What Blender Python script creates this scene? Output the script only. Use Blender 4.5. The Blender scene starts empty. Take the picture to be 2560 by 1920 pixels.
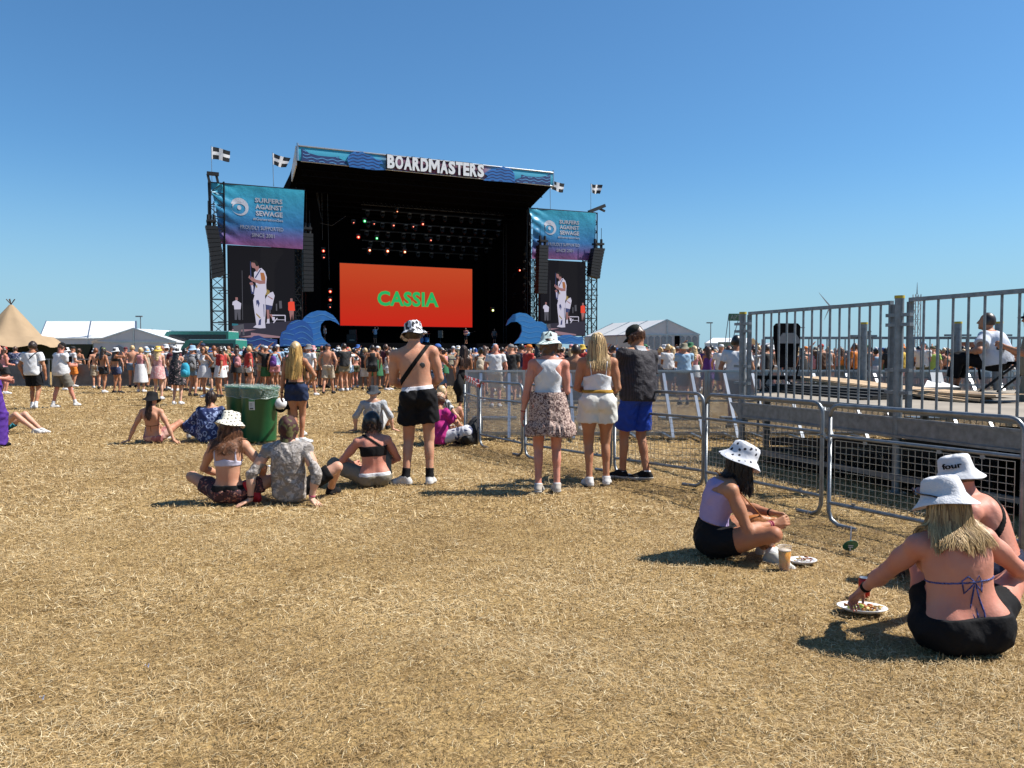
import bpy, math, random
import numpy as np
from mathutils import Vector, Matrix
import openvdb as vdb
R = math.radians
scene = bpy.context.scene
COL = scene.collection
rnd = random.Random(7)
nr = np.random.default_rng(7)

# ------------------------------------------------------------------ camera, sky, sun, exposure
F, VH, CH = 2000.0, 882.0, 1.46
PITCH = math.atan((960 - VH) / F)
cd = bpy.data.cameras.new('camera'); cam = bpy.data.objects.new('camera', cd); COL.objects.link(cam)
cam.location = (0, 0, CH); cam.rotation_euler = (math.pi / 2 - PITCH, 0, 0)
cd.sensor_width = 36; cd.lens = 36 * F / 2560; cd.clip_start = .05; cd.clip_end = 9000
scene.camera = cam
SUN_EL, SUN_AZ = R(52), R(90 - 3)            # azimuth measured from +Y (away from the camera) towards +X
world = bpy.data.worlds.new("World"); scene.world = world; world.use_nodes = True
wn = world.node_tree.nodes; wl = world.node_tree.links
sky = wn.new('ShaderNodeTexSky'); sky.sky_type = 'NISHITA'; sky.sun_disc = False
sky.sun_elevation = SUN_EL; sky.sun_rotation = SUN_AZ
sky.air_density = 1.0; sky.dust_density = .6; sky.ozone_density = 3.0; sky.altitude = 0
tint = wn.new('ShaderNodeMix'); tint.data_type = 'RGBA'; tint.blend_type = 'MULTIPLY'; tint.inputs[0].default_value = 1; tint.inputs[7].default_value = (.46, .75, .92, 1)   # clear sea air
wl.new(sky.outputs[0], tint.inputs[6])
wt = wn.new('ShaderNodeTexCoord'); ws = wn.new('ShaderNodeSeparateXYZ'); wl.new(wt.outputs['Generated'], ws.inputs[0])      # pale sea haze low over the horizon
wr1 = wn.new('ShaderNodeMapRange'); wr1.interpolation_type = 'SMOOTHERSTEP'; wr1.inputs[1].default_value = -.05; wr1.inputs[2].default_value = .26; wr1.inputs[3].default_value = .85; wr1.inputs[4].default_value = 0; wl.new(ws.outputs[2], wr1.inputs[0])
wh = wn.new('ShaderNodeMix'); wh.data_type = 'RGBA'; wl.new(wr1.outputs[0], wh.inputs[0]); wl.new(tint.outputs[2], wh.inputs[6]); wh.inputs[7].default_value = (2.45, 3.9, 4.9, 1)
wl.new(wh.outputs[2], wn['Background'].inputs[0]); wn['Background'].inputs[1].default_value = .084
sd = bpy.data.lights.new('sun', 'SUN'); sd.energy = 5.0; sd.angle = R(.53); sd.color = (1, .955, .88)
sun = bpy.data.objects.new('sun', sd); COL.objects.link(sun)
sv = Vector((math.sin(SUN_AZ) * math.cos(SUN_EL), math.cos(SUN_AZ) * math.cos(SUN_EL), math.sin(SUN_EL)))
sun.rotation_euler = sv.to_track_quat('Z', 'Y').to_euler(); sun.location = (30, 0, 40)
vs = scene.view_settings
vs.view_transform = 'Standard'; vs.look = 'None'; vs.gamma = 1; vs.exposure = .88
scene.cycles.max_bounces = 6; scene.cycles.transparent_max_bounces = 16
scene.cycles.diffuse_bounces = 3; scene.cycles.glossy_bounces = 3

# ------------------------------------------------------------------ pixel helpers (a pixel of the photo -> a place in the world)
def ray(u, v):
    x, y = (u - 1280) / F, (960 - v) / F
    return Vector((x, math.cos(PITCH) + y * math.sin(PITCH), -math.sin(PITCH) + y * math.cos(PITCH)))
def G(u, v, z=0.0):
    d = ray(u, v); t = (z - CH) / d.z
    return Vector((d.x * t, d.y * t, z))
def At(u, v, Y):
    d = ray(u, v); t = Y / d.y
    return Vector((d.x * t, Y, CH + d.z * t))

# ------------------------------------------------------------------ materials
KA = .70
def mat(name, c, rough=.7, metal=0., var=.12, scale=8., bump=0., bscale=60., spec=.5, c2=None, emis=None, es=1., alpha=None, sheen=0, sub=0):
    m = bpy.data.materials.new(name); m.use_nodes = True; c = tuple(x * KA for x in c)
    n, l = m.node_tree.nodes, m.node_tree.links; b = n['Principled BSDF']
    if c2: c2 = tuple(x * KA for x in c2)
    if c2 is None: c2 = tuple(min(1, x * (1 + var)) for x in c); c1 = tuple(x * (1 - var) for x in c)
    else: c1 = c
    tc = n.new('ShaderNodeTexCoord'); nz = n.new('ShaderNodeTexNoise'); nz.inputs['Scale'].default_value = scale; nz.inputs['Detail'].default_value = 5
    l.new(tc.outputs['Object'], nz.inputs['Vector'])
    mx = n.new('ShaderNodeMix'); mx.data_type = 'RGBA'
    mr = n.new('ShaderNodeMapRange'); mr.inputs[1].default_value = .3; mr.inputs[2].default_value = .7
    l.new(nz.outputs[0], mr.inputs[0]); l.new(mr.outputs[0], mx.inputs[0])
    mx.inputs[6].default_value = (*c1, 1); mx.inputs[7].default_value = (*c2, 1)
    l.new(mx.outputs[2], b.inputs['Base Color'])
    b.inputs['Roughness'].default_value = rough; b.inputs['Metallic'].default_value = metal
    b.inputs['Specular IOR Level'].default_value = spec
    if sheen: b.inputs['Sheen Weight'].default_value = sheen
    if sub:
        b.inputs['Subsurface Weight'].default_value = sub; b.inputs['Subsurface Radius'].default_value = (.6, .22, .12); b.inputs['Subsurface Scale'].default_value = .02
    if bump:
        n2 = n.new('ShaderNodeTexNoise'); n2.inputs['Scale'].default_value = bscale; n2.inputs['Detail'].default_value = 4
        l.new(tc.outputs['Object'], n2.inputs['Vector'])
        bp = n.new('ShaderNodeBump'); bp.inputs['Strength'].default_value = bump; bp.inputs['Distance'].default_value = .02
        l.new(n2.outputs[0], bp.inputs['Height']); l.new(bp.outputs[0], b.inputs['Normal'])
    if emis: b.inputs['Emission Color'].default_value = (*emis, 1); b.inputs['Emission Strength'].default_value = es
    if alpha is not None: b.inputs['Alpha'].default_value = alpha
    return m
def pattern(name, base, ink, kind='spots', scale=20., thr=.5, rough=.8, axis=2, dist=0., ink2=None, bump=.15):
    """printed cloth: spots, blotch, stripes, leopard, triangles, flowers"""
    m = bpy.data.materials.new(name); m.use_nodes = True; base, ink = tuple(x * KA for x in base), tuple(x * KA for x in ink)
    n, l = m.node_tree.nodes, m.node_tree.links; b = n['Principled BSDF']; b.inputs['Roughness'].default_value = rough
    tc = n.new('ShaderNodeTexCoord'); src = tc.outputs['Object']
    if dist:
        dn = n.new('ShaderNodeTexNoise'); dn.inputs['Scale'].default_value = scale * .6; l.new(src, dn.inputs['Vector'])
        vm = n.new('ShaderNodeVectorMath'); vm.operation = 'MULTIPLY_ADD'; l.new(dn.outputs['Color'], vm.inputs[0]); vm.inputs[1].default_value = (dist,) * 3; l.new(src, vm.inputs[2]); src = vm.outputs[0]
    if kind in ('spots', 'leopard'):
        t = n.new('ShaderNodeTexVoronoi'); t.inputs['Scale'].default_value = scale
        if kind == 'spots': t.inputs['Randomness'].default_value = .15
        l.new(src, t.inputs['Vector']); o = t.outputs['Distance']
    elif kind == 'blotch':
        t = n.new('ShaderNodeTexNoise'); t.inputs['Scale'].default_value = scale; t.inputs['Detail'].default_value = 1.5; t.inputs['Distortion'].default_value = 1.2
        l.new(src, t.inputs['Vector']); o = t.outputs[0]
    else:
        t = n.new('ShaderNodeTexWave'); t.inputs['Scale'].default_value = scale; t.bands_direction = 'XYZ'[axis]; t.inputs['Distortion'].default_value = dist * 20
        l.new(src, t.inputs['Vector']); o = t.outputs['Fac']
    rp = n.new('ShaderNodeValToRGB'); l.new(o, rp.inputs[0]); rp.color_ramp.interpolation = 'LINEAR'
    e = rp.color_ramp.elements
    if kind == 'leopard':
        e[0].position = thr; e[0].color = (*base, 1); e[1].position = thr + .03; e[1].color = (*ink, 1)
        x = e.new(thr + .16); x.color = (*ink, 1); x = e.new(thr + .2); x.color = (*base, 1)
    elif kind == 'spots':
        e[0].position = thr; e[0].color = (*ink, 1); e[1].position = thr + .03; e[1].color = (*base, 1)
    else:
        e[0].position = thr; e[0].color = (*base, 1); e[1].position = thr + .03; e[1].color = (*ink, 1)
        if ink2: x = e.new(thr + .12); x.color = (*ink2, 1)
    l.new(rp.outputs[0], b.inputs['Base Color'])
    if bump:
        n2 = n.new('ShaderNodeTexNoise'); n2.inputs['Scale'].default_value = 14; l.new(tc.outputs['Object'], n2.inputs['Vector'])
        bp = n.new('ShaderNodeBump'); bp.inputs['Strength'].default_value = bump; bp.inputs['Distance'].default_value = .05
        l.new(n2.outputs[0], bp.inputs['Height']); l.new(bp.outputs[0], b.inputs['Normal'])
    return m
def emat(name, c, s=1.):
    m = bpy.data.materials.new(name); m.use_nodes = True; b = m.node_tree.nodes['Principled BSDF']
    b.inputs['Base Color'].default_value = (.004, .004, .004, 1); b.inputs['Emission Color'].default_value = (*c, 1); b.inputs['Emission Strength'].default_value = s * .60; b.inputs['Specular IOR Level'].default_value = 0
    b.inputs['Roughness'].default_value = .6
    return m

# ------------------------------------------------------------------ objects
def tag(o, label=None, cat=None, group=None, kind=None):
    if label: o['label'] = label
    if cat: o['category'] = cat
    if group: o['group'] = group
    if kind: o['kind'] = kind
    return o
def thing(name, label, cat, loc=(0, 0, 0), rotz=0., group=None):
    o = bpy.data.objects.new(name, None); COL.objects.link(o); o.empty_display_size = .2
    o.location = loc; o.rotation_euler = (0, 0, rotz)
    return tag(o, label, cat, group)
def npmesh(name, V, faces4=None, faces3=None, mats=(), smooth=False):
    me = bpy.data.meshes.new(name); V = np.asarray(V, dtype=np.float32)
    f4 = np.zeros((0, 4), np.int32) if faces4 is None else np.asarray(faces4, np.int32).reshape(-1, 4)
    f3 = np.zeros((0, 3), np.int32) if faces3 is None else np.asarray(faces3, np.int32).reshape(-1, 3)
    me.vertices.add(len(V)); me.vertices.foreach_set('co', V.ravel())
    lv = np.concatenate([f4.ravel(), f3.ravel()]); me.loops.add(len(lv)); me.loops.foreach_set('vertex_index', lv)
    st = np.concatenate([np.arange(len(f4)) * 4, len(f4) * 4 + np.arange(len(f3)) * 3]).astype(np.int32)
    me.polygons.add(len(st)); me.polygons.foreach_set('loop_start', st)
    if smooth: me.polygons.foreach_set('use_smooth', np.ones(len(st), dtype=bool))
    for m in mats: me.materials.append(m)
    me.update(calc_edges=True); me.validate()
    return me
def mobj(name, me, parent=None, loc=(0, 0, 0), rot=(0, 0, 0), link=True):
    o = bpy.data.objects.new(name, me); COL.objects.link(o); o.location = loc; o.rotation_euler = rot
    if parent: o.parent = parent
    return o
class MB:
    """gathers boxes, bars, tubes, sheets; build() links them as one mesh object"""
    def __init__(s): s.v, s.f, s.mi, s.mats, s.cur, s.sm = [], [], [], [], 0, []
    def mat(s, m):
        if m not in s.mats: s.mats.append(m)
        s.cur = s.mats.index(m); return s
    def add(s, V, Fc, smooth=False):
        b = len(s.v); s.v += [tuple(x) for x in V]
        for f in Fc: s.f.append([b + i for i in f]); s.mi.append(s.cur); s.sm.append(smooth)
        return s
    def box(s, c, d, rz=0., M=None):
        x, y, z = (k / 2 for k in d); V = [Vector((a * x, b * y, e * z)) for a in (-1, 1) for b in (-1, 1) for e in (-1, 1)]
        if M is None: M = Matrix.Rotation(rz, 3, 'Z')
        V = [M @ p + Vector(c) for p in V]
        return s.add(V, [(0, 1, 3, 2), (4, 6, 7, 5), (0, 4, 5, 1), (2, 3, 7, 6), (0, 2, 6, 4), (1, 5, 7, 3)])
    def bar(s, a, b, w, h=None, up=(0, 0, 1)):
        a, b = Vector(a), Vector(b); d = b - a; L = d.length
        if L < 1e-6: return s
        d.normalize(); up = Vector(up)
        if abs(d.dot(up)) > .98: up = Vector((0, 1, 0))
        x = d.cross(up).normalized(); z = x.cross(d); M = Matrix((x, d, z)).transposed()
        return s.box((a + b) / 2, (w, L, h or w), M=M)
    def cyl(s, a, b, r, r2=None, n=8, cap=True, smooth=True):
        a, b = Vector(a), Vector(b); d = (b - a).normalized(); r2 = r if r2 is None else r2
        up = Vector((0, 0, 1)) if abs(d.z) < .9 else Vector((0, 1, 0)); x = d.cross(up).normalized(); y = d.cross(x)
        V = [a + (x * math.cos(t) + y * math.sin(t)) * r for t in [i * 2 * math.pi / n for i in range(n)]]
        V += [b + (x * math.cos(t) + y * math.sin(t)) * r2 for t in [i * 2 * math.pi / n for i in range(n)]]
        s.add(V, [(i, (i + 1) % n, n + (i + 1) % n, n + i) for i in range(n)], smooth)
        if cap: s.add(V[:n], [list(range(n))[::-1]]); s.add(V[n:], [list(range(n))])
        return s
    def tube(s, pts, r, n=6, closed=False, taper=None):
        P = [Vector(p) for p in pts]; N = len(P); V = []; x0 = None
        for i, p in enumerate(P):
            if closed: d = P[(i + 1) % N] - P[i - 1]
            else: d = P[min(i + 1, N - 1)] - P[max(i - 1, 0)]
            d.normalize(); up = x0 if x0 is not None else (Vector((0, 0, 1)) if abs(d.z) < .9 else Vector((0, 1, 0)))
            x = (d.cross(up)).normalized() if x0 is None else (x0 - d * x0.dot(d)).normalized(); x0 = x; y = d.cross(x)
            rr = r if taper is None else r * taper(i / (N - 1))
            V += [p + (x * math.cos(t) + y * math.sin(t)) * rr for t in [j * 2 * math.pi / n for j in range(n)]]
        Fc = []
        for i in range(N if closed else N - 1):
            k = (i + 1) % N
            Fc += [(i * n + j, i * n + (j + 1) % n, k * n + (j + 1) % n, k * n + j) for j in range(n)]
        s.add(V, Fc, True)
        if not closed: s.add(V[:n], [list(range(n))[::-1]]); s.add(V[-n:], [list(range(n))])
        return s
    def prism(s, poly, f, t0, t1):
        """poly of 2-D points extruded; f(a, b, t) gives the 3-D point"""
        n = len(poly); V = [f(a, b, t0) for a, b in poly] + [f(a, b, t1) for a, b in poly]
        return s.add(V, [list(range(n)), list(range(n, 2 * n))[::-1]] + [(i, n + i, n + (i + 1) % n, (i + 1) % n) for i in range(n)])
    def lathe(s, prof, c=(0, 0, 0), n=24, wob=None, M=None, smooth=True):
        V = []; c = Vector(c)
        for k, (r, z) in enumerate(prof):
            for i in range(n):
                t = i * 2 * math.pi / n; rr, zz = (r, z) if wob is None else wob(r, z, t)
                p = Vector((rr * math.cos(t), rr * math.sin(t), zz)); V.append((M @ p if M else p) + c)
        s.add(V, [(k * n + i, k * n + (i + 1) % n, (k + 1) * n + (i + 1) % n, (k + 1) * n + i) for k in range(len(prof) - 1) for i in range(n)], smooth)
        return s
    def sheet(s, f, nu, nv, th=0., smooth=True):
        V = [f(i / nu, j / nv) for j in range(nv + 1) for i in range(nu + 1)]
        return s.add(V, [(j * (nu + 1) + i, j * (nu + 1) + i + 1, (j + 1) * (nu + 1) + i + 1, (j + 1) * (nu + 1) + i) for j in range(nv) for i in range(nu)], smooth)
    def mesh(s, name, inv=None):
        me = bpy.data.meshes.new(name); V = s.v if inv is None else [inv @ Vector(p) for p in s.v]
        me.from_pydata([tuple(p) for p in V], [], s.f)
        for m in s.mats: me.materials.append(m)
        me.polygons.foreach_set('material_index', s.mi); me.polygons.foreach_set('use_smooth', s.sm)
        me.update(); return me
    def build(s, name, m=None, parent=None, local=False):
        """vertices are world places unless local=True; the mesh is stored relative to its thing"""
        if m and not s.mats: s.mats = [m]
        inv = None
        if parent and not local:
            p = parent; Mx = Matrix.Identity(4)
            while p: Mx = (Matrix.Translation(p.location) @ p.rotation_euler.to_matrix().to_4x4()) @ Mx; p = p.parent
            inv = Mx.inverted()
        if parent is None and not local:
            c = Vector([(min(p[k] for p in s.v) + max(p[k] for p in s.v)) / 2 for k in (0, 1)] + [min(p[2] for p in s.v)])
            o = mobj(name, s.mesh(name, Matrix.Translation(-c)), None, c); return o
        return mobj(name, s.mesh(name, inv), parent)
def copy_tree(o, parent=None, loc=None, rotz=None):
    c = o.copy(); COL.objects.link(c); c.parent = parent
    if loc is not None: c.location = loc
    if rotz is not None: c.rotation_euler = (0, 0, rotz)
    for ch in list(o.children): copy_tree(ch, c)
    return c
def text_mb(mb, body, f, w, h, bold=.0, t0=0., t1=.02, space=1., res=3, shear=0., outline=0.):
    """letters fitted to a w x h box, extruded between t0 and t1 through f(a, b, t)"""
    cu = bpy.data.curves.new('t', 'FONT'); cu.body = body; cu.size = 1; cu.offset = bold + outline; cu.space_character = space; cu.resolution_u = res; cu.shear = shear
    ob = bpy.data.objects.new('t', cu); COL.objects.link(ob); bpy.context.view_layer.update()
    me = bpy.data.meshes.new_from_object(ob.evaluated_get(bpy.context.evaluated_depsgraph_get()))
    xs = [v.co.x for v in me.vertices]; ys = [v.co.y for v in me.vertices]
    e = outline; x0, x1, y0, y1 = min(xs) + e, max(xs) - e, min(ys) + e, max(ys) - e; sx, sy = w / (x1 - x0), h / (y1 - y0)
    P = [((v.co.x - x0) * sx, (v.co.y - y0) * sy) for v in me.vertices]; n = len(P)
    Fc = [list(p.vertices) for p in me.polygons]
    cnt = {}
    for fc in Fc:
        for i in range(len(fc)):
            a, b = fc[i], fc[(i + 1) % len(fc)]; cnt[(a, b)] = 1
    side = [(a, b, n + b, n + a) for (a, b) in cnt if (b, a) not in cnt]
    mb.add([f(a, b, t1) for a, b in P] + [f(a, b, t0) for a, b in P], Fc + [[n + i for i in fc[::-1]] for fc in Fc] + side)
    bpy.data.objects.remove(ob); bpy.data.meshes.remove(me)
    return mb

# ------------------------------------------------------------------ common materials
M_black = mat('black_steel', (.012, .012, .014), .55, .3)
M_dark = mat('dark_cloth', (.004, .004, .0055), .95, spec=.05)
M_galv = mat('galvanised_steel', (.27, .29, .31), .42, .65, var=.25, scale=14, bump=.1, bscale=90)
M_alu = mat('bright_aluminium', (.62, .64, .67), .28, .9, var=.1)
M_white = mat('white_pvc', (.78, .79, .8), .5, var=.04, scale=2, bump=.3, bscale=1.5)
M_rubber = mat('rubber', (.02, .02, .02), .8)
# ================================================================== GROUND
def ground_mat():
    m = bpy.data.materials.new('dry_ground'); m.use_nodes = True; n, l = m.node_tree.nodes, m.node_tree.links; b = n['Principled BSDF']
    tc = n.new('ShaderNodeTexCoord')
    def noise(s, d=6, dist=0., st=None):
        t = n.new('ShaderNodeTexNoise'); t.inputs['Scale'].default_value = s; t.inputs['Detail'].default_value = d; t.inputs['Distortion'].default_value = dist
        if st:
            mp = n.new('ShaderNodeMapping'); mp.inputs['Scale'].default_value = st; l.new(tc.outputs['Object'], mp.inputs[0]); l.new(mp.outputs[0], t.inputs['Vector'])
        else: l.new(tc.outputs['Object'], t.inputs['Vector'])
        return t.outputs[0]
    def ramp(o, *st):
        r = n.new('ShaderNodeValToRGB'); l.new(o, r.inputs[0]); e = r.color_ramp.elements
        while len(e) < len(st): e.new(.5)
        for k, (p, c) in zip(e, st): k.position = p; k.color = (*c, 1)
        return r.outputs[0]
    def mix(fac, a, c, mode='MIX'):
        x = n.new('ShaderNodeMix'); x.data_type = 'RGBA'; x.blend_type = mode
        if isinstance(fac, float): x.inputs[0].default_value = fac
        else: l.new(fac, x.inputs[0])
        l.new(a, x.inputs[6]); l.new(c, x.inputs[7]); return x.outputs[2]
    fine = ramp(noise(38, 8, 1.5), (.33, (.08, .05, .018)), (.5, (.28, .185, .073)), (.66, (.45, .315, .145)))
    big = ramp(noise(.45, 5, .6), (.35, (.20, .125, .045)), (.55, (.32, .212, .086)), (.7, (.38, .265, .115)))
    c = mix(.5, fine, big)
    med = ramp(noise(4.5, 5, 1.0), (.36, (.62, .56, .46)), (.5, (1, 1, 1)), (.68, (1.1, 1.1, 1.08)))
    c = mix(.75, c, med, 'MULTIPLY')
    l.new(c, b.inputs['Base Color']); b.inputs['Roughness'].default_value = .84; b.inputs['Specular IOR Level'].default_value = .15
    bp = n.new('ShaderNodeBump'); bp.inputs['Strength'].default_value = .9; bp.inputs['Distance'].default_value = .04
    l.new(noise(22, 8, 1.2), bp.inputs['Height']); l.new(bp.outputs[0], b.inputs['Normal'])
    return m
M_ground = ground_mat()
def build_ground():
    # finer near the camera, gently uneven, one sheet to the horizon
    ys = np.concatenate([np.linspace(-40, 0, 6), np.linspace(.6, 40, 120), np.geomspace(42, 5000, 30)])
    xs = np.concatenate([-np.geomspace(5000, 24, 16), np.linspace(-22, 22, 110), np.geomspace(24, 5000, 16)])
    X, Y = np.meshgrid(xs, ys)
    Z = gz(X, Y)
    V = np.stack([X, Y, Z], -1).reshape(-1, 3); nx, ny = len(xs), len(ys)
    j, i = np.meshgrid(np.arange(ny - 1), np.arange(nx - 1), indexing='ij'); a = (j * nx + i).ravel()
    me = npmesh('ground', V, np.stack([a, a + 1, a + nx + 1, a + nx], -1), mats=[M_ground], smooth=True)
    tag(mobj('ground', me), kind='structure')
def gz(X, Y):
    f = np.clip((60 - np.abs(Y)) / 40, 0, 1)
    return (.012 * np.sin(X * 1.3 + 2 * np.sin(Y * .7)) * np.sin(Y * 1.1 + 1.3) + .006 * np.sin(X * 4.1 + Y * 2.3) * np.sin(Y * 3.7 - X)) * f - .012
build_ground()

# ================================================================== STAGE
P0 = At(745, 365, 74.0); P1 = At(1381, 430, 85.0)
SO = Vector((P0.x, P0.y, 0)); SE = Vector((P1.x - P0.x, P1.y - P0.y, 0)); SL = SE.length; SE.normalize()
SN = Vector((-SE.y, SE.x, 0)); SANG = math.atan2(SE.y, SE.x)
def S(s, o, z): return SO + SE * s + SN * o + Vector((0, 0, z))
def SP(u, v, o=0.):
    """where the pixel's ray meets the plane o metres behind the roof front -> (s, z)"""
    d = ray(u, v); c = Vector((0, 0, CH)); t = ((SO + SN * o) - c).dot(SN) / d.dot(SN); p = c + d * t
    return (p - SO).dot(SE), p.z
def SW(u, v, o=0.): s, z = SP(u, v, o); return S(s, o, z)
ZT = P0.z; ZB = SP(752, 403)[1]; DZ = 2.45
W = lambda o, t=0: (lambda a, b, t_: S(a, o + t + t_, b))

M_roofdark = mat('black_roof_sheet', (.0022, .0022, .0028), .95, var=.3, scale=3, spec=.03)
M_fasc = bpy.data.materials.new('printed_banner'); M_fasc.use_nodes = True
def grad_mat(m, stops, axis=0, lo=0., hi=1., rough=.55, bump=.0, second=None):
    n, l = m.node_tree.nodes, m.node_tree.links; b = n['Principled BSDF']; tc = n.new('ShaderNodeTexCoord'); sp = n.new('ShaderNodeSeparateXYZ')
    l.new(tc.outputs['Object'], sp.inputs[0]); mr = n.new('ShaderNodeMapRange'); mr.inputs[1].default_value = lo; mr.inputs[2].default_value = hi
    l.new(sp.outputs[axis], mr.inputs[0]); r = n.new('ShaderNodeValToRGB'); l.new(mr.outputs[0], r.inputs[0]); e = r.color_ramp.elements
    while len(e) < len(stops): e.new(.5)
    for k, (p, c) in zip(e, stops): k.position = p; k.color = (*c, 1)
    l.new(r.outputs[0], b.inputs['Base Color']); b.inputs['Roughness'].default_value = rough
    if bump:
        n2 = n.new('ShaderNodeTexNoise'); n2.inputs['Scale'].default_value = .8; n2.inputs['Detail'].default_value = 3; l.new(tc.outputs['Object'], n2.inputs['Vector'])
        bp = n.new('ShaderNodeBump'); bp.inputs['Strength'].default_value = bump; bp.inputs['Distance'].default_value = .3
        l.new(n2.outputs[0], bp.inputs['Height']); l.new(bp.outputs[0], b.inputs['Normal'])
    return m
CY, PU = (.02, .26, .40), (.12, .036, .08)
grad_mat(M_fasc, [(0, CY), (.28, CY), (.36, (.16, .045, .12)), (.62, PU), (.70, (.2, .09, .16)), (.76, CY), (1, CY)], 0, 0, SL, .6)
M_navy = mat('navy_paint', (.012, .035, .16), .5); M_blue = mat('blue_paint', (.02, .16, .50), .45, var=.15, scale=1)
M_blue2 = mat('deep_blue_paint', (.012, .09, .36), .45, var=.15, scale=1); M_line = mat('pale_line', (.09, .30, .60), .6); M_letter = mat('white_letters', (.86, .87, .9), .5, var=.02)
M_teal = mat('teal_paint', (.04, .42, .62), .5)

def thing_s(name, label, cat, s, o, z=0, group=None):
    return thing(name, label, cat, S(s, o, z), SANG, group)
# ---- the stage itself: roof, fascia, legs, back and side drapes, deck
st = thing_s('festival_stage', 'huge black open-air stage with deep roof and blue wave fascia sign', 'stage', SL / 2, 8)
mb = MB().mat(M_roofdark)
s1 = SP(1333, 600, 5)[0]; s0 = .2
ZR = 17.6
def roof_z(o): return ZT - .15 - max(0, o) * .28
mb.prism([(0, ZB), (0, ZT - .1), (5, ZT - 1.6), (18, ZT - 3.4), (18, ZR - 1.2), (5, ZR)], lambda a, b, t: S(t, a, b), 0.05, SL - .05)
mb.build('roof', None, st)
# underside trusses of the roof
mb = MB().mat(M_dark)
for k in range(9):
    o = 1.2 + k * 1.9; z = ZB - .25 - o * .18
    if o > 5: z = ZR - .45 - (o - 5) * .09
    for dz in (0, .55): mb.bar(S(.5, o, z - dz), S(SL - .6, o, z - dz), .09)
    for i in range(26): a = .5 + i * (SL - 1.2) / 26; mb.bar(S(a, o, z), S(a + .5, o, z - .55), .05)
mb.build('roof_truss', None, st)
# fascia banner with its rim tubes
mb = MB().mat(M_fasc)
def ff(i, j): return S(i * SL, -.12 - .06 * math.sin(j * 3.1), ZB + j * (ZT - ZB))
mb.sheet(ff, 40, 6); fo = mb.build('fascia', None, None)
fo.parent = None
# keep the gradient along the banner: store it in stage axes
def to_stage(o, parent):
    me = o.data; w = o.matrix_basis.copy(); B = Matrix((SE, SN, Vector((0, 0, 1)))).transposed().to_4x4(); B.translation = SO
    me.transform(w); me.transform(B.inverted()); o.location = (0, 0, 0); o.rotation_euler = (0, 0, 0)
    o.parent = parent; pm = Matrix.Translation(parent.location) @ parent.rotation_euler.to_matrix().to_4x4()
    o.matrix_basis = pm.inverted() @ B
to_stage(fo, st)
mb = MB().mat(M_alu)
mb.tube([S(0, -.15, ZT), S(SL, -.15, ZT)], .09); mb.tube([S(.2, -.12, ZB - .03), S(SL - .1, -.12, ZB - .03)], .06)
mb.cyl(S(-.05, -.1, ZB), S(-.05, -.1, ZT + .25), .1); mb.cyl(S(SL + .05, -.1, ZB), S(SL + .05, -.1, ZT + .25), .1)
mb.build('fascia_rim', None, st)
mb = MB().mat(M_white)
mb.prism([(0, ZB - .4), (0, ZT + .0), (2.4, 18.6), (2.4, 17.6)], lambda a, b, t: S(t, a, b), -.22, -.12); mb.build('roof_side_sheet', None, st)
mb = MB().mat(M_white); mb.prism([(0, ZB), (0, ZT), (.6, ZT - .4), (.6, ZB - .1)], lambda a, b, t: S(t, a, b), SL + .1, SL + .2)
mb.build('roof_side_sheet', None, st)
def inside(p, poly):
    x, y = p; c = False; n = len(poly)
    for i in range(n):
        (x1, y1), (x2, y2) = poly[i], poly[(i + 1) % n]
        if (y1 > y) != (y2 > y) and x < (x2 - x1) * (y - y1) / (y2 - y1) + x1: c = not c
    return c
def wavy(mb, poly, f, t, pitch, amp, wl, th, bulge=0.):
    xs = [p[0] for p in poly]; ys = [p[1] for p in poly]; xm = (min(xs) + max(xs)) / 2; y = min(ys) + pitch * .3
    while y < max(ys) + pitch:
        run = []; x = min(xs); step = wl / 9
        while x <= max(xs) + step:
            yy = y + amp * math.sin(x / wl * 2 * math.pi) - bulge * ((x - xm) / (max(xs) - xm)) ** 2
            ok = inside((x, yy - th), poly) and inside((x, yy + th), poly)
            if ok: run.append((x, yy))
            if (not ok or x + step > max(xs) + step) and run:
                if len(run) > 2:
                    n = len(run)
                    mb.add([f(a, b - th, t) for a, b in run] + [f(a, b + th, t) for a, b in run] , [(i, i + 1, n + i + 1, n + i) for i in range(n - 1)])
                run = []
            x += step
        y += pitch
    return mb
def px(poly, o): return [SP(u, v, o) for u, v in poly]
# painted wave cut-outs on the fascia
Z5 = lambda L: [(700 + x / 5.53, 340 + y / 5.53) for x, y in L]
Z2 = lambda L: [(1000 + x / 4.424, 400 + y / 4.424) for x, y in L]
def cut(polypx, m, o0, o1, line=True, pitch=.3, amp=.06, wl=.95, th=.04, bulge=0, lm=None):
    P = px(polypx, o0); w = MB().mat(m).prism(P, lambda a, b, t: S(a, t, b), o1, o0).build('wave_cutout', None, st)
    if line: wl_ = MB().mat(lm or M_line); wavy(wl_, P, lambda a, b, t: S(a, t, b), o0 - .012, pitch, amp, wl, th, bulge); wl_.build('painted_lines', None, w)
cut(Z5([(300, 175), (330, 180), (400, 235), (520, 270), (700, 288), (815, 290), (860, 300), (915, 350), (950, 412), (300, 345)]), M_navy, -.2, -.15)
cut(Z5([(820, 275), (935, 290), (925, 350), (820, 310)]), M_teal, -.22, -.2, False)
cut(Z5([(930, 330), (950, 270), (985, 235), (1040, 212), (1150, 218), (1180, 250), (1260, 270), (1320, 318), (1400, 335), (1430, 390), (1380, 385), (1370, 410), (1465, 470), (1300, 470), (960, 425)]), M_blue, -.32, -.24, bulge=.2, lm=M_navy)
cut(Z2([(930, 150), (1010, 100), (1070, 95), (1140, 72), (1220, 95), (1265, 150), (1275, 250), (925, 225), (975, 180)]), M_blue, -.32, -.24, bulge=.2, lm=M_navy)
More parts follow.
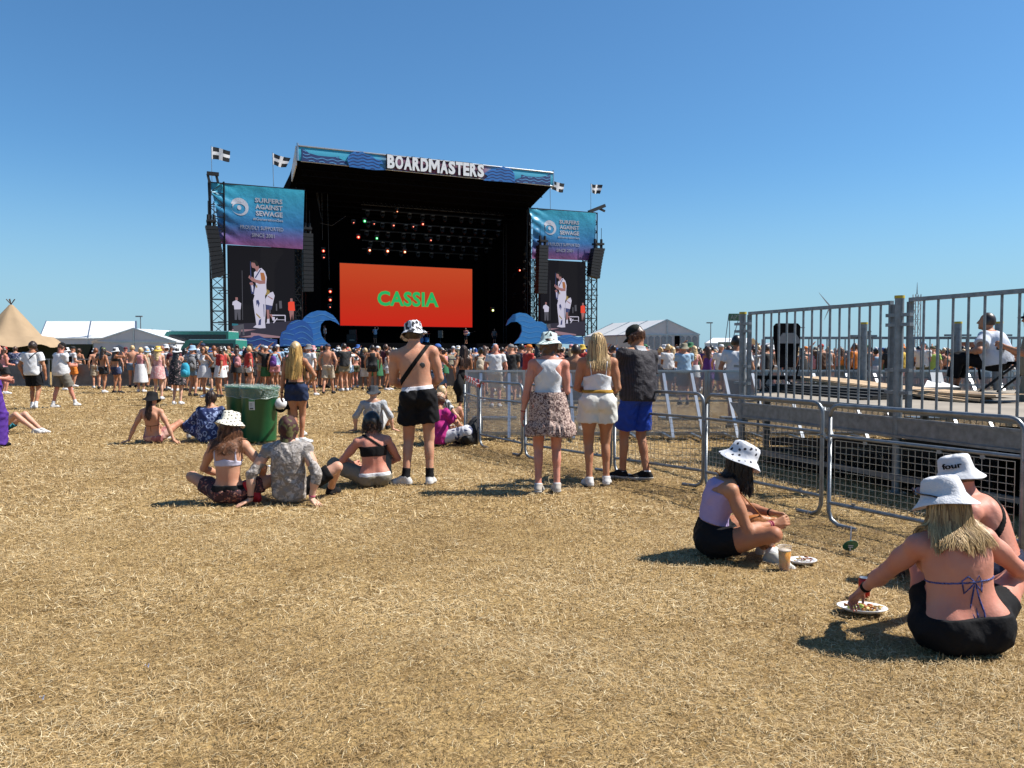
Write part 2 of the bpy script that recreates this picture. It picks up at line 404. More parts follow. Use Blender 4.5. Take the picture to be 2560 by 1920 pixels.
cut(Z2([(1280, 215), (1345, 190), (1345, 160), (1400, 180), (1540, 190), (1620, 175), (1665, 150), (1665, 275), (1280, 250)]), M_navy, -.2, -.15)
# the name on the roof
a0, _ = SP(968, 425, -.4); a1, _ = SP(1210, 414, -.4); hb = .96 * (ZT - ZB); zb_ = ZB + .06
wid = dict(B=.9, O=.98, A=1.0, R=.95, D=.95, M=1.38, S=.88, T=.9, E=.8); gap = .07; tw = sum(wid[c] + gap for c in 'BOARDMASTERS') - gap; sc_ = (a1 - a0) / tw
mo, ml = MB().mat(M_dark), MB().mat(M_letter); xx = a0
for c in 'BOARDMASTERS':
    w_ = wid[c] * sc_
    if c == 'M':
        PM = [(0, 0), (0, 1), (.27, 1), (.5, .58), (.73, 1), (1, 1), (1, 0), (.78, 0), (.78, .62), (.57, .24), (.43, .24), (.22, .62), (.22, 0)]
        mo.prism([(xx + a * w_ + (.07 if a > .5 else -.07), zb_ + b * hb + (.05 if b > .5 else -.05)) for a, b in PM], lambda a, b, t: S(a, t, b), -.34, -.39); ml.prism([(xx + a * w_, zb_ + b * hb) for a, b in PM], lambda a, b, t: S(a, t, b), -.40, -.45); xx += w_ + gap * sc_; continue
    text_mb(mo, c, lambda a, b, t: S(xx - .07 + a, -.34 - t, zb_ - .05 + b), w_ + .14, hb + .10, .065, 0, .05, 1, 2)
    text_mb(ml, c, lambda a, b, t: S(xx + a, -.40 - t, zb_ + b), w_, hb, .05, 0, .05, 1, 3); xx += w_ + gap * sc_
mo.build('sign_outline', None, st); ml.build('sign_lettering', None, st)
# drapes: back, sides; deck and skirt
mb = MB().mat(M_dark)
OB = 17.5; sL = 1.2
mb.box(S(SL / 2, OB, 9), (SL, .2, 18.2), SANG)
mb.prism([(4.6, 0), (4.6, ZR), (OB, ZR - 1), (OB, 0)], lambda a, b, t: S(t, a, b), sL, sL + .2)
mb.prism([(5.4, 2.4), (5.4, ZR), (OB, ZR - 1), (OB, 2.4)], lambda a, b, t: S(t, a, b), s1 - .1, s1 - .3)
# inner black masking panels on the left and right of the opening
sa = SP(808, 600, 7)[0]
mb.box(S((sL + sa) / 2, 8.5, 9.2), (sa - sL, .15, 17), SANG)
sb = SP(1215, 600, 15)[0]
mb.box(S((s1 + sb) / 2 + .3, 15, 9), (s1 - sb, .15, 17), SANG)
mb.build('drape', None, st)
mb = MB().mat(M_dark)
mb.box(S(SL / 2, 10.5, DZ / 2), (SL + 1.5, 15.5, DZ), SANG)
mb.box(S(SL / 2, 2.2, .95), (SL + 5, .3, 1.9), SANG)
mb.build('deck', None, st)
# front legs (lattice masts) of the roof
def lattice(mb, p, z0, z1, w=.9, r=.05, step=1.0, ang=SANG, brace=True):
    ex, ey = Vector((math.cos(ang), math.sin(ang), 0)), Vector((-math.sin(ang), math.cos(ang), 0)); p = Vector((p[0], p[1], 0))
    C = [p + ex * a * w / 2 + ey * b * w / 2 for a, b in ((-1, -1), (1, -1), (1, 1), (-1, 1))]; up = Vector((0, 0, 1))
    for c in C: mb.bar(c + up * z0, c + up * z1, r * 2)
    n = max(1, int((z1 - z0) / step)); h = (z1 - z0) / n
    for k in range(n):
        for i in range(4):
            a, b = C[i], C[(i + 1) % 4]; za, zb = z0 + k * h, z0 + (k + 1) * h
            mb.bar(a + up * za, b + up * za, r)
            if k % 2: mb.bar(a + up * za, b + up * zb, r)
            else: mb.bar(b + up * za, a + up * zb, r)
    return mb
mb = MB().mat(M_black)
for s_, o_ in ((s1 + .1, 5.4), (1.0, 5.2), (s1 + .1, 12)):
    mb = MB().mat(M_black); lattice(mb, S(s_, o_, 0), 0, ZR, .8, .045, 1.1); mb.build('roof_mast', None, st)
# slack cables and hoist chains under the roof
M_cable = mat('grey_cable', (.09, .09, .09), .6); mb = MB().mat(M_cable)
for (u0, v0, u1, v1, o) in ((778, 420, 803, 545, 6), (785, 425, 800, 520, 6), (804, 440, 806, 600, 6), (818, 445, 823, 700, 6), (765, 440, 768, 700, 6),
                            (907, 450, 906, 498, 8), (915, 432, 915, 496, 8), (1078, 440, 1079, 505, 8), (1220, 450, 1220, 515, 8), (1223, 450, 1223, 515, 8), (1317, 490, 1317, 700, 6)):
    MB().mat(M_cable).tube([SW(u0, v0, o), SW(u1, v1, o)], .02, 4).build('cable', None, st)
mb.tube([SW(800, 558, 6), SW(830, 564, 6), (SW(865, 540, 6))], .02, 4)
mb.build('cable', None, st)

# ---- truss with hanging lamps
M_lampgrey = mat('lamp_housing', (.016, .016, .018), .5, .2)
tt = thing_s('lighting_truss', 'front aluminium lighting truss hung across the stage opening', 'truss', *(SP(1080, 510, 8)[0], 8, SP(1080, 510, 8)[1]))
mb = MB().mat(mat('dull_truss', (.11, .11, .115), .5, .6)); sA, zA = SP(903, 498, 8); sB, _ = SP(1262, 528, 8)
for dz in (0, -.55): mb.tube([S(sA, 8, zA + dz), S(sB, 8, zA + dz)], .045, 5)
for i in range(34): a = sA + (sB - sA) * i / 34; mb.bar(S(a, 8, zA), S(a + .42, 8, zA - .55), .035)
mb.build('truss_bar', None, tt)
def stage_light():
    r = thing('stage_light', 'unlit black moving-head lamp hanging in the rows under the stage roof', 'stage light', (0, 0, 0), SANG, 'unlit lamps under the stage roof')
    mb = MB().mat(M_lampgrey); mb.box((0, 0, 0), (.42, .3, .12)).bar((-.2, 0, 0), (-.2, 0, -.4), .05).bar((.2, 0, 0), (.2, 0, -.4), .05)
    mb.cyl((0, .12, -.45), (0, -.2, -.38), .15, .17, 8); mb.build('lamp_body', None, r, local=True)
    m2 = MB().mat(mat('lamp_plate', (.3, .3, .3), .5)); m2.box((0, -.16, .02), (.34, .02, .06)); m2.build('lamp_plate', None, r, local=True)
    return r
sl0 = None
rows = [(905, 1255, 527, 545, 8.3, 11), (905, 1255, 556, 578, 9.5, 12), (900, 1240, 578, 596, 11, 12), (905, 1230, 604, 618, 12.5, 11), (905, 1200, 625, 636, 14, 8)]
jb = random.Random(3)
for (ua, ub, va, vb, o, n) in rows:
    mbt = MB().mat(M_black)
    A_, B_ = SW(ua, va, o), SW(ub, vb, o); zz = A_.z + .15; mbt.bar(S((A_ - SO).dot(SE), o, zz), S((B_ - SO).dot(SE), o, zz), .12); tb = mbt.build('lighting_bar'); tag(tb, 'thin black bar carrying the %s row of lamps under the stage roof' % ['top', 'second', 'third', 'fourth', 'lowest'][rows.index((ua, ub, va, vb, o, n))], 'lighting bar')
    for i in range(n):
        s_ = (A_ - SO).dot(SE) + ((B_ - SO).dot(SE) - (A_ - SO).dot(SE)) * (i + .5 + jb.uniform(-.2, .2)) / n
        p = S(s_, o, zz - .12)
        if sl0 is None: sl0 = stage_light(); sl0.location = p
        else: copy_tree(sl0, None, p)
E_RED, E_GRN, E_ORG, E_YEL = emat('red_halo', (1, .04, .015), 1.0), emat('green_halo', (.03, 1, .2), .7), emat('orange_halo', (1, .16, .04), 1.1), emat('yellow_halo', (.7, .8, .2), 1.1)
E_CORE = {'red': emat('red_bulb', (1, .35, .22), 4), 'green': emat('green_bulb', (.5, 1, .7), 2.5), 'orange': emat('orange_bulb', (1, .7, .45), 4), 'yellow': emat('yellow_bulb', (1, 1, .7), 4)}
lit = [(911.6, 553, 'green', 1.4, 'big green lit lamp, upper of the two green ones'), (942, 596, 'green', 1.2, 'green lit lamp, lower and smaller of the two green ones'),
       (896, 593, 'red', 1.5, 'large red lit lamp beside the lower green one'), (808.5, 627.5, 'red', 1.3, 'red lit lamp on the left masking, top of its column'),
       (809.5, 644, 'red', .5, 'faint red lamp just under the red lamp of the left column'), (924, 626, 'orange', 1.2, 'orange lit lamp above the left part of the orange screen'),
       (969, 628, 'orange', 1.4, 'bright orange lit lamp, middle of three above the orange screen'), (1012, 630, 'orange', 1.2, 'orange lit lamp, last of three above the orange screen'),
       (1057, 560.6, 'red', 1.1, 'red lit lamp in the middle of the second lamp row'), (984, 564, 'red', .7, 'small red lamp between the green and the middle red one'),
       (993, 528, 'orange', .9, 'orange lamp in the topmost lamp row under the truss'), (884, 557, 'red', .4, 'faint red lamp left of the upper green one'), (935, 560, 'red', .4, 'faint red lamp right of the upper green one'),
       (1033, 567, 'red', .5, 'faint red lamp just left of the middle red one'), (1077, 601, 'red', .6, 'small red lamp alone in the right half of the fourth row'),
       (1299, 676, 'red', 1.0, 'red lit lamp on the right side tower of the stage'), (1232, 776, 'yellow', 1.2, 'yellow-white lit lamp low at the right of the orange screen'),
       (825.5, 729, 'red', 1.4, 'upper of two bright red lamps stacked left of the orange screen'), (825.5, 750, 'red', 1.3, 'lower of two bright red lamps stacked left of the orange screen'),
       (825, 768, 'red', .4, 'faint red lamp at the foot of the stacked red pair')]
for (u, v, c, r, lb) in lit:
    o = 7.2; p = SW(u, v, o); t = thing('stage_light', lb, 'stage light', p, SANG, 'lit lamps on the stage')
    mb = MB().mat(M_lampgrey); mb.cyl((0, .3, 0), (0, -.02, 0), .16, .16 + .02 * r, 10).box((0, .15, .3), (.4, .3, .12)).bar((-.2, .1, .25), (-.2, .1, 0), .04).bar((.2, .1, .25), (.2, .1, 0), .04)
    mb.build('lamp_body', None, t, local=True)
    mb = MB().mat({'red': E_RED, 'green': E_GRN, 'orange': E_ORG, 'yellow': E_YEL}[c]); mb.lathe([(.001, .09), (.075 * r + .02, .06), (.105 * r + .03, 0), (.001, -.02)], (0, 0, 0), 14, M=Matrix.Rotation(R(90), 3, 'X')); ln = mb.build('lens', None, t, local=True)  # widened glowing disc: the lamp's coloured halo put into the lens shape
    mb = MB().mat(E_CORE[c]); mb.lathe([(.001, .15), (.04 * r + .01, .12), (.05 * r + .01, .07)], (0, 0, 0), 10, M=Matrix.Rotation(R(90), 3, 'X')); mb.build('bulb', None, ln, local=True)

# ---- side tower of lamps at the right
tw = thing_s('side_light_ladder', 'black ladder of side lamps at the right edge of the stage', 'lamp ladder', SP(1325, 700, 6)[0], 6, DZ)
mb = MB().mat(M_lampgrey); s_, _ = SP(1322, 700, 6)
lattice(mb, S(s_, 6, 0), DZ, 13.5, .6, .035, .8)
for k in range(12): z = DZ + .8 + k * .85; mb.cyl(S(s_ - .45, 5.8, z), S(s_ - .9 + .1 * (k % 3), 5.6, z - .15), .13, .17, 6)
mb.build('ladder_frame', None, tw)
for bi, (ua, va, ub, vb, oo) in enumerate(((1285, 685, 1322, 650, 9), (1285, 735, 1322, 712, 9))):
    t = thing_s('side_truss', 'short sloping truss with grey lamps at the right of the stage, %s of two' % ['upper', 'lower'][bi], 'truss', *(SP(ua, va, oo)[0], oo, SP(ua, va, oo)[1]))
    mb = MB().mat(M_lampgrey); A_, B_ = SW(ua, va, oo), SW(ub, vb, oo); mb.bar(A_, B_, .12)
    for i in range(6): p = A_.lerp(B_, i / 5); mb.cyl(p + Vector((0, 0, -.1)), p + Vector((-.1, -.2, -.4)), .12, .15, 6)
    mb.build('truss_bar', None, t)

# ---- LED screen with the band's name
so = 13.0
c0 = SP(848.5, 659, so); c1 = SP(1179.5, 671.5, so); c2 = SP(1181.5, 816, so); c3 = SP(852, 816, so)
x0, x1, z0, z1 = (c0[0] + c3[0]) / 2, (c1[0] + c2[0]) / 2, (c3[1] + c2[1]) / 2, (c0[1] + c1[1]) / 2
scr = thing_s('video_wall', 'wide glowing orange video wall at the back of the stage showing a green band name', 'video screen', (x0 + x1) / 2, so, z0)
mb = MB().mat(M_black); mb.box(S((x0 + x1) / 2, so + .2, (z0 + z1) / 2), (x1 - x0 + .15, .3, z1 - z0 + .15), SANG); mb.build('screen_case', None, scr)
mO = bpy.data.materials.new('orange_picture'); mO.use_nodes = True; b = mO.node_tree.nodes['Principled BSDF']; b.inputs['Base Color'].default_value = (.003, .003, .003, 1)
n_, l_ = mO.node_tree.nodes, mO.node_tree.links; tc = n_.new('ShaderNodeTexCoord'); sp = n_.new('ShaderNodeSeparateXYZ'); l_.new(tc.outputs['Generated'], sp.inputs[0]); rp = n_.new('ShaderNodeValToRGB')
l_.new(sp.outputs[2], rp.inputs[0]); e = rp.color_ramp.elements; e[0].color = (.37, .013, .007, 1); e[1].color = (.345, .044, .014, 1); x = e.new(.45); x.color = (.330, .024, .009, 1)
nz = n_.new('ShaderNodeTexNoise'); nz.inputs['Scale'].default_value = 160; l_.new(tc.outputs['Generated'], nz.inputs['Vector']); mx = n_.new('ShaderNodeMix'); mx.data_type = 'RGBA'; mx.blend_type = 'OVERLAY'; mx.inputs[0].default_value = .12
l_.new(rp.outputs[0], mx.inputs[6]); l_.new(nz.outputs[0], mx.inputs[7]); l_.new(mx.outputs[2], b.inputs['Emission Color']); b.inputs['Emission Strength'].default_value = .84; b.inputs['Specular IOR Level'].default_value = 0
mb = MB().mat(mO); mb.prism([(x0, z0), (x1, z0), (x1, z1), (x0, z1)], lambda a, b, t: S(a, t, b), so + .04, so); mb.build('picture', None, scr)
ta, tz = SP(944, 764, so); tb_, tz2 = SP(1096, 732, so)
mk = MB().mat(emat('green_letters_rim', (.25, .30, .05), .8)); text_mb(mk, 'CASSIA', lambda a, b, t: S(ta + a, so - .01 - t, tz + b), tb_ - ta, tz2 - tz, .028, 0, .01, 1.06, outline=.02); mk.build('picture_lettering_rim', None, scr)
mk = MB().mat(emat('green_letters', (.02, .42, .12), .95)); text_mb(mk, 'CASSIA', lambda a, b, t: S(ta + a, so - .03 - t, tz + b), tb_ - ta, tz2 - tz, .028, 0, .01, 1.06); mk.build('picture_lettering', None, scr)

# ---- the two side screens: same live picture
Q = {'white': (.52, .50, .62), 'skin': (.30, .15, .15), 'hair': (.02, .02, .02), 'ink': (.05, .06, .15), 'red': (.75, .07, .04), 'floor': (.035, .033, .05), 'pink': (.28, .17, .20), 'yel': (.28, .2, .07), 'tat': (.35, .14, .06), 'grey': (.09, .09, .11), 'teal': (.03, .15, .2)}
QM = {k: emat('picture_' + k, c, .95) for k, c in Q.items()}; M_scrbg = emat('picture_dark', (.010, .010, .013), 1.)
shapes = [('floor', [(335, 925), (700, 905), (1040, 880), (1055, 1078), (335, 1078)]), ('pink', [(540, 1020), (885, 1062), (885, 1078), (420, 1072), (540, 1050)]),
    ('pink', [(335, 985), (600, 985), (470, 1010), (335, 1010)]),
    ('teal', [(335, 920), (400, 925), (405, 950), (335, 945)]), ('grey', [(345, 950), (460, 925), (470, 1050), (450, 1050), (445, 960), (420, 1055), (360, 1040)]),
    ('white', [(345, 680), (385, 660), (437, 695), (430, 762), (362, 765), (358, 720), (340, 715)]), ('skin', [(375, 630), (400, 630), (402, 662), (375, 662)]), ('grey', [(362, 765), (430, 765), (428, 880), (405, 880), (396, 790), (388, 880), (365, 880)]),
    ('red', [(960, 672), (985, 660), (1030, 662), (1040, 765), (960, 765)]), ('skin', [(985, 625), (1010, 625), (1012, 660), (984, 660)]), ('skin', [(970, 765), (1025, 765), (1015, 880), (1005, 800), (985, 880)]),
    ('white', [(770, 815), (925, 815), (925, 825), (780, 828)]), ('white', [(918, 820), (930, 820), (930, 890), (920, 890)]), ('white', [(785, 905), (830, 850), (840, 855), (795, 912)]), ('white', [(815, 868), (930, 868), (930, 874), (815, 874)]),
    ('skin', [(712, 715), (742, 715), (748, 870), (722, 870)]), ('white', [(720, 865), (745, 860), (748, 915), (705, 915), (718, 905)]), ('skin', [(745, 810), (770, 810), (806, 870), (785, 880)]), ('white', [(775, 840), (808, 842), (805, 885), (780, 880)]),
    ('ink', [(708, 700), (782, 712), (770, 760), (712, 760)]), ('white', [(738, 575), (790, 555), (808, 600), (780, 715), (706, 702), (704, 640)]), ('yel', [(680, 565), (720, 530), (752, 545), (750, 580), (700, 602)]), ('skin', [(730, 600), (790, 635), (782, 645), (730, 612)]),
    ('white', [(640, 300), (665, 293), (702, 330), (722, 395), (714, 480), (718, 560), (700, 600), (706, 760), (696, 900), (702, 968), (640, 972), (563, 962), (600, 932), (590, 850), (575, 740), (568, 660), (585, 600), (575, 595), (590, 520), (602, 480), (582, 400), (582, 345)]),
    ('ink', [(590, 400), (650, 305), (662, 305), (598, 415)]), ('skin', [(555, 235), (600, 225), (628, 260), (640, 300), (612, 345), (592, 300), (560, 292), (552, 262)]), ('hair', [(550, 225), (590, 205), (628, 235), (628, 275), (605, 275), (590, 240), (560, 236)]),
    ('tat', [(650, 345), (690, 345), (706, 395), (706, 440), (660, 430)]), ('skin', [(706, 430), (704, 468), (640, 474), (560, 445), (518, 405), (530, 380), (575, 405), (600, 425), (660, 435)]),
    ('ink', [(535, 455), (560, 450), (585, 500), (580, 585), (550, 585)]), ('white', [(545, 465), (556, 462), (572, 510), (568, 570), (558, 560)]), ('skin', [(528, 465), (560, 455), (575, 480), (545, 495)]), ('ink', [(540, 225), (546, 225), (552, 400), (540, 420)]),
    ('ink', [(600, 660), (625, 650), (640, 690), (625, 740), (618, 690), (605, 720)]), ('ink', [(630, 880), (655, 860), (650, 935), (620, 935)]), ('yel', [(600, 800), (650, 850), (640, 862), (600, 820)]), ('ink', [(680, 700), (690, 700), (690, 840), (684, 840)]), ('yel', [(598, 488), (615, 488), (615, 518), (600, 515)]),
    ('grey', [(448, 330), (453, 330), (453, 880), (448, 880)]), ('grey', [(820, 690), (835, 690), (835, 770), (820, 770)]), ('grey', [(855, 660), (885, 655), (890, 740), (860, 745)]), ('grey', [(750, 735), (760, 735), (760, 800), (750, 800)])]
def side_screen(q, o, label):
    # q: px corners tl, tr, br, bl
    c = [SP(u, v, o) for u, v in q]; x0, x1 = (c[0][0] + c[3][0]) / 2, (c[1][0] + c[2][0]) / 2; z1, z0 = (c[0][1] + c[1][1]) / 2, (c[2][1] + c[3][1]) / 2
    t = thing_s('side_screen', label, 'video screen', (x0 + x1) / 2, o, z0, 'side screens of the stage')
    mb = MB().mat(M_black); mb.box(S((x0 + x1) / 2, o + .25, (z0 + z1) / 2), (x1 - x0 + .12, .35, z1 - z0 + .12), SANG); mb.build('screen_case', None, t)
    f = lambda a, b, tt_: S(x0 + (a - 305) / 735 * (x1 - x0), o - tt_, z1 - (b - 60) / 1018 * (z1 - z0))
    mb = MB().mat(M_scrbg); mb.prism([(306, 62), (1039, 62), (1039, 1077), (306, 1077)], f, 0, -.05)
    mats_done = []
    for k, (cn, P) in enumerate(shapes):
        P = [(min(a, 1038), b) for a, b in P]; mb.mat(QM[cn]); mb.add([f(a, b, .004 + .0012 * k) for a, b in P], [list(range(len(P)))[::-1]])
    mb.build('picture', None, t); return x0, x1, z0, z1
LS = side_screen([(569, 614), (733, 622), (742, 846), (575, 843)], 2.0, 'left side screen under the banner showing a guitarist in white')
RS = side_screen([(1352, 650), (1463, 656), (1464, 838), (1352, 838)], 2.0, 'right side screen under the banner showing a guitarist in white')

# ---- banners
def banner(q, o, label, textpos, mast):
    C = [SP(u, v, o) for u, v in q]   # tl tr br bl
    t = thing_s('banner', label, 'banner', C[3][0], o, C[3][1], 'printed banners on the wings')
    m = bpy.data.materials.new('banner_print'); m.use_nodes = True
    grad_mat(m, [(0, (.16, .045, .13)), (.14, (.10, .048, .17)), (.36, (.014, .11, .28)), (1, (.022, .26, .37))], 2, min(C[2][1], C[3][1]), max(C[0][1], C[1][1]), .42, bump=.35)
    def f(a, b, tt_=0.):   # a left..right, b bottom..top
        L = Vector(C[3]).lerp(Vector(C[0]), b); Rr = Vector(C[2]).lerp(Vector(C[1]), b); p = L.lerp(Rr, a)
        edge = max(0, 1 - a * 3.2)
        w = .10 * math.sin(a * 5 + b * 7) * (1 - a) + .07 * math.sin((a * 1.3 + b * 1.7) * 17) * edge + .04 * math.sin((a - b) * 31) * edge * edge
        s = p[0] + math.sin(b * math.pi) * .25 * max(0, 1 - a * 6)
        return s, w, p[1]
    mb = MB().mat(m)
    def g(i, j): s, w, z = f(i, j); return S(s, o + w - .0, z)
    mb.sheet(g, 60, 40); bo = mb.build('cloth'); to_stage(bo, t)
    mk = MB().mat(mat('banner_letters', (.42, .44, .52), .6))
    def tf(a, b, tt_): s, w, z = f(a, b); return S(s, o + w - .02 - tt_, z)
    for (txt, ax, bx, aw, bh, bold) in textpos: text_mb(mk, txt, lambda a, b, t_: tf(ax + a, bx + b, t_), aw, bh, bold, 0, .015, 1.0, 2)
    # eye-shaped wave emblem
    ea, eb, er = .29, .64, .085
    asp = (C[1][0] - C[0][0]) / (C[0][1] - C[3][1])
    def E(a, b): return (ea + a * er, eb + b * er * asp)
    n = 40; outer = [(math.cos(k) * 1.12, math.sin(k) * 1.12) for k in [R(165) - R(330) * i / n for i in range(n + 1)]]
    inner = [(math.cos(k) * (.62 + .40 * (i / n)) - .12, math.sin(k) * (.62 + .3 * (i / n)) - .08) for i, k in [(i, R(150) - R(320) * i / n) for i in range(n + 1)]]
    V = [tf(*E(*p), .005) for p in outer] + [tf(*E(*p), .005) for p in inner]
    mk.add(V, [(i, n + 1 + i, n + 2 + i, i + 1) for i in range(n)])
    arc = [(math.cos(k) * .85 - .1, .05 + math.sin(k) * .5) for k in [R(200) - R(200) * i / 16 for i in range(17)]]; arc2 = [(x * .9, y - .17) for x, y in arc]
    mk.add([tf(*E(*p), .006) for p in arc] + [tf(*E(*p), .006) for p in arc2], [(i, 17 + i, 18 + i, i + 1) for i in range(16)])
    mk.add([tf(*E(math.cos(k) * .26 - .08, math.sin(k) * .3 - .12), .007) for k in [R(i * 24) for i in range(15)]], [list(range(15))])
    mk.build('print_lettering', None, t)
    mb = MB().mat(M_black); s0, z0_ = C[0]; s1_, z1_ = C[1]
    mb.bar(S(s0 - .1, o + .1, z0_ + .05), S(s1_ + .1, o + .1, z1_ + .05), .1); mb.bar(S(s0 - .08, o + .08, z0_), S(C[3][0] - .6, o + .08, C[3][1]), .06)
    mb.build('banner_frame', None, t)
mat_done = 1
TP = [('SURFERS', .46, .735, .30, .078, .03), ('AGAINST', .46, .625, .30, .078, .03), ('SEWAGE', .46, .51, .30, .085, .03), ('#GenerationSea', .425, .43, .34, .05, .0), ('PROUDLY SUPPORTED', .275, .275, .49, .062, -.004), ('SINCE 2001', .40, .155, .26, .062, -.004)]
banner([(522.6, 456.5), (761, 476), (757, 623), (545, 609)], .5, 'left wing banner in blue fading to purple, partly in the roof shadow', TP, 0)
TPR = [(a, b - .02, c - .0, d, e, f_) for a, b, c, d, e, f_ in TP]
banner([(1323.5, 521), (1489.8, 533), (1488, 652), (1330, 646)], .5, 'right wing banner in blue fading to purple with rigging shadows', TPR, 0)

# ---- delay towers, line arrays
def tower(u_top, v_top, u_bot, o, label, w=1.15):
    s_, zt = SP(u_top, v_top, o); t = thing_s('lattice_tower', label, 'mast', s_, o, 0, 'lattice masts of the wings')
    mb = MB().mat(M_black); lattice(mb, S(s_, o, 0), 0, zt, w, .06, 1.0); mb.build('mast_frame', None, t); return t, s_, zt
t, s_, zt = tower(541, 456, 541, 1.0, 'black lattice mast at the far left of the stage carrying the left banner')
mb = MB().mat(M_black); A0 = SW(517, 433, .4); B0 = SW(547, 436, .4)
mb.bar(A0, B0, .3); mb.bar(SW(519, 435, .4), SW(524, 457, .4), .2); mb.bar(SW(540, 435, .4), SW(545, 457, .4), .2)
for v in (686, 726, 804): mb.bar(SW(545, v, 1), SW(575, v, 1), .06); mb.bar(SW(545, v + 7, 1), SW(575, v + 7, 1), .06)
mb.build('crossbar', None, t)
t, s_, zt = tower(1475, 533, 1475, 2.2, 'black lattice mast beyond the right side screen')
mb = MB().mat(M_black); mb.bar(SW(1472, 530, 1), SW(1512, 514, 1), .35); mb.bar(SW(1495, 520, 1), SW(1512, 528, 1), .2)
mb.bar(SW(1462, 738, 2), SW(1495, 738, 2), .08); mb.build('crossbar', None, t)
t, s_, zt = tower(741, 500, 741, 3.2, 'white-grey lattice mast between the left screen and the stage opening', .7)
t, s_, zt = tower(1344, 640, 1344, 3.4, 'slim lattice mast between the stage opening and the right screen', .6)
def array(q, o, label, n=12, curve=0.):
    # q: px top-left, top-right, bottom-right, bottom-left
    C = [SP(u, v, o) for u, v in q]; t = thing_s('line_array', label, 'loudspeaker', C[3][0], o, C[3][1], 'hanging loudspeaker arrays')
    mb = MB().mat(M_black)
    for k in range(n):
        a, b = k / n, (k + .88) / n
        L0, L1, R0, R1 = [Vector(C[i]).lerp(Vector(C[j]), x) for i, j, x in ((0, 3, a), (0, 3, b), (1, 2, a), (1, 2, b))]
        bend = curve * math.sin(a * 1.6); 
        P = [L0, R0, R1, L1]; P = [(p[0] + curve * ((a if i < 2 else b) ** 2 - (a if i < 2 else b)), p[1]) for i, p in enumerate(P)]
        mb.prism(P, lambda x, y, tt: S(x, o + tt, y), 0, .9)
        if k: mb.prism([(P[0][0] + .1, P[0][1] + .05), (P[1][0] - .1, P[1][1] + .05), (P[1][0] - .1, P[1][1] - .02), (P[0][0] + .1, P[0][1] - .02)], lambda x, y, tt: S(x, o + tt, y), .1, .8)
    mb.build('speaker_cabinets', None, t)
    mb = MB().mat(M_black); s0, z0_ = C[0]; s1_, _ = C[1]
    mb.box(S((s0 + s1_) / 2, o + .4, z0_ + .45), (s1_ - s0 - .2, .8, .2), SANG)
    for x in (s0 + .25, s1_ - .25): mb.cyl(S(x, o + .4, z0_), S(x, o + .4, z0_ + 1.0), .16, .13, 8); mb.bar(S(x, o + .4, z0_ + 1), S(x, o + .4, z0_ + 2.2), .05)
    mb.build('rigging_frame', None, t)
array([(514, 563), (544, 565), (562, 688), (530, 697)], -.6, 'curved black loudspeaker array hanging at the far left mast', 12, -.35)
array([(758, 582), (783, 584), (784, 730), (760, 730)], 1.0, 'long black loudspeaker array between the left banner and the stage opening', 14)
array([(1349, 612), (1372, 614), (1368, 735), (1346, 734)], -.8, 'black loudspeaker array hanging in front of the right banner', 14)
array([(1487, 619), (1513, 621), (1500, 697), (1477, 690)], -.6, 'curved black loudspeaker array at the far right mast', 10, .25)

# ---- wave cut-outs on the ground in front of the stage
Z3 = lambda L: [(500 + x / 4.424, 600 + y / 4.424) for x, y in L]
Z4 = lambda L: [(1000 + x / 3.95, 560 + y / 3.95) for x, y in L]
def wave_thing(label, layers, o):
    ss = [SP(u, v, o)[0] for P, m, k in layers for u, v in P]
    t = thing_s('wave_cutout', label, 'stage scenery', (min(ss) + max(ss)) / 2, o)
    for i, (P, m, k) in enumerate(layers):
        oo = o - .35 * i; Q_ = px(P, oo); Q_ = [(a, (b if b > 1.9 else b)) for a, b in Q_]
        mb = MB().mat(m); mb.prism(Q_, lambda a, b, tt: S(a, tt, b), oo + .2, oo)
        w = mb.build('wave_panel', None, t); lb = MB().mat(M_line); wavy(lb, Q_, lambda a, b, tt: S(a, tt, b), oo - .02, .55, .12, 1.9 + .2 * i, .024, k)
        if lb.v: lb.build('painted_lines', None, w)
wave_thing('big curling blue wave cut-out left of the orange screen', [
    (Z3([(1120, 1175), (1100, 1000), (1130, 890), (1160, 850), (1220, 805), (1300, 780), (1390, 785), (1470, 830), (1520, 890), (1545, 940), (1500, 910), (1440, 885), (1380, 890), (1340, 930), (1330, 990), (1345, 1060), (1380, 1110), (1450, 1175)]), M_blue, .3),
    (Z3([(940, 1175), (950, 1000), (965, 950), (1010, 905), (1065, 885), (1130, 885), (1185, 915), (1230, 970), (1250, 1040), (1250, 1175)]), M_blue2, .5),
    (Z3([(885, 1175), (885, 1080), (905, 1020), (950, 996), (1000, 996), (1050, 1030), (1080, 1090), (1090, 1175)]), M_blue2, .3)], 1.4)
wave_thing('low navy wave strip under the left side screen', [
    (Z3([(160, 1190), (160, 1090), (240, 1065), (330, 1068), (400, 1080), (500, 1090), (560, 1085), (600, 1060), (650, 1055), (720, 1085), (855, 1100), (855, 1190)]), mat('navy_blue_paint', (.012, .045, .22), .5), .1)], .8)
wave_thing('big curling blue wave cut-out right of the orange screen', [
    (Z4([(1130, 1180), (1180, 1120), (1205, 1060), (1200, 1000), (1160, 965), (1100, 968), (1050, 1003), (1072, 945), (1120, 895), (1185, 875), (1250, 885), (1310, 925), (1345, 962), (1400, 965), (1440, 990), (1465, 1040), (1490, 1180)]), mat('mid_blue_paint', (.02, .2, .55), .45), .4)], 1.2)
wave_thing('low blue wave strip under the right side screen', [
    (Z4([(1480, 1185), (1490, 1110), (1560, 1118), (1620, 1095), (1680, 1092), (1760, 1118), (1805, 1112), (1810, 1185)]), M_blue, .1)], .8)

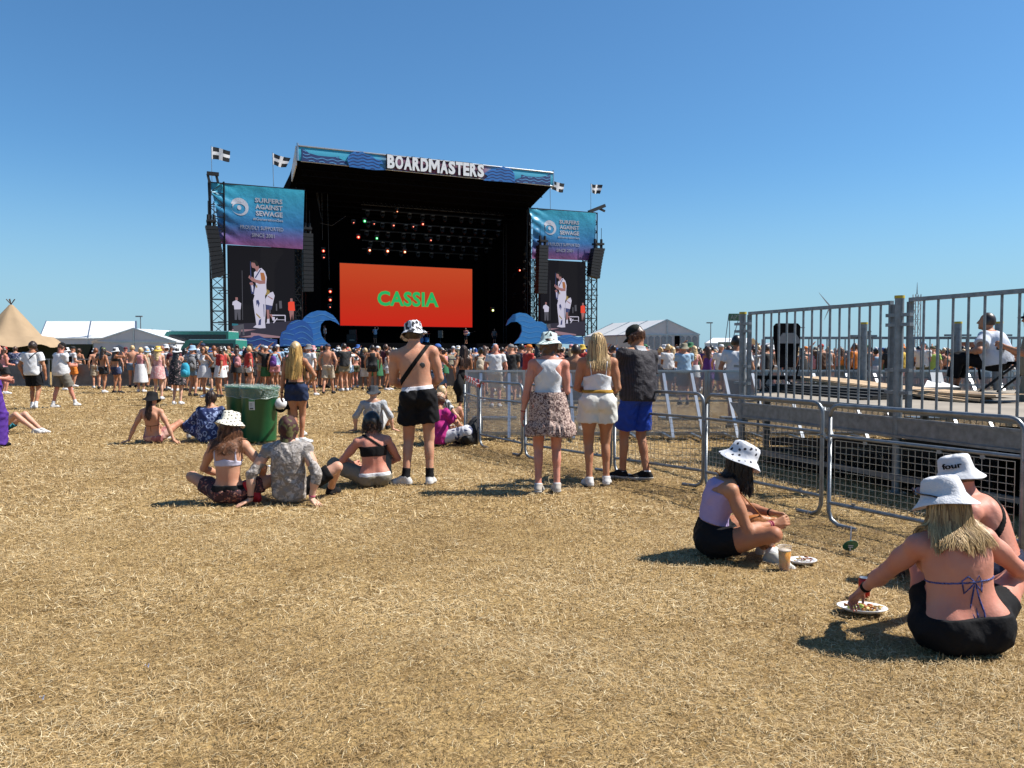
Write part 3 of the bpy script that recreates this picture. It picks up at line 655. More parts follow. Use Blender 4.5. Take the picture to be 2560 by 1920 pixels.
# ---- flags
M_flagw = mat('white_flag_cloth', (.8, .8, .82), .8); 
def flag(q, pole, label, ph):
    o = 2.0; C = [SP(u, v, o) for u, v in q]; t = thing_s('flag', label, 'flag', *(SP(*pole[1], o)[0], o, SP(*pole[1], o)[1]), group='black flags with a white cross')
    mb = MB().mat(M_alu); mb.cyl(SW(*pole[0], o), SW(*pole[1], o), .035, .035, 5); mb.build('pole', None, t)
    W_ = 15; H_ = 11; mb = MB()
    def f(a, b): L = Vector(C[0]).lerp(Vector(C[3]), b); Rr = Vector(C[1]).lerp(Vector(C[2]), b); p = L.lerp(Rr, a); return S(p[0], o + .16 * math.sin(a * 7 + ph + b) * a, p[1] + .05 * math.sin(a * 6 + ph))
    for j in range(H_):
        for i in range(W_):
            w = i in (6, 7, 8) or j in (4, 5, 6) or i == 0; mb.mat(M_flagw if w else M_black)
            mb.add([f(i / W_, j / H_), f((i + 1) / W_, j / H_), f((i + 1) / W_, (j + 1) / H_), f(i / W_, (j + 1) / H_)], [(0, 1, 2, 3)], True)
    mb.build('flag_cloth', None, t)
flag([(529, 367), (576, 377), (574, 404), (529, 398)], [(528, 364), (530, 455)], 'leftmost black flag with white cross above the left banner', 0)
flag([(682, 384), (727, 396), (715, 420), (683, 412)], [(681, 381), (684, 466)], 'black flag with white cross just left of the stage roof', 2)
flag([(1376, 452), (1413, 459), (1408, 482), (1378, 474)], [(1375, 450), (1376, 523)], 'black flag with white cross just right of the stage roof', 1)
flag([(1478, 460), (1506, 463), (1498, 486), (1480, 482)], [(1477, 458), (1477, 528)], 'rightmost black flag with white cross above the right banner', 3)

# ---- backline on the deck
def backline():
    t = thing('drum_kit', 'blue drum kit with cymbals on the stage deck', 'drum kit', SW(1050, 858, 9)); t.location.z = DZ
    c = t.location; mb = MB().mat(mat('blue_drum', (.05, .2, .5), .3)); mb.cyl(c + Vector((-.0, -.3, .42)), c + Vector((0, .2, .42)), .42, n=16); mb.cyl(c + Vector((-.35, .1, .85)), c + Vector((-.35, .15, 1.1)), .2, n=12).cyl(c + Vector((.3, .1, .85)), c + Vector((.3, .15, 1.1)), .18, n=12).cyl(c + Vector((.7, .3, .2)), c + Vector((.7, .3, .7)), .24, n=12)
    mb.build('drum', None, t); mb = MB().mat(M_galv)
    for x, z in ((-.8, 1.3), (.8, 1.35), (-.5, 1.5), (1.0, 1.1)): mb.cyl(c + Vector((x, .2, 0)), c + Vector((x, .2, z)), .02, n=5); mb.lathe([(.02, .04), (.26, 0)], c + Vector((x, .2, z)), 12)
    mb.build('cymbal_stand', None, t)
    for (u, w, h, nm, lb) in ((757 + 0, 1.4, 1.3, 'stage_monitor', 'dark keyboard and amp stack at the left of the deck'), (1106, .6, 1.5, 'amplifier_stand', 'dim grey amplifier on a stand beside the drum kit')):
        pass
    p = SW(880, 857, 6); p.z = DZ; t = thing('amplifier_stack', 'black amplifier stack with small grey panel at the left of the deck', 'amplifier', p)
    MB().mat(M_lampgrey).box(p + Vector((0, 0, .45)), (1.0, .5, .9)).box(p + Vector((.1, 0, 1.15)), (.7, .45, .45)).build('cabinet', None, t); MB().mat(mat('beige_panel', (.3, .27, .22), .6)).box(p + Vector((.05, -.27, .3)), (.5, .03, .15)).build('panel', None, t)
    p = SW(1101, 858, 8); p.z = DZ; t = thing('amplifier_stack', 'dim grey amplifier on a pole stand beside the drum kit', 'amplifier', p)
    MB().mat(mat('grey_amp', (.12, .12, .11), .6)).box(p + Vector((0, 0, 1.05)), (.5, .3, .8)).build('cabinet', None, t); MB().mat(M_black).cyl(p, p + Vector((0, 0, .7)), .03).bar(p + Vector((-.3, 0, 0)), p + Vector((0, 0, .35)), .03).bar(p + Vector((.3, 0, 0)), p + Vector((0, 0, .35)), .03).build('stand', None, t)
backline()
# ================================================================== TENTS, VEHICLES AND MASTS BEHIND THE CROWD
def tipi():
    c = At(30, 860, 60.0); c.z = 0; t = thing('tipi_tent', 'tan canvas tipi tent with crossed poles at its tip', 'tent', c); za = At(30, 762, 60).z; zh = At(30, 861, 60).z
    m = mat('tan_canvas', (.40, .28, .165), .85, var=.1, scale=1.2, bump=.4, bscale=2.5); mb = MB().mat(m); n = 40
    def wob(r, z, a): k = .5 + .5 * math.cos(a * 7 + .5); f = (za - z) / (za - zh); return r * (1 - .10 * k * min(1, f * 1.5)), z - .25 * k * f ** 3
    mb.lathe([(.12, za), (.75, za - .75), (1.35, za - 1.5), (2.0, za - 2.3), (2.8, zh + .55), (3.5, zh)], c, n, wob); mb.build('canvas', None, t)
    mb = MB().mat(mat('dark_wood_pole', (.12, .07, .05), .7))
    for k in range(5): a = k * 1.26; d = Vector((math.cos(a), math.sin(a), 0)); mb.cyl(c + Vector((0, 0, za - .1)) - d * .1, c + Vector((0, 0, za + .42)) + d * .3, .035, n=5)
    mb.build('pole', None, t)
    t = thing('site_screen', 'dark green canvas wall under and beside the tipi tent', 'screen wall', (G(120, 930).x * 0 - 34, 61, 0))
    mg = mat('dark_green_canvas', (.015, .03, .018), .8); mb = MB().mat(mg)
    xa, xb = At(-60, 880, 61).x, At(233, 880, 61).x; mb.box(((xa + xb) / 2, 61, 1.06), (xb - xa, .1, 2.12)); xm = At(205, 880, 60.8).x
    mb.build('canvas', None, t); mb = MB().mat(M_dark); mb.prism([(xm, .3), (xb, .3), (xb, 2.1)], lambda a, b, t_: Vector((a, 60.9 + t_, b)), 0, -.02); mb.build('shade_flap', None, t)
tipi()
M_pvc_grey = mat('grey_pvc', (.74, .76, .80), .5, var=.06, scale=2, bump=.4, bscale=3)
M_clear = mat('clear_window_sheet', (.3, .34, .38), .2)
def marquee(label, F0, F1, back, eave, ridge, mw, mr, cat='marquee tent', windows=None, door=None, nbay=3, nm='marquee'):
    """F0, F1 = ground ends of the gable front (x, y); back = vector to the rear gable"""
    F0, F1, bk = Vector((*F0, 0)), Vector((*F1, 0)), Vector((*back, 0)); M_ = (F0 + F1) / 2; t = thing(nm, label, cat, M_)
    up = Vector((0, 0, 1)); ov = (F1 - F0).normalized() * .12
    mb = MB().mat(mr)
    for sgn, E_ in ((-1, F0 - ov), (1, F1 + ov)):
        def f(i, j): return (E_ + up * (eave - .03)).lerp(M_ + up * ridge, j) + bk * i * 1.01 - bk * .005 + up * (-.06 * math.sin(i * nbay * math.pi) ** 2 * math.sin(j * 3.1))
        mb.sheet(f, nbay * 6, 5)
    mb.build('roof', None, t)
    mb = MB().mat(mw); d = (F1 - F0); n_ = Vector((d.y, -d.x, 0)).normalized()
    mb.prism([(0, 0), (1, 0), (1, eave), (.5, ridge - .05), (0, eave)], lambda a, b, q: F0 + d * a + up * b + n_ * q, 0, -.05)
    for E_ in (F0, F1): mb.add([E_, E_ + bk, E_ + bk + up * eave, E_ + up * eave], [(0, 1, 2, 3)])
    mb.build('wall', None, t)
    mb = MB().mat(M_alu)
    mb.bar(F0 + up * eave, F1 + up * eave, .12); 
    for a in (0, .5, 1): mb.bar(F0 + d * a + n_ * .03, F0 + d * a + up * (ridge if a == .5 else eave) + n_ * .03, .09)
    mb.bar(F0 + up * eave - ov, M_ + up * ridge, .1); mb.bar(F1 + up * eave + ov, M_ + up * ridge, .1)
    for k in range(nbay + 1): q = F0 + bk * k / nbay; mb.bar(q + up * eave, M_ + bk * k / nbay + up * (ridge + .02), .08); mb.bar(q, q + up * eave, .08)
    mb.bar(F0 + up * eave, F0 + bk + up * eave, .1); mb.build('frame', None, t)
    if windows:
        for (a, b, z0, z1) in windows:
            w = MB().mat(M_clear); w.prism([(a, z0), (b, z0), (b, z1 - .15), ((a + b) / 2, z1), (a, z1 - .15)], lambda x, z, q: F0 + d * x + up * z + n_ * (.06 + q), 0, .02); w.build('window', None, t)
    if door: w = MB().mat(M_dark); w.prism([(door[0], 0), (door[1], 0), (door[1], eave - .1), (door[0], eave - .1)], lambda x, z, q: F0 + d * x + up * z + n_ * (.06 + q), 0, .02); w.build('door_opening', None, t)
    return t
def g2(u, Y): return ((u - 1280) / F * Y, Y)
# white marquee seen side on: its gable front turned to the right
marquee('long white marquee with a bright side roof behind the grey gabled tent', (g2(342, 72)[0], 72), (g2(342, 84)[0], 84), (-(242) / 2000 * 72, 0), At(200, 846, 72).z, At(200, 803, 78).z, M_pvc_grey, M_white, nbay=2)
marquee('grey gabled marquee with arched windows behind the queue of people', g2(234, 64), g2(438, 64), (.5, 9), At(300, 855, 64).z, At(335, 821, 64).z, M_pvc_grey, M_pvc_grey, windows=[(.27, .37, 0, 2.05), (.64, .76, 0, 2.05)])
wl5 = [(.02 + i * .098, .09 + i * .098, .9, 3.0) for i in range(10) if i != 6]
marquee('white marquee with a row of windows and a dark doorway right of the stage', g2(1587, 72), g2(1746, 72), (-3.7, 9), At(1600, 837, 72).z, At(1671, 799, 72).z, M_white, M_white, windows=wl5, door=(.62, .70), nbay=3)
marquee('low white tent far away beside the green raised sign', g2(1762, 110), g2(1800, 118), (6, 1), At(1770, 858, 110).z, At(1770, 844, 112).z, M_white, M_white, nbay=2)
marquee('small pale tent on the horizon behind the viewing platform', g2(1905, 120), g2(1960, 124), (2, 9), At(1770, 866, 120).z, At(1770, 855, 120).z, M_white, M_white, nbay=2)
marquee('low white awning tent on the horizon right of the windowed marquee', g2(1850, 100), g2(1890, 100), (2, 12), At(1770, 870, 100).z, At(1770, 861, 100).z, M_white, M_white, nbay=2)
# site screens right
for (ua, ub, va, Y, lb, c) in ((1795, 1850, 856, 90, 'pale green screen fence below the raised sign', (.22, .28, .24)), (2385, 2450, 856, 80, 'rust brown cabin on the horizon behind the seated person', (.3, .13, .08)), (1455, 1480, 866, 70, 'dark hoarding between the stage and the windowed marquee', (.05, .05, .05))):
    xa, xb, z = g2(ua, Y)[0], g2(ub, Y)[0], At(ua, va, Y).z; t = thing('hoarding', lb, 'hoarding', ((xa + xb) / 2, Y, 0)); mb = MB().mat(mat('hoarding_paint', c, .7)); mb.box(((xa + xb) / 2, Y, z / 2), (xb - xa, .15, z)).bar((xa, Y, z), (xb, Y, z), .2, .08)
    for i in range(6): mb.bar((xa + (xb - xa) * i / 5, Y - .1, 0), (xa + (xb - xa) * i / 5, Y - .1, z), .08)
    mb.build('panel', None, t)
M_cgreen = mat('coach_green', (.04, .26, .21), .3); M_cwhite = mat('coach_white', (.7, .73, .73), .3); M_glass = mat('tinted_glass', (.01, .015, .02), .12)
def coach(u0, u1, vt, Y, label, flip=1):
    x0, x1 = g2(u0, Y)[0], g2(u1, Y)[0]; zt = At(u0, vt, Y).z; L = x1 - x0; t = thing('coach', label, 'coach', ((x0 + x1) / 2, Y + 1.25, 0), group='coaches parked beside the stage')
    body = [(x0 + .1, .35), (x0, 1.2), (x0 + .25, zt - .5), (x0 + .6, zt), (x1, zt), (x1, .35)]
    mb = MB().mat(M_cgreen); mb.prism(body, lambda a, b, q: Vector((a, Y + q, b)), 0, 2.5); mb.build('body', None, t)
    MB().mat(M_glass).prism([(x0 + .35, zt - 1.35), (x0 + .85, zt - .25), (x1 - .2, zt - .25), (x1 - .2, zt - 1.35)], lambda a, b, q: Vector((a, Y - q, b)), .0, .03).build('window', None, t)
    MB().mat(M_cwhite).prism([(x0 + .1, 1.0), (x0 + 2.2, 1.0), (x0 + 3.2, zt - 1.4), (x0 + .3, zt - 1.4)], lambda a, b, q: Vector((a, Y - q, b)), 0, .02).prism([(x0 + .7, zt), (x1, zt), (x1, zt + .06), (x0 + .8, zt + .06)], lambda a, b, q: Vector((a, Y + q, b)), .1, 2.4).build('trim', None, t)
    mb = MB().mat(M_rubber)
    for x in (x0 + 1.6, x1 - 2.5): mb = MB().mat(M_rubber).cyl((x, Y - .04, .5), (x, Y + .3, .5), .5, n=16); mb.build('wheel', None, t)
coach(400, 572, 829, 66, 'green coach with a long dark window band, the rear and taller one'); coach(446, 590, 850, 58, 'green and white coach parked in front of the taller coach')
def lamp_post(u, v0, v1, Y, label):
    p = At(u, v0, Y); t = thing('lamp_post', label, 'lamp post', (p.x, Y, 0)); mb = MB().mat(M_galv); mb.cyl((p.x, Y, 0), (p.x, Y, p.z), .08, .05, n=6); mb.build('pole', None, t); MB().mat(M_galv).box((p.x - .15, Y, p.z), (.7, .3, .14)).build('lamp_head', None, t)
lamp_post(351, 791, 840, 90, 'slim lamp post sticking up behind the white marquee at the left'); lamp_post(1777, 807, 850, 95, 'slim lamp post between the windowed marquee and the green raised sign'); lamp_post(2008, 819, 850, 120, 'thin lamp post on the horizon seen through the platform railing')
def raised_sign():
    Y = 60; a, b = At(1822, 784, Y), At(1854, 802, Y); t = thing('raised_sign', 'green sign board held up on thin scaffold legs above the crowd', 'sign', ((a.x + b.x) / 2, Y, 0)); zt, zb = a.z, b.z
    MB().mat(mat('sign_green', (.10, .22, .13), .7)).box(((a.x + b.x) / 2, Y, (zt + zb) / 2), (b.x - a.x, .06, zt - zb)).build('board', None, t)
    mk = MB().mat(mat('sign_letters', (.45, .5, .45), .7)); text_mb(mk, 'APT', lambda x, z, q: Vector((a.x + .1 + x, Y - .05 - q, zb + .08 + z)), (b.x - a.x) * .8, (zt - zb) * .68, .0, 0, .02, 1, 2); mk.build('lettering', None, t)
    mb = MB().mat(M_galv)
    for (u0, u1) in ((1822, 1812), (1824, 1824), (1850, 1828), (1852, 1852)): mb.cyl(At(u0, 786, Y), At(u1, 862, Y), .03, n=5)
    mb.build('leg', None, t)
raised_sign()
def turbine():
    Y = 1800; h = At(2074, 765, Y); t = thing('wind_turbine', 'grey wind turbine on the horizon with one long blade up', 'wind turbine', (h.x, Y, 0)); m = mat('turbine_paint', (.52, .56, .62), .6)
    MB().mat(m).cyl((h.x, Y, 0), h, 2.2, 1.2, 10).build('tower', None, t); MB().mat(m).cyl(h + Vector((0, 2, 0)), h + Vector((0, -3, 0)), 1.6, 1.2, 8).build('nacelle', None, t)
    for (u, v) in ((2046, 732), (2059, 800), (2113, 763)): MB().mat(m).prism([(0, -1.6), (.25, -1.9), (1, -.2), (1, .2), (.25, 1.0), (0, 1.2)], lambda a, b, q, e=At(u, v, Y): h.lerp(e, a) + Vector((e.z - h.z, 0, h.x - e.x)).normalized() * b + Vector((0, -3 + q, 0)), 0, .6).build('blade', None, t)
turbine()
def crane():
    Y = 260; p = At(2293, 715, Y); t = thing('radio_mast', 'tall slender lattice mast rising above the platform railing', 'mast', (p.x, Y, 0)); zt = At(2293, 736, Y).z
    mb = MB().mat(mat('mast_grey', (.42, .44, .48), .6)); lattice(mb, (p.x, Y), 0, zt, 1.7, .10, 3.4, 0); mb.build('mast_frame', None, t); MB().mat(M_galv).cyl((p.x, Y, zt), (p.x, Y, At(2293, 706, Y).z), .22, .05, 6).build('aerial', None, t)
crane()
def gantry():
    Y = 75; t = thing('truss_gantry', 'small scaffold gantry on the horizon seen through the platform railing', 'gantry', (At(2166, 850, Y).x, Y, 0)); mb = MB().mat(M_black)
    for u in (2157, 2163, 2170, 2176): mb.bar(At(u, 828, Y), (At(u, 840, Y)), .08)
    mb.bar(At(2155, 829, Y), At(2178, 829, Y), .1).bar(At(2155, 838, Y), At(2178, 838, Y), .1); x0, x1 = At(2156, 838, Y), At(2177, 838, Y); mb.bar((x0.x, Y, 0), x0, .1).bar((x1.x, Y, 0), x1, .1); mb.build('frame', None, t)
gantry()

# ================================================================== BARRIERS
M_wire = mat('mesh_wire', (.42, .42, .40), .4, .8)
def mesh_barrier(a, b, label, h=1.02):
    a, b = Vector((a[0], a[1], 0)), Vector((b[0], b[1], 0)); d = (b - a); L = d.length; d.normalize(); up = Vector((0, 0, 1)); nn = Vector((-d.y, d.x, 0))
    t = thing('mesh_barrier', label, 'barrier', (a + b) / 2, math.atan2(d.y, d.x), 'linked mesh barriers')
    P = lambda x, z, o=0: a + d * x + up * z + nn * o
    r = .10; arc = lambda cx, cz, a0, a1: [P(cx + r * math.cos(R(k)), cz + r * math.sin(R(k))) for k in np.linspace(a0, a1, 6)]
    mb = MB().mat(M_galv)
    mb.tube([P(.28, .012), P(.10, .015), P(.03, .05), P(0, .12), P(0, h - r)] + arc(r, h - r, 180, 90) + arc(L - r, h - r, 90, 0) + [P(L, .12), P(L - .03, .05), P(L - .10, .015), P(L - .28, .012)], .0185, 8)
    mb.tube([P(0, h * .745), P(L, h * .745)], .016, 6); mb.tube([P(0, .19), P(L, .19)], .016, 6); mb.build('frame', None, t)
    mb = MB().mat(M_galv)
    for x, z in ((.35, h * .745 - .02), (L * .62, h * .745 - .02), (L - .28, h * .745 - .02), (.25, .2), (L - .25, .2)): MB().mat(M_galv).box(P(x, z), (.03, .012, .045), math.atan2(d.y, d.x)).build('clip', None, t)
    MB().mat(M_galv).cyl(P(-.03, h * .72), P(.0, h * .72), .02, n=8).build('hook', None, t); MB().mat(M_galv).cyl(P(L, h * .72), P(L + .03, h * .72), .02, n=8).build('hook', None, t)
    mb = MB().mat(M_wire); x0, x1, z0, z1 = .055, L - .055, .205, h * .745 - .035; n = int((x1 - x0) / .056); k = int((z1 - z0) / .05)
    for i in range(n + 1): x = x0 + (x1 - x0) * i / n; mb.bar(P(x, z0), P(x, z1), .0042 if i in (0, n) else .0032, up=nn)
    for i in range(k + 1): z = z0 + (z1 - z0) * i / k; mb.bar(P(x0, z, .003), P(x1, z, .003), .0042 if i in (0, k) else .0032)
    mb.build('wire_mesh', None, t)
g = lambda u, v: (G(u, v).x, G(u, v).y)
mesh_barrier(g(1162, 1092), g(1196, 1113), 'mesh barrier turned edge-on at the far left end of the line with tape on it')
mesh_barrier(g(1200, 1116), g(1306, 1142), 'mesh barrier behind the black backpack, left of the woman in the patterned skirt')
mesh_barrier(g(1313, 1144), g(1527, 1182), 'mesh barrier standing behind the two women at the fence')
mesh_barrier(g(1536, 1184), g(1757, 1221), 'mesh barrier behind the man in blue shorts')
mesh_barrier(g(1764, 1224), g(2052, 1293), 'mesh barrier behind the seated woman in the lilac top')
mesh_barrier(g(2071, 1312), g(2552, 1425), 'nearest mesh barrier, behind the two people in white bucket hats')
def tape():
    t = thing('barrier_tape', 'red and white warning tape tied along the top of the pit barrier end', 'tape', At(1180, 958, 12.6)); mw, mr = mat('tape_white', (.8, .8, .8), .4), mat('tape_red', (.6, .03, .03), .4); mb = MB()
    for (a, b) in ((At(1162, 942, 13.2), At(1210, 957, 12.4)), (At(1166, 948, 13.1), At(1200, 965, 12.4)), (At(1195, 965, 12.4), At(1170, 944, 13))):
        for k in range(9): mb.mat(mw if k % 2 else mr).bar(a.lerp(b, k / 9), a.lerp(b, (k + 1) / 9) + Vector((0, 0, .0)), .006, .05)
    mb.build('tape_strip', None, t)
tape()
# crowd-pit barrier: A-frame modules with punched sheet
def sheet_mat():
    m = bpy.data.materials.new('punched_sheet'); m.use_nodes = True; n, l = m.node_tree.nodes, m.node_tree.links; b = n['Principled BSDF']
    b.inputs['Base Color'].default_value = (.4, .42, .45, 1); b.inputs['Metallic'].default_value = .7; b.inputs['Roughness'].default_value = .35; b.inputs['Alpha'].default_value = .58
    return m
M_punch = sheet_mat()
pm = None
YB = 14.0
for i in range(10):
    x = -.82 + i * 1.06
    lb = ['pit barrier module with slanted braces at the left end of its line', 'pit barrier module with slanted braces seen beside the patterned skirt', 'pit barrier module hidden behind the two women', 'pit barrier module between the women and the man in blue shorts',
          'pit barrier module just right of the man in blue shorts', 'pit barrier module left of the viewing platform'][i] if i < 6 else 'pit barrier module seen through the platform railing'
    if pm is None:
        t = pm = thing('pit_barrier', lb, 'barrier', (x, YB, 0), 0, 'aluminium pit barrier modules')
        mb = MB().mat(M_alu); mb.bar((0, 0, 1.14), (1.05, 0, 1.14), .14, .035).bar((0, 0, .04), (1.05, 0, .04), .06); mb.bar((.02, 0, 0), (.02, 0, 1.14), .045).bar((1.03, 0, 0), (1.03, 0, 1.14), .045); mb.bar((0, -.02, .62), (1.05, -.02, .62), .03); mb.build('frame', None, t, local=True)
        for bx in (.28, .77): MB().mat(M_alu).bar((bx, -.05, 1.1), (bx, -.95, .06), .05, .04).bar((bx, -.95, .05), (bx, 0, .05), .05, .03).build('brace', None, t, local=True)
        MB().mat(M_alu).box((.52, -.45, .36), (.75, .34, .03)).box((.52, -.28, .33), (.75, .02, .06)).build('step', None, t, local=True)
        MB().mat(M_punch).add([(0.03, 0, .06), (1.02, 0, .06), (1.02, 0, 1.12), (.03, 0, 1.12)], [(0, 1, 2, 3)]).build('punched_panel', None, t, local=True)
    else: tag(copy_tree(pm, None, (x, YB, 0)), lb)
# front-of-crowd barrier, grey sheeted
bm = None; M_sheet = mat('grey_sheeting', (.15, .15, .16), .6, var=.3, scale=3, bump=.3, bscale=5)
for i in range(13):
    x = -24.5 + i * 2.3
    lb = ['grey sheeted barrier at the left edge behind the people queueing', 'grey sheeted barrier behind the man in the patterned blue outfit', 'grey sheeted barrier behind the two men in white T-shirts', 'bare stretch of grey sheeted barrier between the green wall and the gabled tent'][i - 1] if 1 <= i < 5 else 'grey sheeted barrier running behind the front of the crowd'
    if bm is None:
        t = bm = thing('crowd_barrier', lb, 'barrier', (x, 34.5, 0), 0, 'grey sheeted crowd barriers')
        MB().mat(M_galv).bar((0, 0, 1.18), (2.25, 0, 1.18), .05).bar((0.03, 0, 0), (.03, 0, 1.18), .05).bar((2.2, 0, 0), (2.2, 0, 1.18), .05).bar((0, 0, .05), (2.25, 0, .05), .05).bar((.05, .3, .02), (.05, -.3, .02), .05).build('frame', None, t, local=True)
        MB().mat(M_sheet).box((1.12, .0, .5), (2.12, .012, .92)).build('panel', None, t, local=True)
    else: tag(copy_tree(bm, None, (x, 34.5 + .05 * (i % 3), 0)), lb)

# ================================================================== VIEWING PLATFORM
DKZ = .88
PL = Vector((3.17, 10.7, 0)); PD = Vector((.83, -2.37, 0)).normalized(); PN = Vector((-PD.y, PD.x, 0)); PA = math.atan2(PD.y, PD.x)
pp = lambda t, z, o=0: PL + PD * t + PN * o + Vector((0, 0, z))
pt = thing('viewing_platform', 'raised steel viewing platform with pale deck and tall railings at the right', 'platform', pp(3, 0, 3))
deckp = [(3.25, 10.75), (5.6, 4.05), (15, 4.05), (15, 12.5), (3.85, 12.5)]
mb = MB().mat(mat('pale_deck_board', (.33, .28, .22), .8, var=.2, scale=2)); mb.prism(deckp, lambda a, b, q: Vector((a, b, q)), DKZ - .06, DKZ); mb.build('deck', None, pt)
mb = MB().mat(M_galv); mb.box(pp(3.5, DKZ - .19, -.02), (7.1, .06, .2), PA); mb.box(pp(3.5, DKZ - .1, -.06), (7.1, .03, .025), PA); mb.box(pp(3.5, DKZ - .28, -.06), (7.1, .03, .025), PA)
mb.build('edge_beam', None, pt)
for k, (tt, zt) in enumerate(((-.12, 1.98), (2.56, 2.02), (5.2, 2.02))):
    mb = MB().mat(M_galv); c = pp(tt, 0, -.02); mb.cyl(c, c + Vector((0, 0, zt)), .045, n=12); mb.box(c + Vector((0, 0, .01)), (.15, .15, .02)); mb.lathe([(.05, 0), (.085, 0), (.085, .02), (.05, .02)], c + Vector((0, 0, DKZ - .35)), 12)
    for zz in (1.05, 1.28, 1.75, 1.85): mb.box(c + Vector((0, 0, zz)), (.32, .05, .035), PA)
    for sg in (-1, 1): mb.prism([(0, -.1), (.22, -.1), (.06, -.26), (0, -.32)], lambda a, b, q, s_=sg: c + PD * (s_ * (.03 + a)) + Vector((0, 0, DKZ + b)) + PN * (q - .02), 0, .02)
    po = mb.build('post', None, pt)
    MB().mat(mat('yellow_cap', (.6, .45, .03), .5)).cyl(c + Vector((0, 0, zt)), c + Vector((0, 0, zt + .03)), .05, n=12).build('cap', None, po)
mb = MB().mat(M_galv)
for (x, y) in ((3.95, 12.4), (6.4, 12.4), (8.8, 12.4), (9, 10), (9, 6)): mb.bar((x, y, 0), (x, y, DKZ), .08)
mb.build('leg', None, pt)
mb = MB().mat(M_dark)
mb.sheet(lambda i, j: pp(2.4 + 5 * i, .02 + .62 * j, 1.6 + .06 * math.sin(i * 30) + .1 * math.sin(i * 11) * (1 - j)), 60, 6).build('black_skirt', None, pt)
MB().mat(M_dark).prism([tuple(pp(.15, 0, .12))[:2], tuple(pp(7, 0, .12))[:2], (14, 4.5), (14, 11.6), (4.2, 11.6)], lambda a, b, q: Vector((a, b, q)), .01, .022).build('ground_shade_sheet', None, pt)  # black sheeting, added to deepen the shade on the ground under the deck
mb = MB().mat(M_black); A_, B_ = Vector((3.35, 9.9, .32)), Vector((5.6, 10.6, .52))
mb = MB().mat(M_black); mb.bar(pp(.3, .30, .15), pp(5, .62, 2.2), .10).bar(pp(.3, .20, .15), pp(5, .50, 2.3), .05); 
for k in range(5): mb.bar(pp(1 + k * .5, .33, .5 + k * .2), pp(1.15 + k * .5, .02, .6 + k * .2), .03)
mb.build('under_brace', None, pt)
mb = MB().mat(M_galv); mb.bar(pp(.2, .17, -.05), pp(7, .17, -.05), .05).build('low_rail', None, pt)
def guard(a, b, zb, zt, label, nb, grp='platform guard rails', sec=.05, bar=.028):
    a, b = Vector(a), Vector(b); t = thing('guard_rail', label, 'railing', (a + b) / 2, 0, grp); d = b - a; L = d.length; ang = math.atan2(d.y, d.x); up = Vector((0, 0, 1))
    mb = MB().mat(M_galv); mb.bar(a + up * zt, b + up * zt, sec, sec * .8); mb.bar(a + up * zb, b + up * zb, sec * .7)
    for q in (a, b): mb.bar(q + up * (zb - .02), q + up * (zt - .02), sec, sec)
    mb.build('frame', None, t); mb = MB().mat(M_galv)
    for i in range(1, nb): q = a.lerp(b, i / nb); mb.cyl(q + up * zb, q + up * (zt - .02), bar / 2, n=6)
    mb.build('bars', None, t)
guard(pp(0, 0), pp(2.44, 0), DKZ + .0, 1.985, 'first tall guard rail at the left front of the viewing platform', 16)
guard(pp(2.68, 0), pp(5.08, 0), DKZ + .0, 2.0, 'second tall guard rail of the viewing platform, nearer the camera', 14)
for i in range(4): guard((3.9 + i * 2.3, 12.42, 0), (6.15 + i * 2.3, 12.42, 0), DKZ + .08, 1.69, ['guard rail along the back of the platform behind the folding chair', 'guard rail along the back of the platform behind the plank stack', 'guard rail along the back of the platform behind the seated man', 'guard rail along the back of the platform at the right edge'][i], 16, bar=.02)
for i, (x, y, z) in enumerate(((5.42, 12.35, 1.9), (6.87, 12.35, 1.91), (7.5, 12.35, 1.91))):
    t = thing('steel_post', ['upright steel post on the platform behind the plank stack', 'upright steel post left of the seated man on the platform', 'upright steel post right of the seated man\'s head'][i], 'post', (x, y, DKZ)); MB().mat(M_galv).cyl((x, y, DKZ), (x, y, z), .055, n=10).box((x, y, z - .18), (.4, .04, .03)).build('tube', None, t); MB().mat(bpy.data.materials['yellow_cap']).cyl((x, y, z), (x, y, z + .03), .06, n=10).build('cap', None, t)
# barred barriers under and behind the platform
gb = None
for i in range(5):
    x = 4.1 + i * 2.25
    guard((x, 13.3 + .02 * i, 0), (x + 2.2, 13.3 + .02 * i, 0), .12, 1.05, 'barred barrier standing on the grass behind the platform', 22, 'barred barriers behind the platform', .035, .016)
def plank_stack():
    t = thing('plank_stack', 'stack of warped pale plywood boards lying on black mats on the platform', 'boards', (5.4, 11, DKZ)); m = mat('plywood', (.55, .38, .22), .7, var=.2, scale=5)
    for k in range(3):
        a, b = Vector((4.55 + .02 * k, 12.3, DKZ + .12 + .035 * k)), Vector((5.5 + .12 * k, 9.35 - .1 * k, DKZ + .05 + .03 * k)); mb = MB().mat(m); w = Vector((.5, .17, 0))
        mb.sheet(lambda i, j: a.lerp(b, i) + w * (j - .5) + Vector((0, 0, .03 * math.sin(i * 4 + k))), 10, 1); mb.sheet(lambda i, j: a.lerp(b, i) - w * .5 + Vector((0, 0, .03 * math.sin(i * 4 + k) - .03 * j)), 10, 1); mb.build('board', None, t)
    mb = MB().mat(M_rubber)
    for k in range(4): mb.box((4.75 + .05 * k, 11.2, DKZ + .015 + .028 * k), (1.5 - .1 * k, 2.6 - .15 * k, .024), .2 + .06 * k)
    mb.build('black_mat', None, t)
plank_stack()
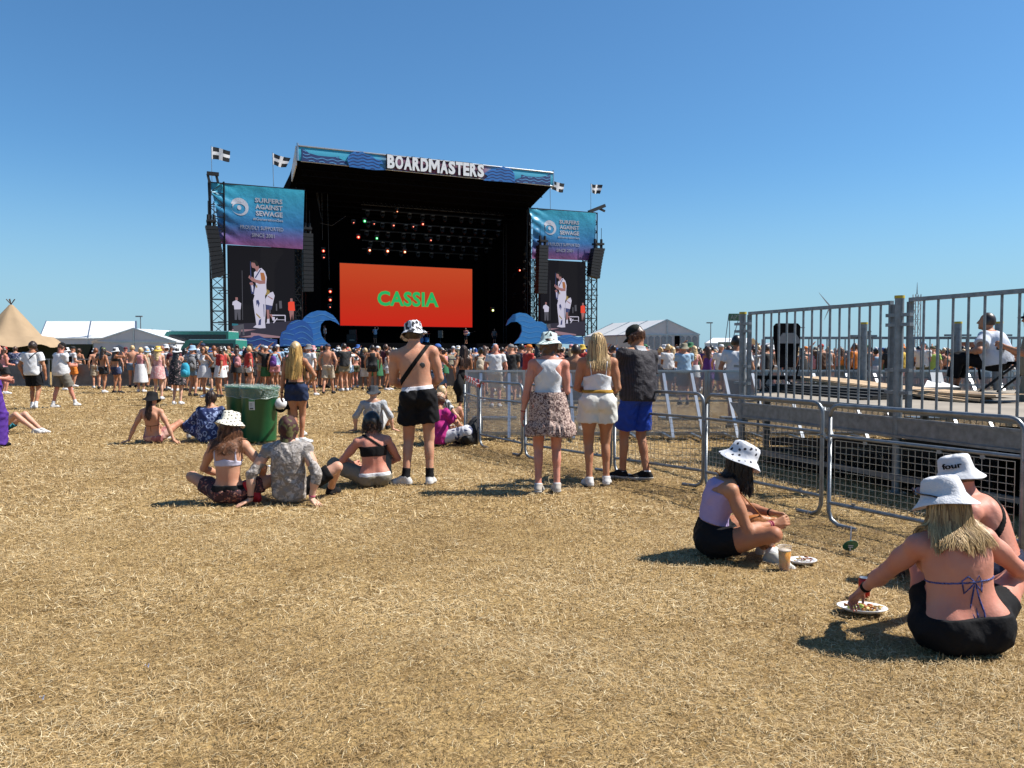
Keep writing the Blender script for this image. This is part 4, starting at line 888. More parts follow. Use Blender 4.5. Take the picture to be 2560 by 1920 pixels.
def high_chair():
    p = At(1967, 990, 11.6); p.z = DKZ; t = thing('folding_chair', 'black high-backed folding chair with grey headrest on the platform', 'chair', p)
    c = At(1967, 862, 11.6); rr = Matrix.Rotation(R(12), 3, 'Z')
    prof = lambda w, h, n=6: [(w * sx * (1 - .25 * (1 - abs(math.cos(q)))), z) for sx, z, q in ((-1, -h, 0), (1, -h, 0), (1, h * .8, 0))] 
    P = [(-.13, -.30), (-.08, -.33), (.08, -.33), (.13, -.30), (.19, .1), (.19, .27), (.15, .31), (-.15, .31), (-.19, .27), (-.19, .1)]
    MB().mat(M_dark).prism(P, lambda a, b, q: c + rr @ Vector((a, q, b)), -.04, .05).build('backrest', None, t)
    MB().mat(mat('grey_mesh_cloth', (.12, .13, .15), .8)).prism([(-.17, .02), (.17, .02), (.17, .08), (.1, .17), (-.1, .17), (-.17, .08)], lambda a, b, q: c + rr @ Vector((a, q, b)), -.06, -.042).build('headrest', None, t)
    MB().mat(M_dark).box(c + rr @ Vector((0, .25, -.48)), (.46, .5, .05), R(12)).build('seat', None, t)
    for sx in (-1, 1):
        for sy in (-1, 1): MB().mat(M_black).bar(c + rr @ Vector((sx * .2, sy * .2 + .2, -.3 if sy < 0 else -.48)), Vector((c.x + sx * .24, c.y - sy * .25 + .2, DKZ)), .022).build('leg', None, t)
high_chair()
def camp_chair():
    p = Vector((7.05, 11.4, DKZ)); t = thing('camp_chair', 'black folding camp chair with a white towel over it on the platform', 'chair', p, R(35))
    L = lambda a, b, w=.03: MB().mat(M_black).bar(a, b, w).build('leg', None, t, local=True)
    L((-.3, -.25, 0), (.3, -.25, .45)); L((.3, -.25, 0), (-.3, -.25, .45)); L((-.3, .25, 0), (-.3, -.25, .42)); L((.3, .25, 0), (.3, -.25, .42))
    MB().mat(M_dark).box((0, 0, .44), (.6, .55, .04)).build('seat', None, t, local=True); MB().mat(M_dark).sheet(lambda i, j: Vector((-.33 + .66 * i, -.3 - .12 * j, .35 + .38 * j + .0)), 4, 3).bar((-.33, -.42, .72), (.33, -.42, .72), .04).build('backrest', None, t, local=True)
    for sx in (-1, 1): MB().mat(M_dark).box((sx * .36, 0, .64), (.09, .62, .035)).bar((sx * .34, .2, .2), (sx * .36, .25, .63), .025).build('armrest', None, t, local=True)
    t2 = thing('white_towel', 'white towel hanging down behind the camp chair on the platform', 'towel', p + Vector((.25, -.35, .4))); MB().mat(mat('towel_cloth', (.75, .77, .82), .9, bump=.4)).sheet(lambda i, j: p + Vector((-.02 + .24 * i + .1 * j + .02 * math.sin(j * 9), -.42 + .03 * math.sin(i * 9 + j * 4), .46 - .62 * j * (1 - .15 * abs(math.sin(i * 7))))), 10, 10).build('cloth', None, t2)
camp_chair()
def papers():
    p = At(2330, 955, 10.0); t = thing('white_papers', 'folded white papers lying on the plywood boards', 'papers', p); mb = MB().mat(M_white); mb.add([p, p + Vector((.15, 0, 0)), p + Vector((.15, .05, .12)), p + Vector((0, .05, .12))], [(0, 1, 2, 3)]).add([p + Vector((-.15, -.1, -.06)), p + Vector((.3, -.1, -.06)), p + Vector((.15, .02, 0)), p + Vector((-.05, .02, 0.02))], [(0, 1, 2, 3)]).build('sheet', None, t)
papers()

# ================================================================== BINS AND SMALL THINGS ON THE GRASS
M_bin = mat('bin_green', (.010, .12, .04), .38, var=.12, scale=3); 
def liner_mat():
    m = bpy.data.materials.new('clear_liner'); m.use_nodes = True; b = m.node_tree.nodes['Principled BSDF']; n, l = m.node_tree.nodes, m.node_tree.links
    b.inputs['Base Color'].default_value = (.45, .55, .52, 1); b.inputs['Roughness'].default_value = .15; b.inputs['Alpha'].default_value = .24
    nz = n.new('ShaderNodeTexNoise'); nz.inputs['Scale'].default_value = 9; bp = n.new('ShaderNodeBump'); bp.inputs['Strength'].default_value = .9; bp.inputs['Distance'].default_value = .1; l.new(nz.outputs[0], bp.inputs['Height']); l.new(bp.outputs[0], b.inputs['Normal'])
    return m
M_liner = liner_mat()
def bin_(c, label, sticker=None):
    t = thing('litter_bin', label, 'bin', c, 0, 'green litter bins with clear liners'); c = Vector((0, 0, 0))
    mb = MB().mat(M_bin); mb.lathe([(.001, .01), (.255, .01), (.262, .04), (.295, .86), (.305, .87), (.305, .895), (.285, .9), (.27, .86), (.25, .3), (.001, .3)], (0, 0, 0), 40); mb.build('barrel', None, t, local=True)
    mb = MB().mat(M_liner); wob = lambda r, z, a: (r + .006 * math.sin(a * 17 + z * 30) + .004 * math.sin(a * 41), z + (.02 * math.sin(a * 2 + 1) + .008 * math.sin(a * 9) if z < .8 else .006 * math.sin(a * 13)))
    mb.lathe([(.304, .735), (.308, .80), (.318, .88), (.318, .925), (.29, .93), (.262, .86), (.24, .7)], (0, 0, 0), 72, wob); ln = mb.build('liner', None, t, local=True)
    mb = MB().mat(mat('liner_seam', (.5, .58, .54), .3)); mb.tube([Vector(((.307) * math.cos(a), .307 * math.sin(a), .735 + .02 * math.sin(a * 2 + 1) + .008 * math.sin(a * 9))) for a in [k * math.pi / 32 for k in range(64)]], .004, 5, closed=True); mb.build('liner_hem', None, ln, local=True)
    if sticker is not None:
        a0 = sticker; w = .17; mb = MB(); f = lambda i, z, e=0: Vector(((.304 + e - (.9 - z) * .04) * math.cos(a0 + i * w), (.304 + e - (.9 - z) * .04) * math.sin(a0 + i * w), z))
        mb.mat(mat('sticker_white', (.75, .77, .75), .5)).add([f(-1, .54), f(1, .54), f(1, .71), f(-1, .71)], [(0, 1, 2, 3)]); s_ = mb.build('sticker', None, t, local=True)
        mb = MB().mat(mat('sticker_green', (.05, .3, .12), .5)).add([f(-.95, .675, .003), f(.95, .675, .003), f(.95, .705, .003), f(-.95, .705, .003)], [(0, 1, 2, 3)])
        mb.mat(mat('sticker_ink', (.08, .08, .08), .5)).add([f(-.7, .55, .003), f(.5, .55, .003), f(.5, .575, .003), f(-.7, .575, .003)], [(0, 1, 2, 3)])
        for z in (.6, .62, .64): mb.add([f(-.7, z, .003), f(.2, z, .003), f(.2, z + .006, .003), f(-.7, z + .006, .003)], [(0, 1, 2, 3)])
        mb.build('sticker_print', None, s_, local=True)
    return t
q1 = At(650, 1090, 13.14); bin_((q1.x, 13.14, 0), 'green litter bin with a white sticker, in front of its twin', R(-97)); q2 = At(612, 1090, 13.5); bin_((q2.x, 13.5, 0), 'green litter bin half hidden behind the one with the sticker')
def cup():
    p = G(1961, 1424); t = thing('beer_cup', 'clear plastic cup of amber beer on the grass beside a plate', 'cup', p)
    m = bpy.data.materials.new('clear_plastic'); m.use_nodes = True; b = m.node_tree.nodes['Principled BSDF']; b.inputs['Base Color'].default_value = (.85, .82, .78, 1); b.inputs['Alpha'].default_value = .2; b.inputs['Roughness'].default_value = .12
    MB().mat(m).lathe([(.033, .0), (.037, .05), (.045, .158), (.048, .16), (.046, .163), (.043, .157)], (0, 0, 0), 28).build('cup_wall', None, t, local=True)
    m2 = mat('amber_beer', (.80, .36, .03), .15, var=.1, scale=20); m2.node_tree.nodes['Principled BSDF'].inputs['Subsurface Weight'].default_value = .6; m2.node_tree.nodes['Principled BSDF'].inputs['Subsurface Radius'].default_value = (.05, .02, .005)
    MB().mat(m2).lathe([(.001, .004), (.032, .004), (.036, .05), (.0415, .128), (.001, .129)], (0, 0, 0), 28).build('beer', None, t, local=True)
    MB().mat(mat('froth', (.7, .6, .5), .7)).lathe([(.001, .131), (.0415, .13), (.042, .136), (.001, .137)], (0, 0, 0), 24).build('froth', None, t, local=True)
cup()
def plate(u, v, a, b, rot, label, bits, seed):
    p = G(u, v); p.z = .012; t = thing('paper_plate', label, 'plate', p, rot, 'paper plates of food'); rr = random.Random(seed)
    mb = MB().mat(mat('white_card', (.82, .82, .84), .6)); wob = lambda r, z, k: (r, z)
    prof = [(.001, .004), (.72, .004), (.82, .012), (.98, .022), (1.0, .020), (.84, .008), (.7, -.002), (.001, -.002)]
    mb.lathe(prof, (0, 0, 0), 40, M=Matrix(((a, 0, 0), (0, b, 0), (0, 0, 1)))); mb.build('plate_disc', None, t, local=True)
    for (nm, c, n, sz, cx, cy, sp) in bits:
        mb = MB().mat(mat(nm, c, .5, var=.3, scale=40))
        for _ in range(n):
            x, y = rr.gauss(cx, sp) * a, rr.gauss(cy, sp) * b
            if (x / a) ** 2 + (y / b) ** 2 > .6: continue
            s_ = sz * rr.uniform(.6, 1.3); z = .012 + rr.uniform(0, .02); M3 = Matrix.Rotation(rr.uniform(0, 6), 3, 'Z') @ Matrix.Rotation(rr.uniform(-.9, .9), 3, 'X')
            mb.lathe([(.001, -s_ * .5), (s_ * .8, -s_ * .3), (s_, s_ * .1), (s_ * .6, s_ * .5), (.001, s_ * .6)], (x, y, z), 6, M=M3 @ Matrix.Diagonal((1.6, .8, .7)))
        mb.build('food', None, t, local=True)
plate(2006, 1410, .10, .085, .2, 'white paper plate of half eaten food beside the beer cup', [('meat_bits', (.28, .07, .02), 16, .009, .25, -.2, .28), ('bread_bits', (.62, .45, .2), 10, .009, -.3, .1, .3), ('salad_bits', (.25, .28, .08), 8, .006, -.4, -.1, .3)], 5)
plate(2155, 1530, .135, .095, -.25, 'white oval paper plate of chips and salad under a reaching hand', [('saucy_food', (.50, .16, .03), 40, .011, .1, .0, .33), ('salad_leaf', (.35, .42, .06), 14, .014, -.35, -.25, .15), ('chips_yellow', (.72, .50, .18), 26, .010, .35, -.1, .28)], 9)
def can():
    p = G(2160, 1492); t = thing('drink_can', 'red drink can standing behind the reaching arm', 'can', p); MB().mat(mat('can_red', (.45, .02, .02), .25, .6)).lathe([(.001, 0), (.026, 0), (.033, .008), (.033, .105), (.027, .115)], (0, 0, 0), 24).build('can_wall', None, t, local=True); MB().mat(M_alu).lathe([(.027, .115), (.028, .118), (.024, .114), (.001, .113)], (0, 0, 0), 24).build('can_lid', None, t, local=True)
can()
def tagdisc():
    p = G(2126, 1385); t = thing('cardboard_fan', 'round green card with white print propped by its white stick in the grass', 'card fan', p)
    MB().mat(mat('card_green', (.01, .17, .11), .5)).cyl((0, 0, .06), (0, .004, .063), .055, n=28).build('card', None, t, local=True)
    mb = MB().mat(M_letter)
    for z, w in ((.075, .03), (.062, .038), (.05, .034)): mb.box((0, -.003, z), (w, .002, .006))
    mb.build('print', None, t, local=True); MB().mat(M_letter).bar((0, .006, .02), (.012, .02, .20), .008, .003).build('stick', None, t, local=True)
tagdisc()
def backpack():
    p = G(1172, 1112); t = thing('backpack', 'black backpack leaning against the mesh barrier', 'backpack', p, .3); m = mat('black_nylon', (.008, .008, .01), .7, bump=.4, bscale=20)
    def wob(r, z, a): return r * (1 + .08 * math.sin(a * 3 + z * 9)), z
    MB().mat(m).lathe([(.001, 0), (.13, .01), (.15, .08), (.14, .25), (.10, .38), (.04, .44), (.001, .45)], (0, 0, 0), 20, wob, M=Matrix(((1.05, 0, .35), (0, .75, .1), (0, 0, 1)))).build('bag_body', None, t, local=True)
    MB().mat(m).lathe([(.001, -.07), (.08, -.05), (.09, .03), (.001, .08)], (-.06, -.10, .12), 12, M=Matrix.Rotation(R(80), 3, 'X')).build('pocket', None, t, local=True)
    MB().mat(m).tube([(.14, -.02, .42), (.18, -.08, .50), (.16, -.1, .35), (.1, -.12, .2)], .014, 5).build('strap', None, t, local=True)
    p = G(1150, 1108); t = thing('dark_shoes', 'pair of dark trainers lying beside the black backpack', 'shoes', p)
    for dx in (0, .13): MB().mat(m).lathe([(.001, 0), (.045, .005), (.05, .04), (.03, .07), (.001, .075)], (dx, .1 * dx, 0), 12, M=Matrix.Diagonal((.9, 1.9, 1))).build('shoe', None, t, local=True)
    p = G(1128, 1072); t = thing('sandwich_box', 'white food box on the grass beside the person in magenta', 'box', p); MB().mat(M_white).box((0, 0, .03), (.2, .12, .06)).box((0, 0, .065), (.21, .13, .008)).build('box_body', None, t, local=True)
backpack()
def litter():
    rr = random.Random(2)
    for k, (u, v, lb) in enumerate(((1135 * .8, 1005 * 1.67, 0),)): pass
    for (u, v, lb) in ((362, 1676, 'tiny scrap of clear plastic in the grass at the lower left'), (98, 1757, 'pale scrap of plastic in the grass near the left edge')):
        p = G(u, v); t = thing('plastic_scrap', lb, 'litter', p + Vector((0, 0, .02))); MB().mat(mat('scrap', (.7, .68, .75), .3)).sheet(lambda i, j: Vector((.018 * i, .014 * j, .008 * math.sin(i * 5 + j * 4))), 4, 4).build('scrap', None, t, local=True)
litter()
def bottle():
    p = G(673, 1212); t = thing('water_bottle', 'clear plastic bottle standing between the two seated friends', 'bottle', p); m = bpy.data.materials['clear_plastic']
    MB().mat(m).lathe([(.001, 0), (.033, .003), (.034, .14), (.02, .18), (.013, .2), (.001, .2)], (0, 0, 0), 18).build('bottle_wall', None, t, local=True); MB().mat(M_letter).lathe([(.001, .198), (.015, .198), (.015, .215), (.001, .216)], (0, 0, 0), 12).build('cap', None, t, local=True)
bottle()
# ================================================================== PEOPLE: bodies are one implicit surface, clothes are offset shells of the same body
V3 = lambda *a: np.array(a, dtype=np.float64)
def unit(v): return v / max(1e-9, np.linalg.norm(v))
def ik(a, c, l1, l2, hint):
    d = c - a; L = np.linalg.norm(d); L = min(L, (l1 + l2) * .999); u = unit(d); x = (l1 * l1 - l2 * l2 + L * L) / (2 * L); h = math.sqrt(max(0, l1 * l1 - x * x))
    n = hint - u * hint.dot(u); return a + u * x + unit(n) * h, a + u * L
def rotm(yaw=0, pitch=0, roll=0):
    return np.array(Matrix.Rotation(R(yaw), 3, 'Z') @ Matrix.Rotation(R(pitch), 3, 'X') @ Matrix.Rotation(R(roll), 3, 'Y'))
class Prim:
    def __init__(s, g, kind, *a, k=.03, sub=False):
        s.g, s.kind, s.a, s.k, s.sub = g, kind, a, k, sub
        if kind in 'ck': A, B, ra, rb = a; s.lo = np.minimum(A - ra, B - rb); s.hi = np.maximum(A + ra, B + rb)
        else: c, r, M = a; m = max(r); s.lo, s.hi = c - m, c + m
    def d(s, P):
        if s.kind == 'k':
            A, B, ra, rb = s.a; u = unit(B - A).astype(np.float32); L = float(np.linalg.norm(B - A)); q = P - A.astype(np.float32); h = q @ u; r = np.sqrt(np.maximum(np.einsum('...i,...i', q, q) - h * h, 0)); hh = np.clip(h / L, 0, 1)
            return np.maximum(np.maximum(r - (ra + (rb - ra) * hh), -h - ra * .5), h - L)
        if s.kind == 'c':
            A, B, ra, rb = s.a; ab = (B - A); q = P - A.astype(np.float32); h = np.clip(q @ (ab / max(1e-9, ab.dot(ab))).astype(np.float32), 0, 1)
            q -= h[..., None] * ab.astype(np.float32); return np.sqrt(np.einsum('...i,...i', q, q)) - (ra + (rb - ra) * h)
        c, r, M = s.a; q = (P - c.astype(np.float32)) @ M.astype(np.float32)   # columns of M are the axes
        q1 = q / r.astype(np.float32); k0 = np.sqrt(np.einsum('...i,...i', q1, q1)); q2 = q1 / r.astype(np.float32); k1 = np.sqrt(np.einsum('...i,...i', q2, q2)) + 1e-9
        return k0 * (k0 - 1) / k1
def field(prims, lo, hi, res, pad=.03):
    n = np.ceil((hi - lo) / res).astype(int) + 1; ax = [(lo[i] + np.arange(n[i]) * res).astype(np.float32) for i in range(3)]; D = np.full(n, .1, np.float32)
    for p in prims:
        m = p.k * 1.5 + pad + .02; i0 = np.clip(((p.lo - m - lo) / res).astype(int), 0, n); i1 = np.clip(np.ceil((p.hi + m - lo) / res).astype(int) + 1, 0, n)
        if np.any(i1 <= i0): continue
        P = np.stack(np.meshgrid(*[ax[i][i0[i]:i1[i]] for i in range(3)], indexing='ij'), -1); d = p.d(P); S_ = D[i0[0]:i1[0], i0[1]:i1[1], i0[2]:i1[2]]; k = p.k
        if p.sub: h = np.clip(.5 - .5 * (S_ + d) / k, 0, 1); S_[...] = S_ + (-d - S_) * h + k * h * (1 - h)
        else: h = np.clip(.5 + .5 * (S_ - d) / k, 0, 1); S_[...] = S_ + (d - S_) * h - k * h * (1 - h)
    return D, ax
def surf(name, D, lo, res, m, iso=0.):
    g_ = vdb.FloatGrid(.1); D = D - iso; D[0], D[-1], D[:, 0], D[:, -1], D[:, :, 0], D[:, :, -1] = (.1,) * 6; g_.copyFromArray(np.ascontiguousarray(D))
    pts, tr, qd = g_.convertToPolygons(0.0, 0.0)
    if len(pts) == 0: pts = np.zeros((3, 3)); tr = np.array([[0, 1, 2]]); qd = np.zeros((0, 4), int)
    pts = pts * res + lo
    return npmesh(name, pts, np.asarray(qd)[:, ::-1] if len(qd) else None, np.asarray(tr)[:, ::-1] if len(tr) else None, [m], True)
class Fig:
    def __init__(s, H=1.7, sex='f', b=1., lb=1.):
        s.H, s.u, s.sex, s.b, s.lb, s.P = H, H / 1.7, sex, b, lb, []
        s.sh = (.158 if sex == 'f' else .185) * s.u * (b ** .5); s.hipw = .088 * s.u * b ** .5
        s.uarm, s.farm, s.thigh, s.shin = .285 * s.u, .25 * s.u, .43 * s.u, .42 * s.u
        s.objs = {}
    def add(s, g, kind, *a, k=.03, sub=False): s.P.append(Prim(g, kind, *a, k=k * s.u, sub=sub))
    def torso(s, pelvis, neck, yaw=0., hips=None, bend=.0, hyaw=None):
        """pelvis, neck: spine ends; yaw turns the shoulders; bend > 0 pushes the middle of the back out"""
        u, b, f = s.u, s.b, s.sex == 'f'; s.pel, s.neck = pelvis, neck; A = unit(neck - pelvis); Rr = rotm(yaw)[:, 0]; Rr = unit(Rr - A * Rr.dot(A)); Fw = np.cross(A, Rr); s.A, s.R, s.Fw = A, Rr, Fw
        Rh = rotm(yaw if hyaw is None else hyaw)[:, 0]; Rh = unit(Rh - A * Rh.dot(A)); Fh = np.cross(A, Rh); s.Rh, s.Fh = Rh, Fh; L = np.linalg.norm(neck - pelvis); s.L = L
        M = np.stack([Rr, Fw, A], 1); Mh = np.stack([Rh, Fh, A], 1); sp = lambda t: pelvis + A * L * t - Fw * bend * u * 4 * t * (1 - t); s.sp = sp
        bx = b
        s.add('torso', 'e', sp(.02), V3(.155 if f else .148, .108, .12) * u * V3(bx, bx, 1), Mh, k=.04)
        for sg in (-1, 1): s.add('torso', 'e', sp(-.02) + Rh * sg * .072 * u * bx - Fh * .045 * u * bx, V3(.082, .085, .095) * u * bx, Mh, k=.03)
        s.add('torso', 'e', sp(.34), V3(.118 if f else .143, .09 if f else .098, .17) * u * V3(bx, bx, 1), M, k=.06)
        s.add('torso', 'e', sp(.66), V3(.132 if f else .155, .103 if f else .112, .16) * u * V3(bx ** .8, bx, 1), M, k=.05)
        s.add('torso', 'e', sp(.84), V3(.135 if f else .16, .085, .085) * u * V3(bx ** .8, bx, 1), M, k=.04)
        if f:
            for sg in (-1, 1): s.add('torso', 'e', sp(.66) + Rr * sg * .068 * u + Fw * .085 * u * bx, V3(.055, .05, .055) * u * bx, M, k=.03)
        s.shj = {}
        for sg in (-1, 1):
            j = neck - A * .055 * u + Rr * sg * s.sh; s.shj[sg] = j
            s.add('torso', 'c', sp(.86) + Rr * sg * .05 * u, j, .062 * u * b ** .5, (.047 if f else .056) * u * b ** .5, k=.035)
            s.add('torso', 'c', neck + A * .03 * u, j + A * .012 * u, .038 * u, .026 * u, k=.035)
            s.add('torso', 'e', sp(.74) + Rr * sg * .075 * u - Fw * .07 * u * bx, V3(.05, .025, .07) * u, M, k=.03)
        s.add('torso', 'c', sp(.12) - Fw * .125 * u * bx, sp(.80) - Fw * .135 * u * bx, .018 * u, .016 * u, k=.028, sub=True)
        s.hip = {sg: pelvis + Rh * sg * s.hipw - A * .02 * u for sg in (-1, 1)}
        return s
    def head(s, off=None, yaw=0, pitch=0, roll=0, tall=1.):
        u = s.u; c = s.neck + (V3(0, .035, .155) * u if off is None else off); s.hc = c; M = rotm(yaw, pitch, roll); s.HM = M; X, Y, Z = M[:, 0], M[:, 1], M[:, 2]
        s.add('neck', 'c', s.neck - s.A * .03 * u, c - Z * .05 * u - Y * .01 * u, (.055 if s.sex == 'f' else .064) * u, (.047 if s.sex == 'f' else .056) * u, k=.03)
        s.add('head', 'e', c + Z * .015 * u - Y * .005 * u, V3(.075, .094, .1) * u, M, k=.03)
        s.add('head', 'e', c + Y * .03 * u - Z * .055 * u, V3(.055, .062, .062) * u, M, k=.03)
        s.add('head', 'e', c + Y * .075 * u - Z * .095 * u, V3(.024, .018, .018) * u, M, k=.02)
        s.add('head', 'c', c + Y * .088 * u + Z * .01 * u, c + Y * .108 * u - Z * .03 * u, .009 * u, .014 * u, k=.012)
        s.add('head', 'e', c + Y * .084 * u - Z * .06 * u, V3(.024, .012, .010) * u, M, k=.008)
        for sg in (-1, 1):
            s.add('head', 'e', c + X * sg * .077 * u - Z * .012 * u, V3(.010, .02, .03) * u, M, k=.01)
            s.add('head', 'e', c + X * sg * .032 * u + Y * .098 * u + Z * .012 * u, V3(.018, .014, .012) * u, M, k=.012, sub=True)
        return s
    def arm(s, sg, wrist, hint, hand=None, curl=.5, palm=None, grip=False, fist=False):
        u, b = s.u, s.b ** .6; f = s.sex == 'f'; j = s.shj[sg]; e, w = ik(j, wrist, s.uarm, s.farm, hint); s.__dict__.setdefault('elb', {})[sg] = e; s.__dict__.setdefault('wr', {})[sg] = w
        r0, r1, r2 = ((.046, .036, .023) if f else (.053, .042, .027)); r0, r1, r2 = r0 * u * b, r1 * u * b, r2 * u
        g_ = 'armR' if sg > 0 else 'armL'
        s.add(g_, 'c', j, e, r0, r1 * .98, k=.02); s.add(g_, 'e', j * .55 + e * .45, V3(r0 * 1.0, r0 * 1.0, .09 * u), s.frame(e - j), k=.02)
        s.add(g_, 'c', e, w, r1 * .96, r2, k=.015); s.add(g_, 'e', e * .68 + w * .32, V3(r1 * 1.08, r1 * 1.0, .07 * u), s.frame(w - e), k=.02)
        d = unit(hand if hand is not None else w - e); n = unit((palm if palm is not None else V3(-sg, 0, 0)) - d * d.dot(palm if palm is not None else V3(-sg, 0, 0))); c = np.cross(d, n)
        gh = 'handR' if sg > 0 else 'handL'
        for q in (-1, 0, 1): s.add(gh, 'c', w + d * .012 * u + c * q * .012 * u, w + d * .078 * u + c * q * .025 * u, .015 * u, .0125 * u, k=.012)
        for q, ln in ((-1.5, .062), (-.5, .075), (.5, .08), (1.5, .07)):
            p0 = w + d * .08 * u + c * q * .0195 * u; dd = unit(d + c * q * .05); p1 = p0 + (dd * math.cos(curl * .6) + n * math.sin(curl * .6)) * ln * .5 * u; p2 = p1 + (dd * math.cos(curl * 1.5) + n * math.sin(curl * 1.5)) * ln * .5 * u
            s.add(gh, 'c', p0, p1, .0092 * u, .0082 * u, k=.006); s.add(gh, 'c', p1, p2, .0082 * u, .0065 * u, k=.004)
        th = -1 if sg * np.dot(c, s.A) < 99 else 1; side = c * (1 if np.dot(c, s.Fw) >= 0 else -1)
        p0 = w + d * .025 * u + side * .02 * u; p1 = p0 + unit(d * .75 + side * .6 + n * .3) * .038 * u; p2 = p1 + unit(d + side * .1 + n * (.3 + curl * .5)) * .032 * u
        s.add(gh, 'c', p0, p1, .013 * u, .010 * u, k=.01); s.add(gh, 'c', p1, p2, .010 * u, .008 * u, k=.005)
        return s
    def frame(s, d):
        z = unit(d); x = unit(np.cross(z, V3(.3, .9, .1))); return np.stack([x, np.cross(z, x), z], 1)
    def leg(s, sg, ankle, hint, toe=None, flat=True):
        u, b = s.u, s.lb ** .7; f = s.sex == 'f'; h = s.hip[sg]; k, a = ik(h, ankle, s.thigh, s.shin, hint); s.__dict__.setdefault('kn', {})[sg] = k; s.__dict__.setdefault('an', {})[sg] = a
        r0, r1, r2 = ((.086, .052, .032) if f else (.082, .055, .036)); r0, r1, r2 = r0 * u * s.lb, r1 * u * b, r2 * u * b ** .5
        g_ = 'legR' if sg > 0 else 'legL'
        s.add(g_, 'c', h, k, r0, r1, k=.025); s.add(g_, 'c', k, a, r1 * .95, r2, k=.02); s.add(g_, 'e', h * .6 + k * .4, V3(r0 * .95, r0 * .95, .14 * u), s.frame(k - h), k=.03)
        n = unit(k - (h + a) / 2 + 1e-6 * s.Fh); bk = -s.Fh if np.linalg.norm(k - (h + a) / 2) < .06 else -n
        s.add(g_, 'e', k * .68 + a * .32 + bk * .016 * u, V3(.044, .044, .105) * u * V3(b, b, 1), s.frame(a - k), k=.02)
        t = unit(toe if toe is not None else V3(sg * .15, 1, 0)); gf = 'footR' if sg > 0 else 'footL'; dn = V3(0, 0, -1) if flat else unit(a - k - t * np.dot(t, a - k))
        heel = a + dn * .045 * u - t * .03 * u; ball = a + dn * .055 * u + t * .12 * u
        s.add(gf, 'c', a, heel, .034 * u, .028 * u, k=.02); s.add(gf, 'c', a + t * .01 * u, ball, .032 * u, .022 * u, k=.02); s.add(gf, 'c', heel, ball, .026 * u, .024 * u, k=.015)
        s.add(gf, 'c', ball, ball + t * .055 * u, .024 * u, .016 * u, k=.015); s.add(gf, 'c', ball + np.cross(t, dn) * .02 * u, ball - np.cross(t, dn) * .02 * u, .022 * u, .022 * u, k=.015)
        s.__dict__.setdefault('ft', {})[sg] = (t, dn, heel, ball); return s
    def sel(s, groups): return [p for p in s.P if any(p.g.startswith(q) for q in groups)]
    def dist(s, P, groups=('torso', 'neck', 'arm', 'head')):
        P = np.asarray(P, np.float32); D = np.full(P.shape[:-1], .3, np.float32)
        for p in s.sel(groups):
            d = p.d(P)
            if p.sub: continue
            h = np.clip(.5 + .5 * (D - d) / .03, 0, 1); D = D + (d - D) * h - .03 * h * (1 - h)
        return D
    def body(s, name, m, res=.01, loc=(0, 0, 0), yaw=0, label=None, cat='person', group=None, skip=()):
        pr = [p for p in s.P if p.g not in skip]; lo = np.min([p.lo for p in pr if not p.sub], 0) - .03; hi = np.max([p.hi for p in pr if not p.sub], 0) + .03; D, ax = field(pr, lo, hi, res)
        s.obj = mobj(name, surf(name, D, lo, res, m), None, loc, (0, 0, R(yaw))); tag(s.obj, label, cat, group); return s.obj
    def coords(s, ax):
        X, Y, Z = np.meshgrid(*ax, indexing='ij'); P = np.stack([X, Y, Z], -1); q = P - s.pel.astype(np.float32)
        c = dict(X=X, Y=Y, Z=Z, P=P, t=q @ (s.A / s.L).astype(np.float32), x=q @ s.R.astype(np.float32), y=q @ s.Fw.astype(np.float32))
        if hasattr(s, 'hc'): h = (P - s.hc.astype(np.float32)) @ s.HM.astype(np.float32); c['hx'], c['hy'], c['hz'] = h[..., 0], h[..., 1], h[..., 2]
        return c
    def shell(s, name, m, groups, off, region=None, res=.01, extra=(), wr=0., ws=1., parent='own', label=None, cat=None, group=None, kk=None):
        """a garment: the chosen body groups, pushed out by off, cut to region(c) < 0"""
        bd = s.sel(groups) + [p for p in extra if p.g == 'y']; extra = [p for p in extra if p.g != 'y']; pr = bd + list(extra); lo = np.min([p.lo for p in pr if not p.sub], 0) - .03 - off; hi = np.max([p.hi for p in pr if not p.sub], 0) + .03 + off
        D, ax = field(bd, lo, hi, res, pad=off + .02); D = D - off; c = s.coords(ax); Dx = None
        if extra: Dx, _ = field(list(extra), lo, hi, res, pad=.02)
        wv = 0
        if wr: wv = wr * (np.sin(c['X'] * 31 * ws + 2 * np.sin(c['Z'] * 19 * ws)) * np.sin(c['Z'] * 27 * ws + 2.2 * np.sin(c['Y'] * 23 * ws + c['X'] * 9)) + .6 * np.sin(c['Z'] * 61 * ws + 3 * np.sin(c['X'] * 37 * ws)))
        D = D + wv
        if region is not None: D = np.maximum(D, region(c).astype(np.float32))
        if Dx is not None: Dx = Dx + wv; h = np.clip(.5 + .5 * (D - Dx) / .025, 0, 1); D = D + (Dx - D) * h - .025 * h * (1 - h)
        me = surf(name, D, lo, res, m); par = s.obj if parent == 'own' else parent
        o = mobj(name, me, par)
        if parent is None: o.location = s.obj.location; o.rotation_euler = s.obj.rotation_euler; tag(o, label, cat, group)
        elif label: o['label'] = label
        return o
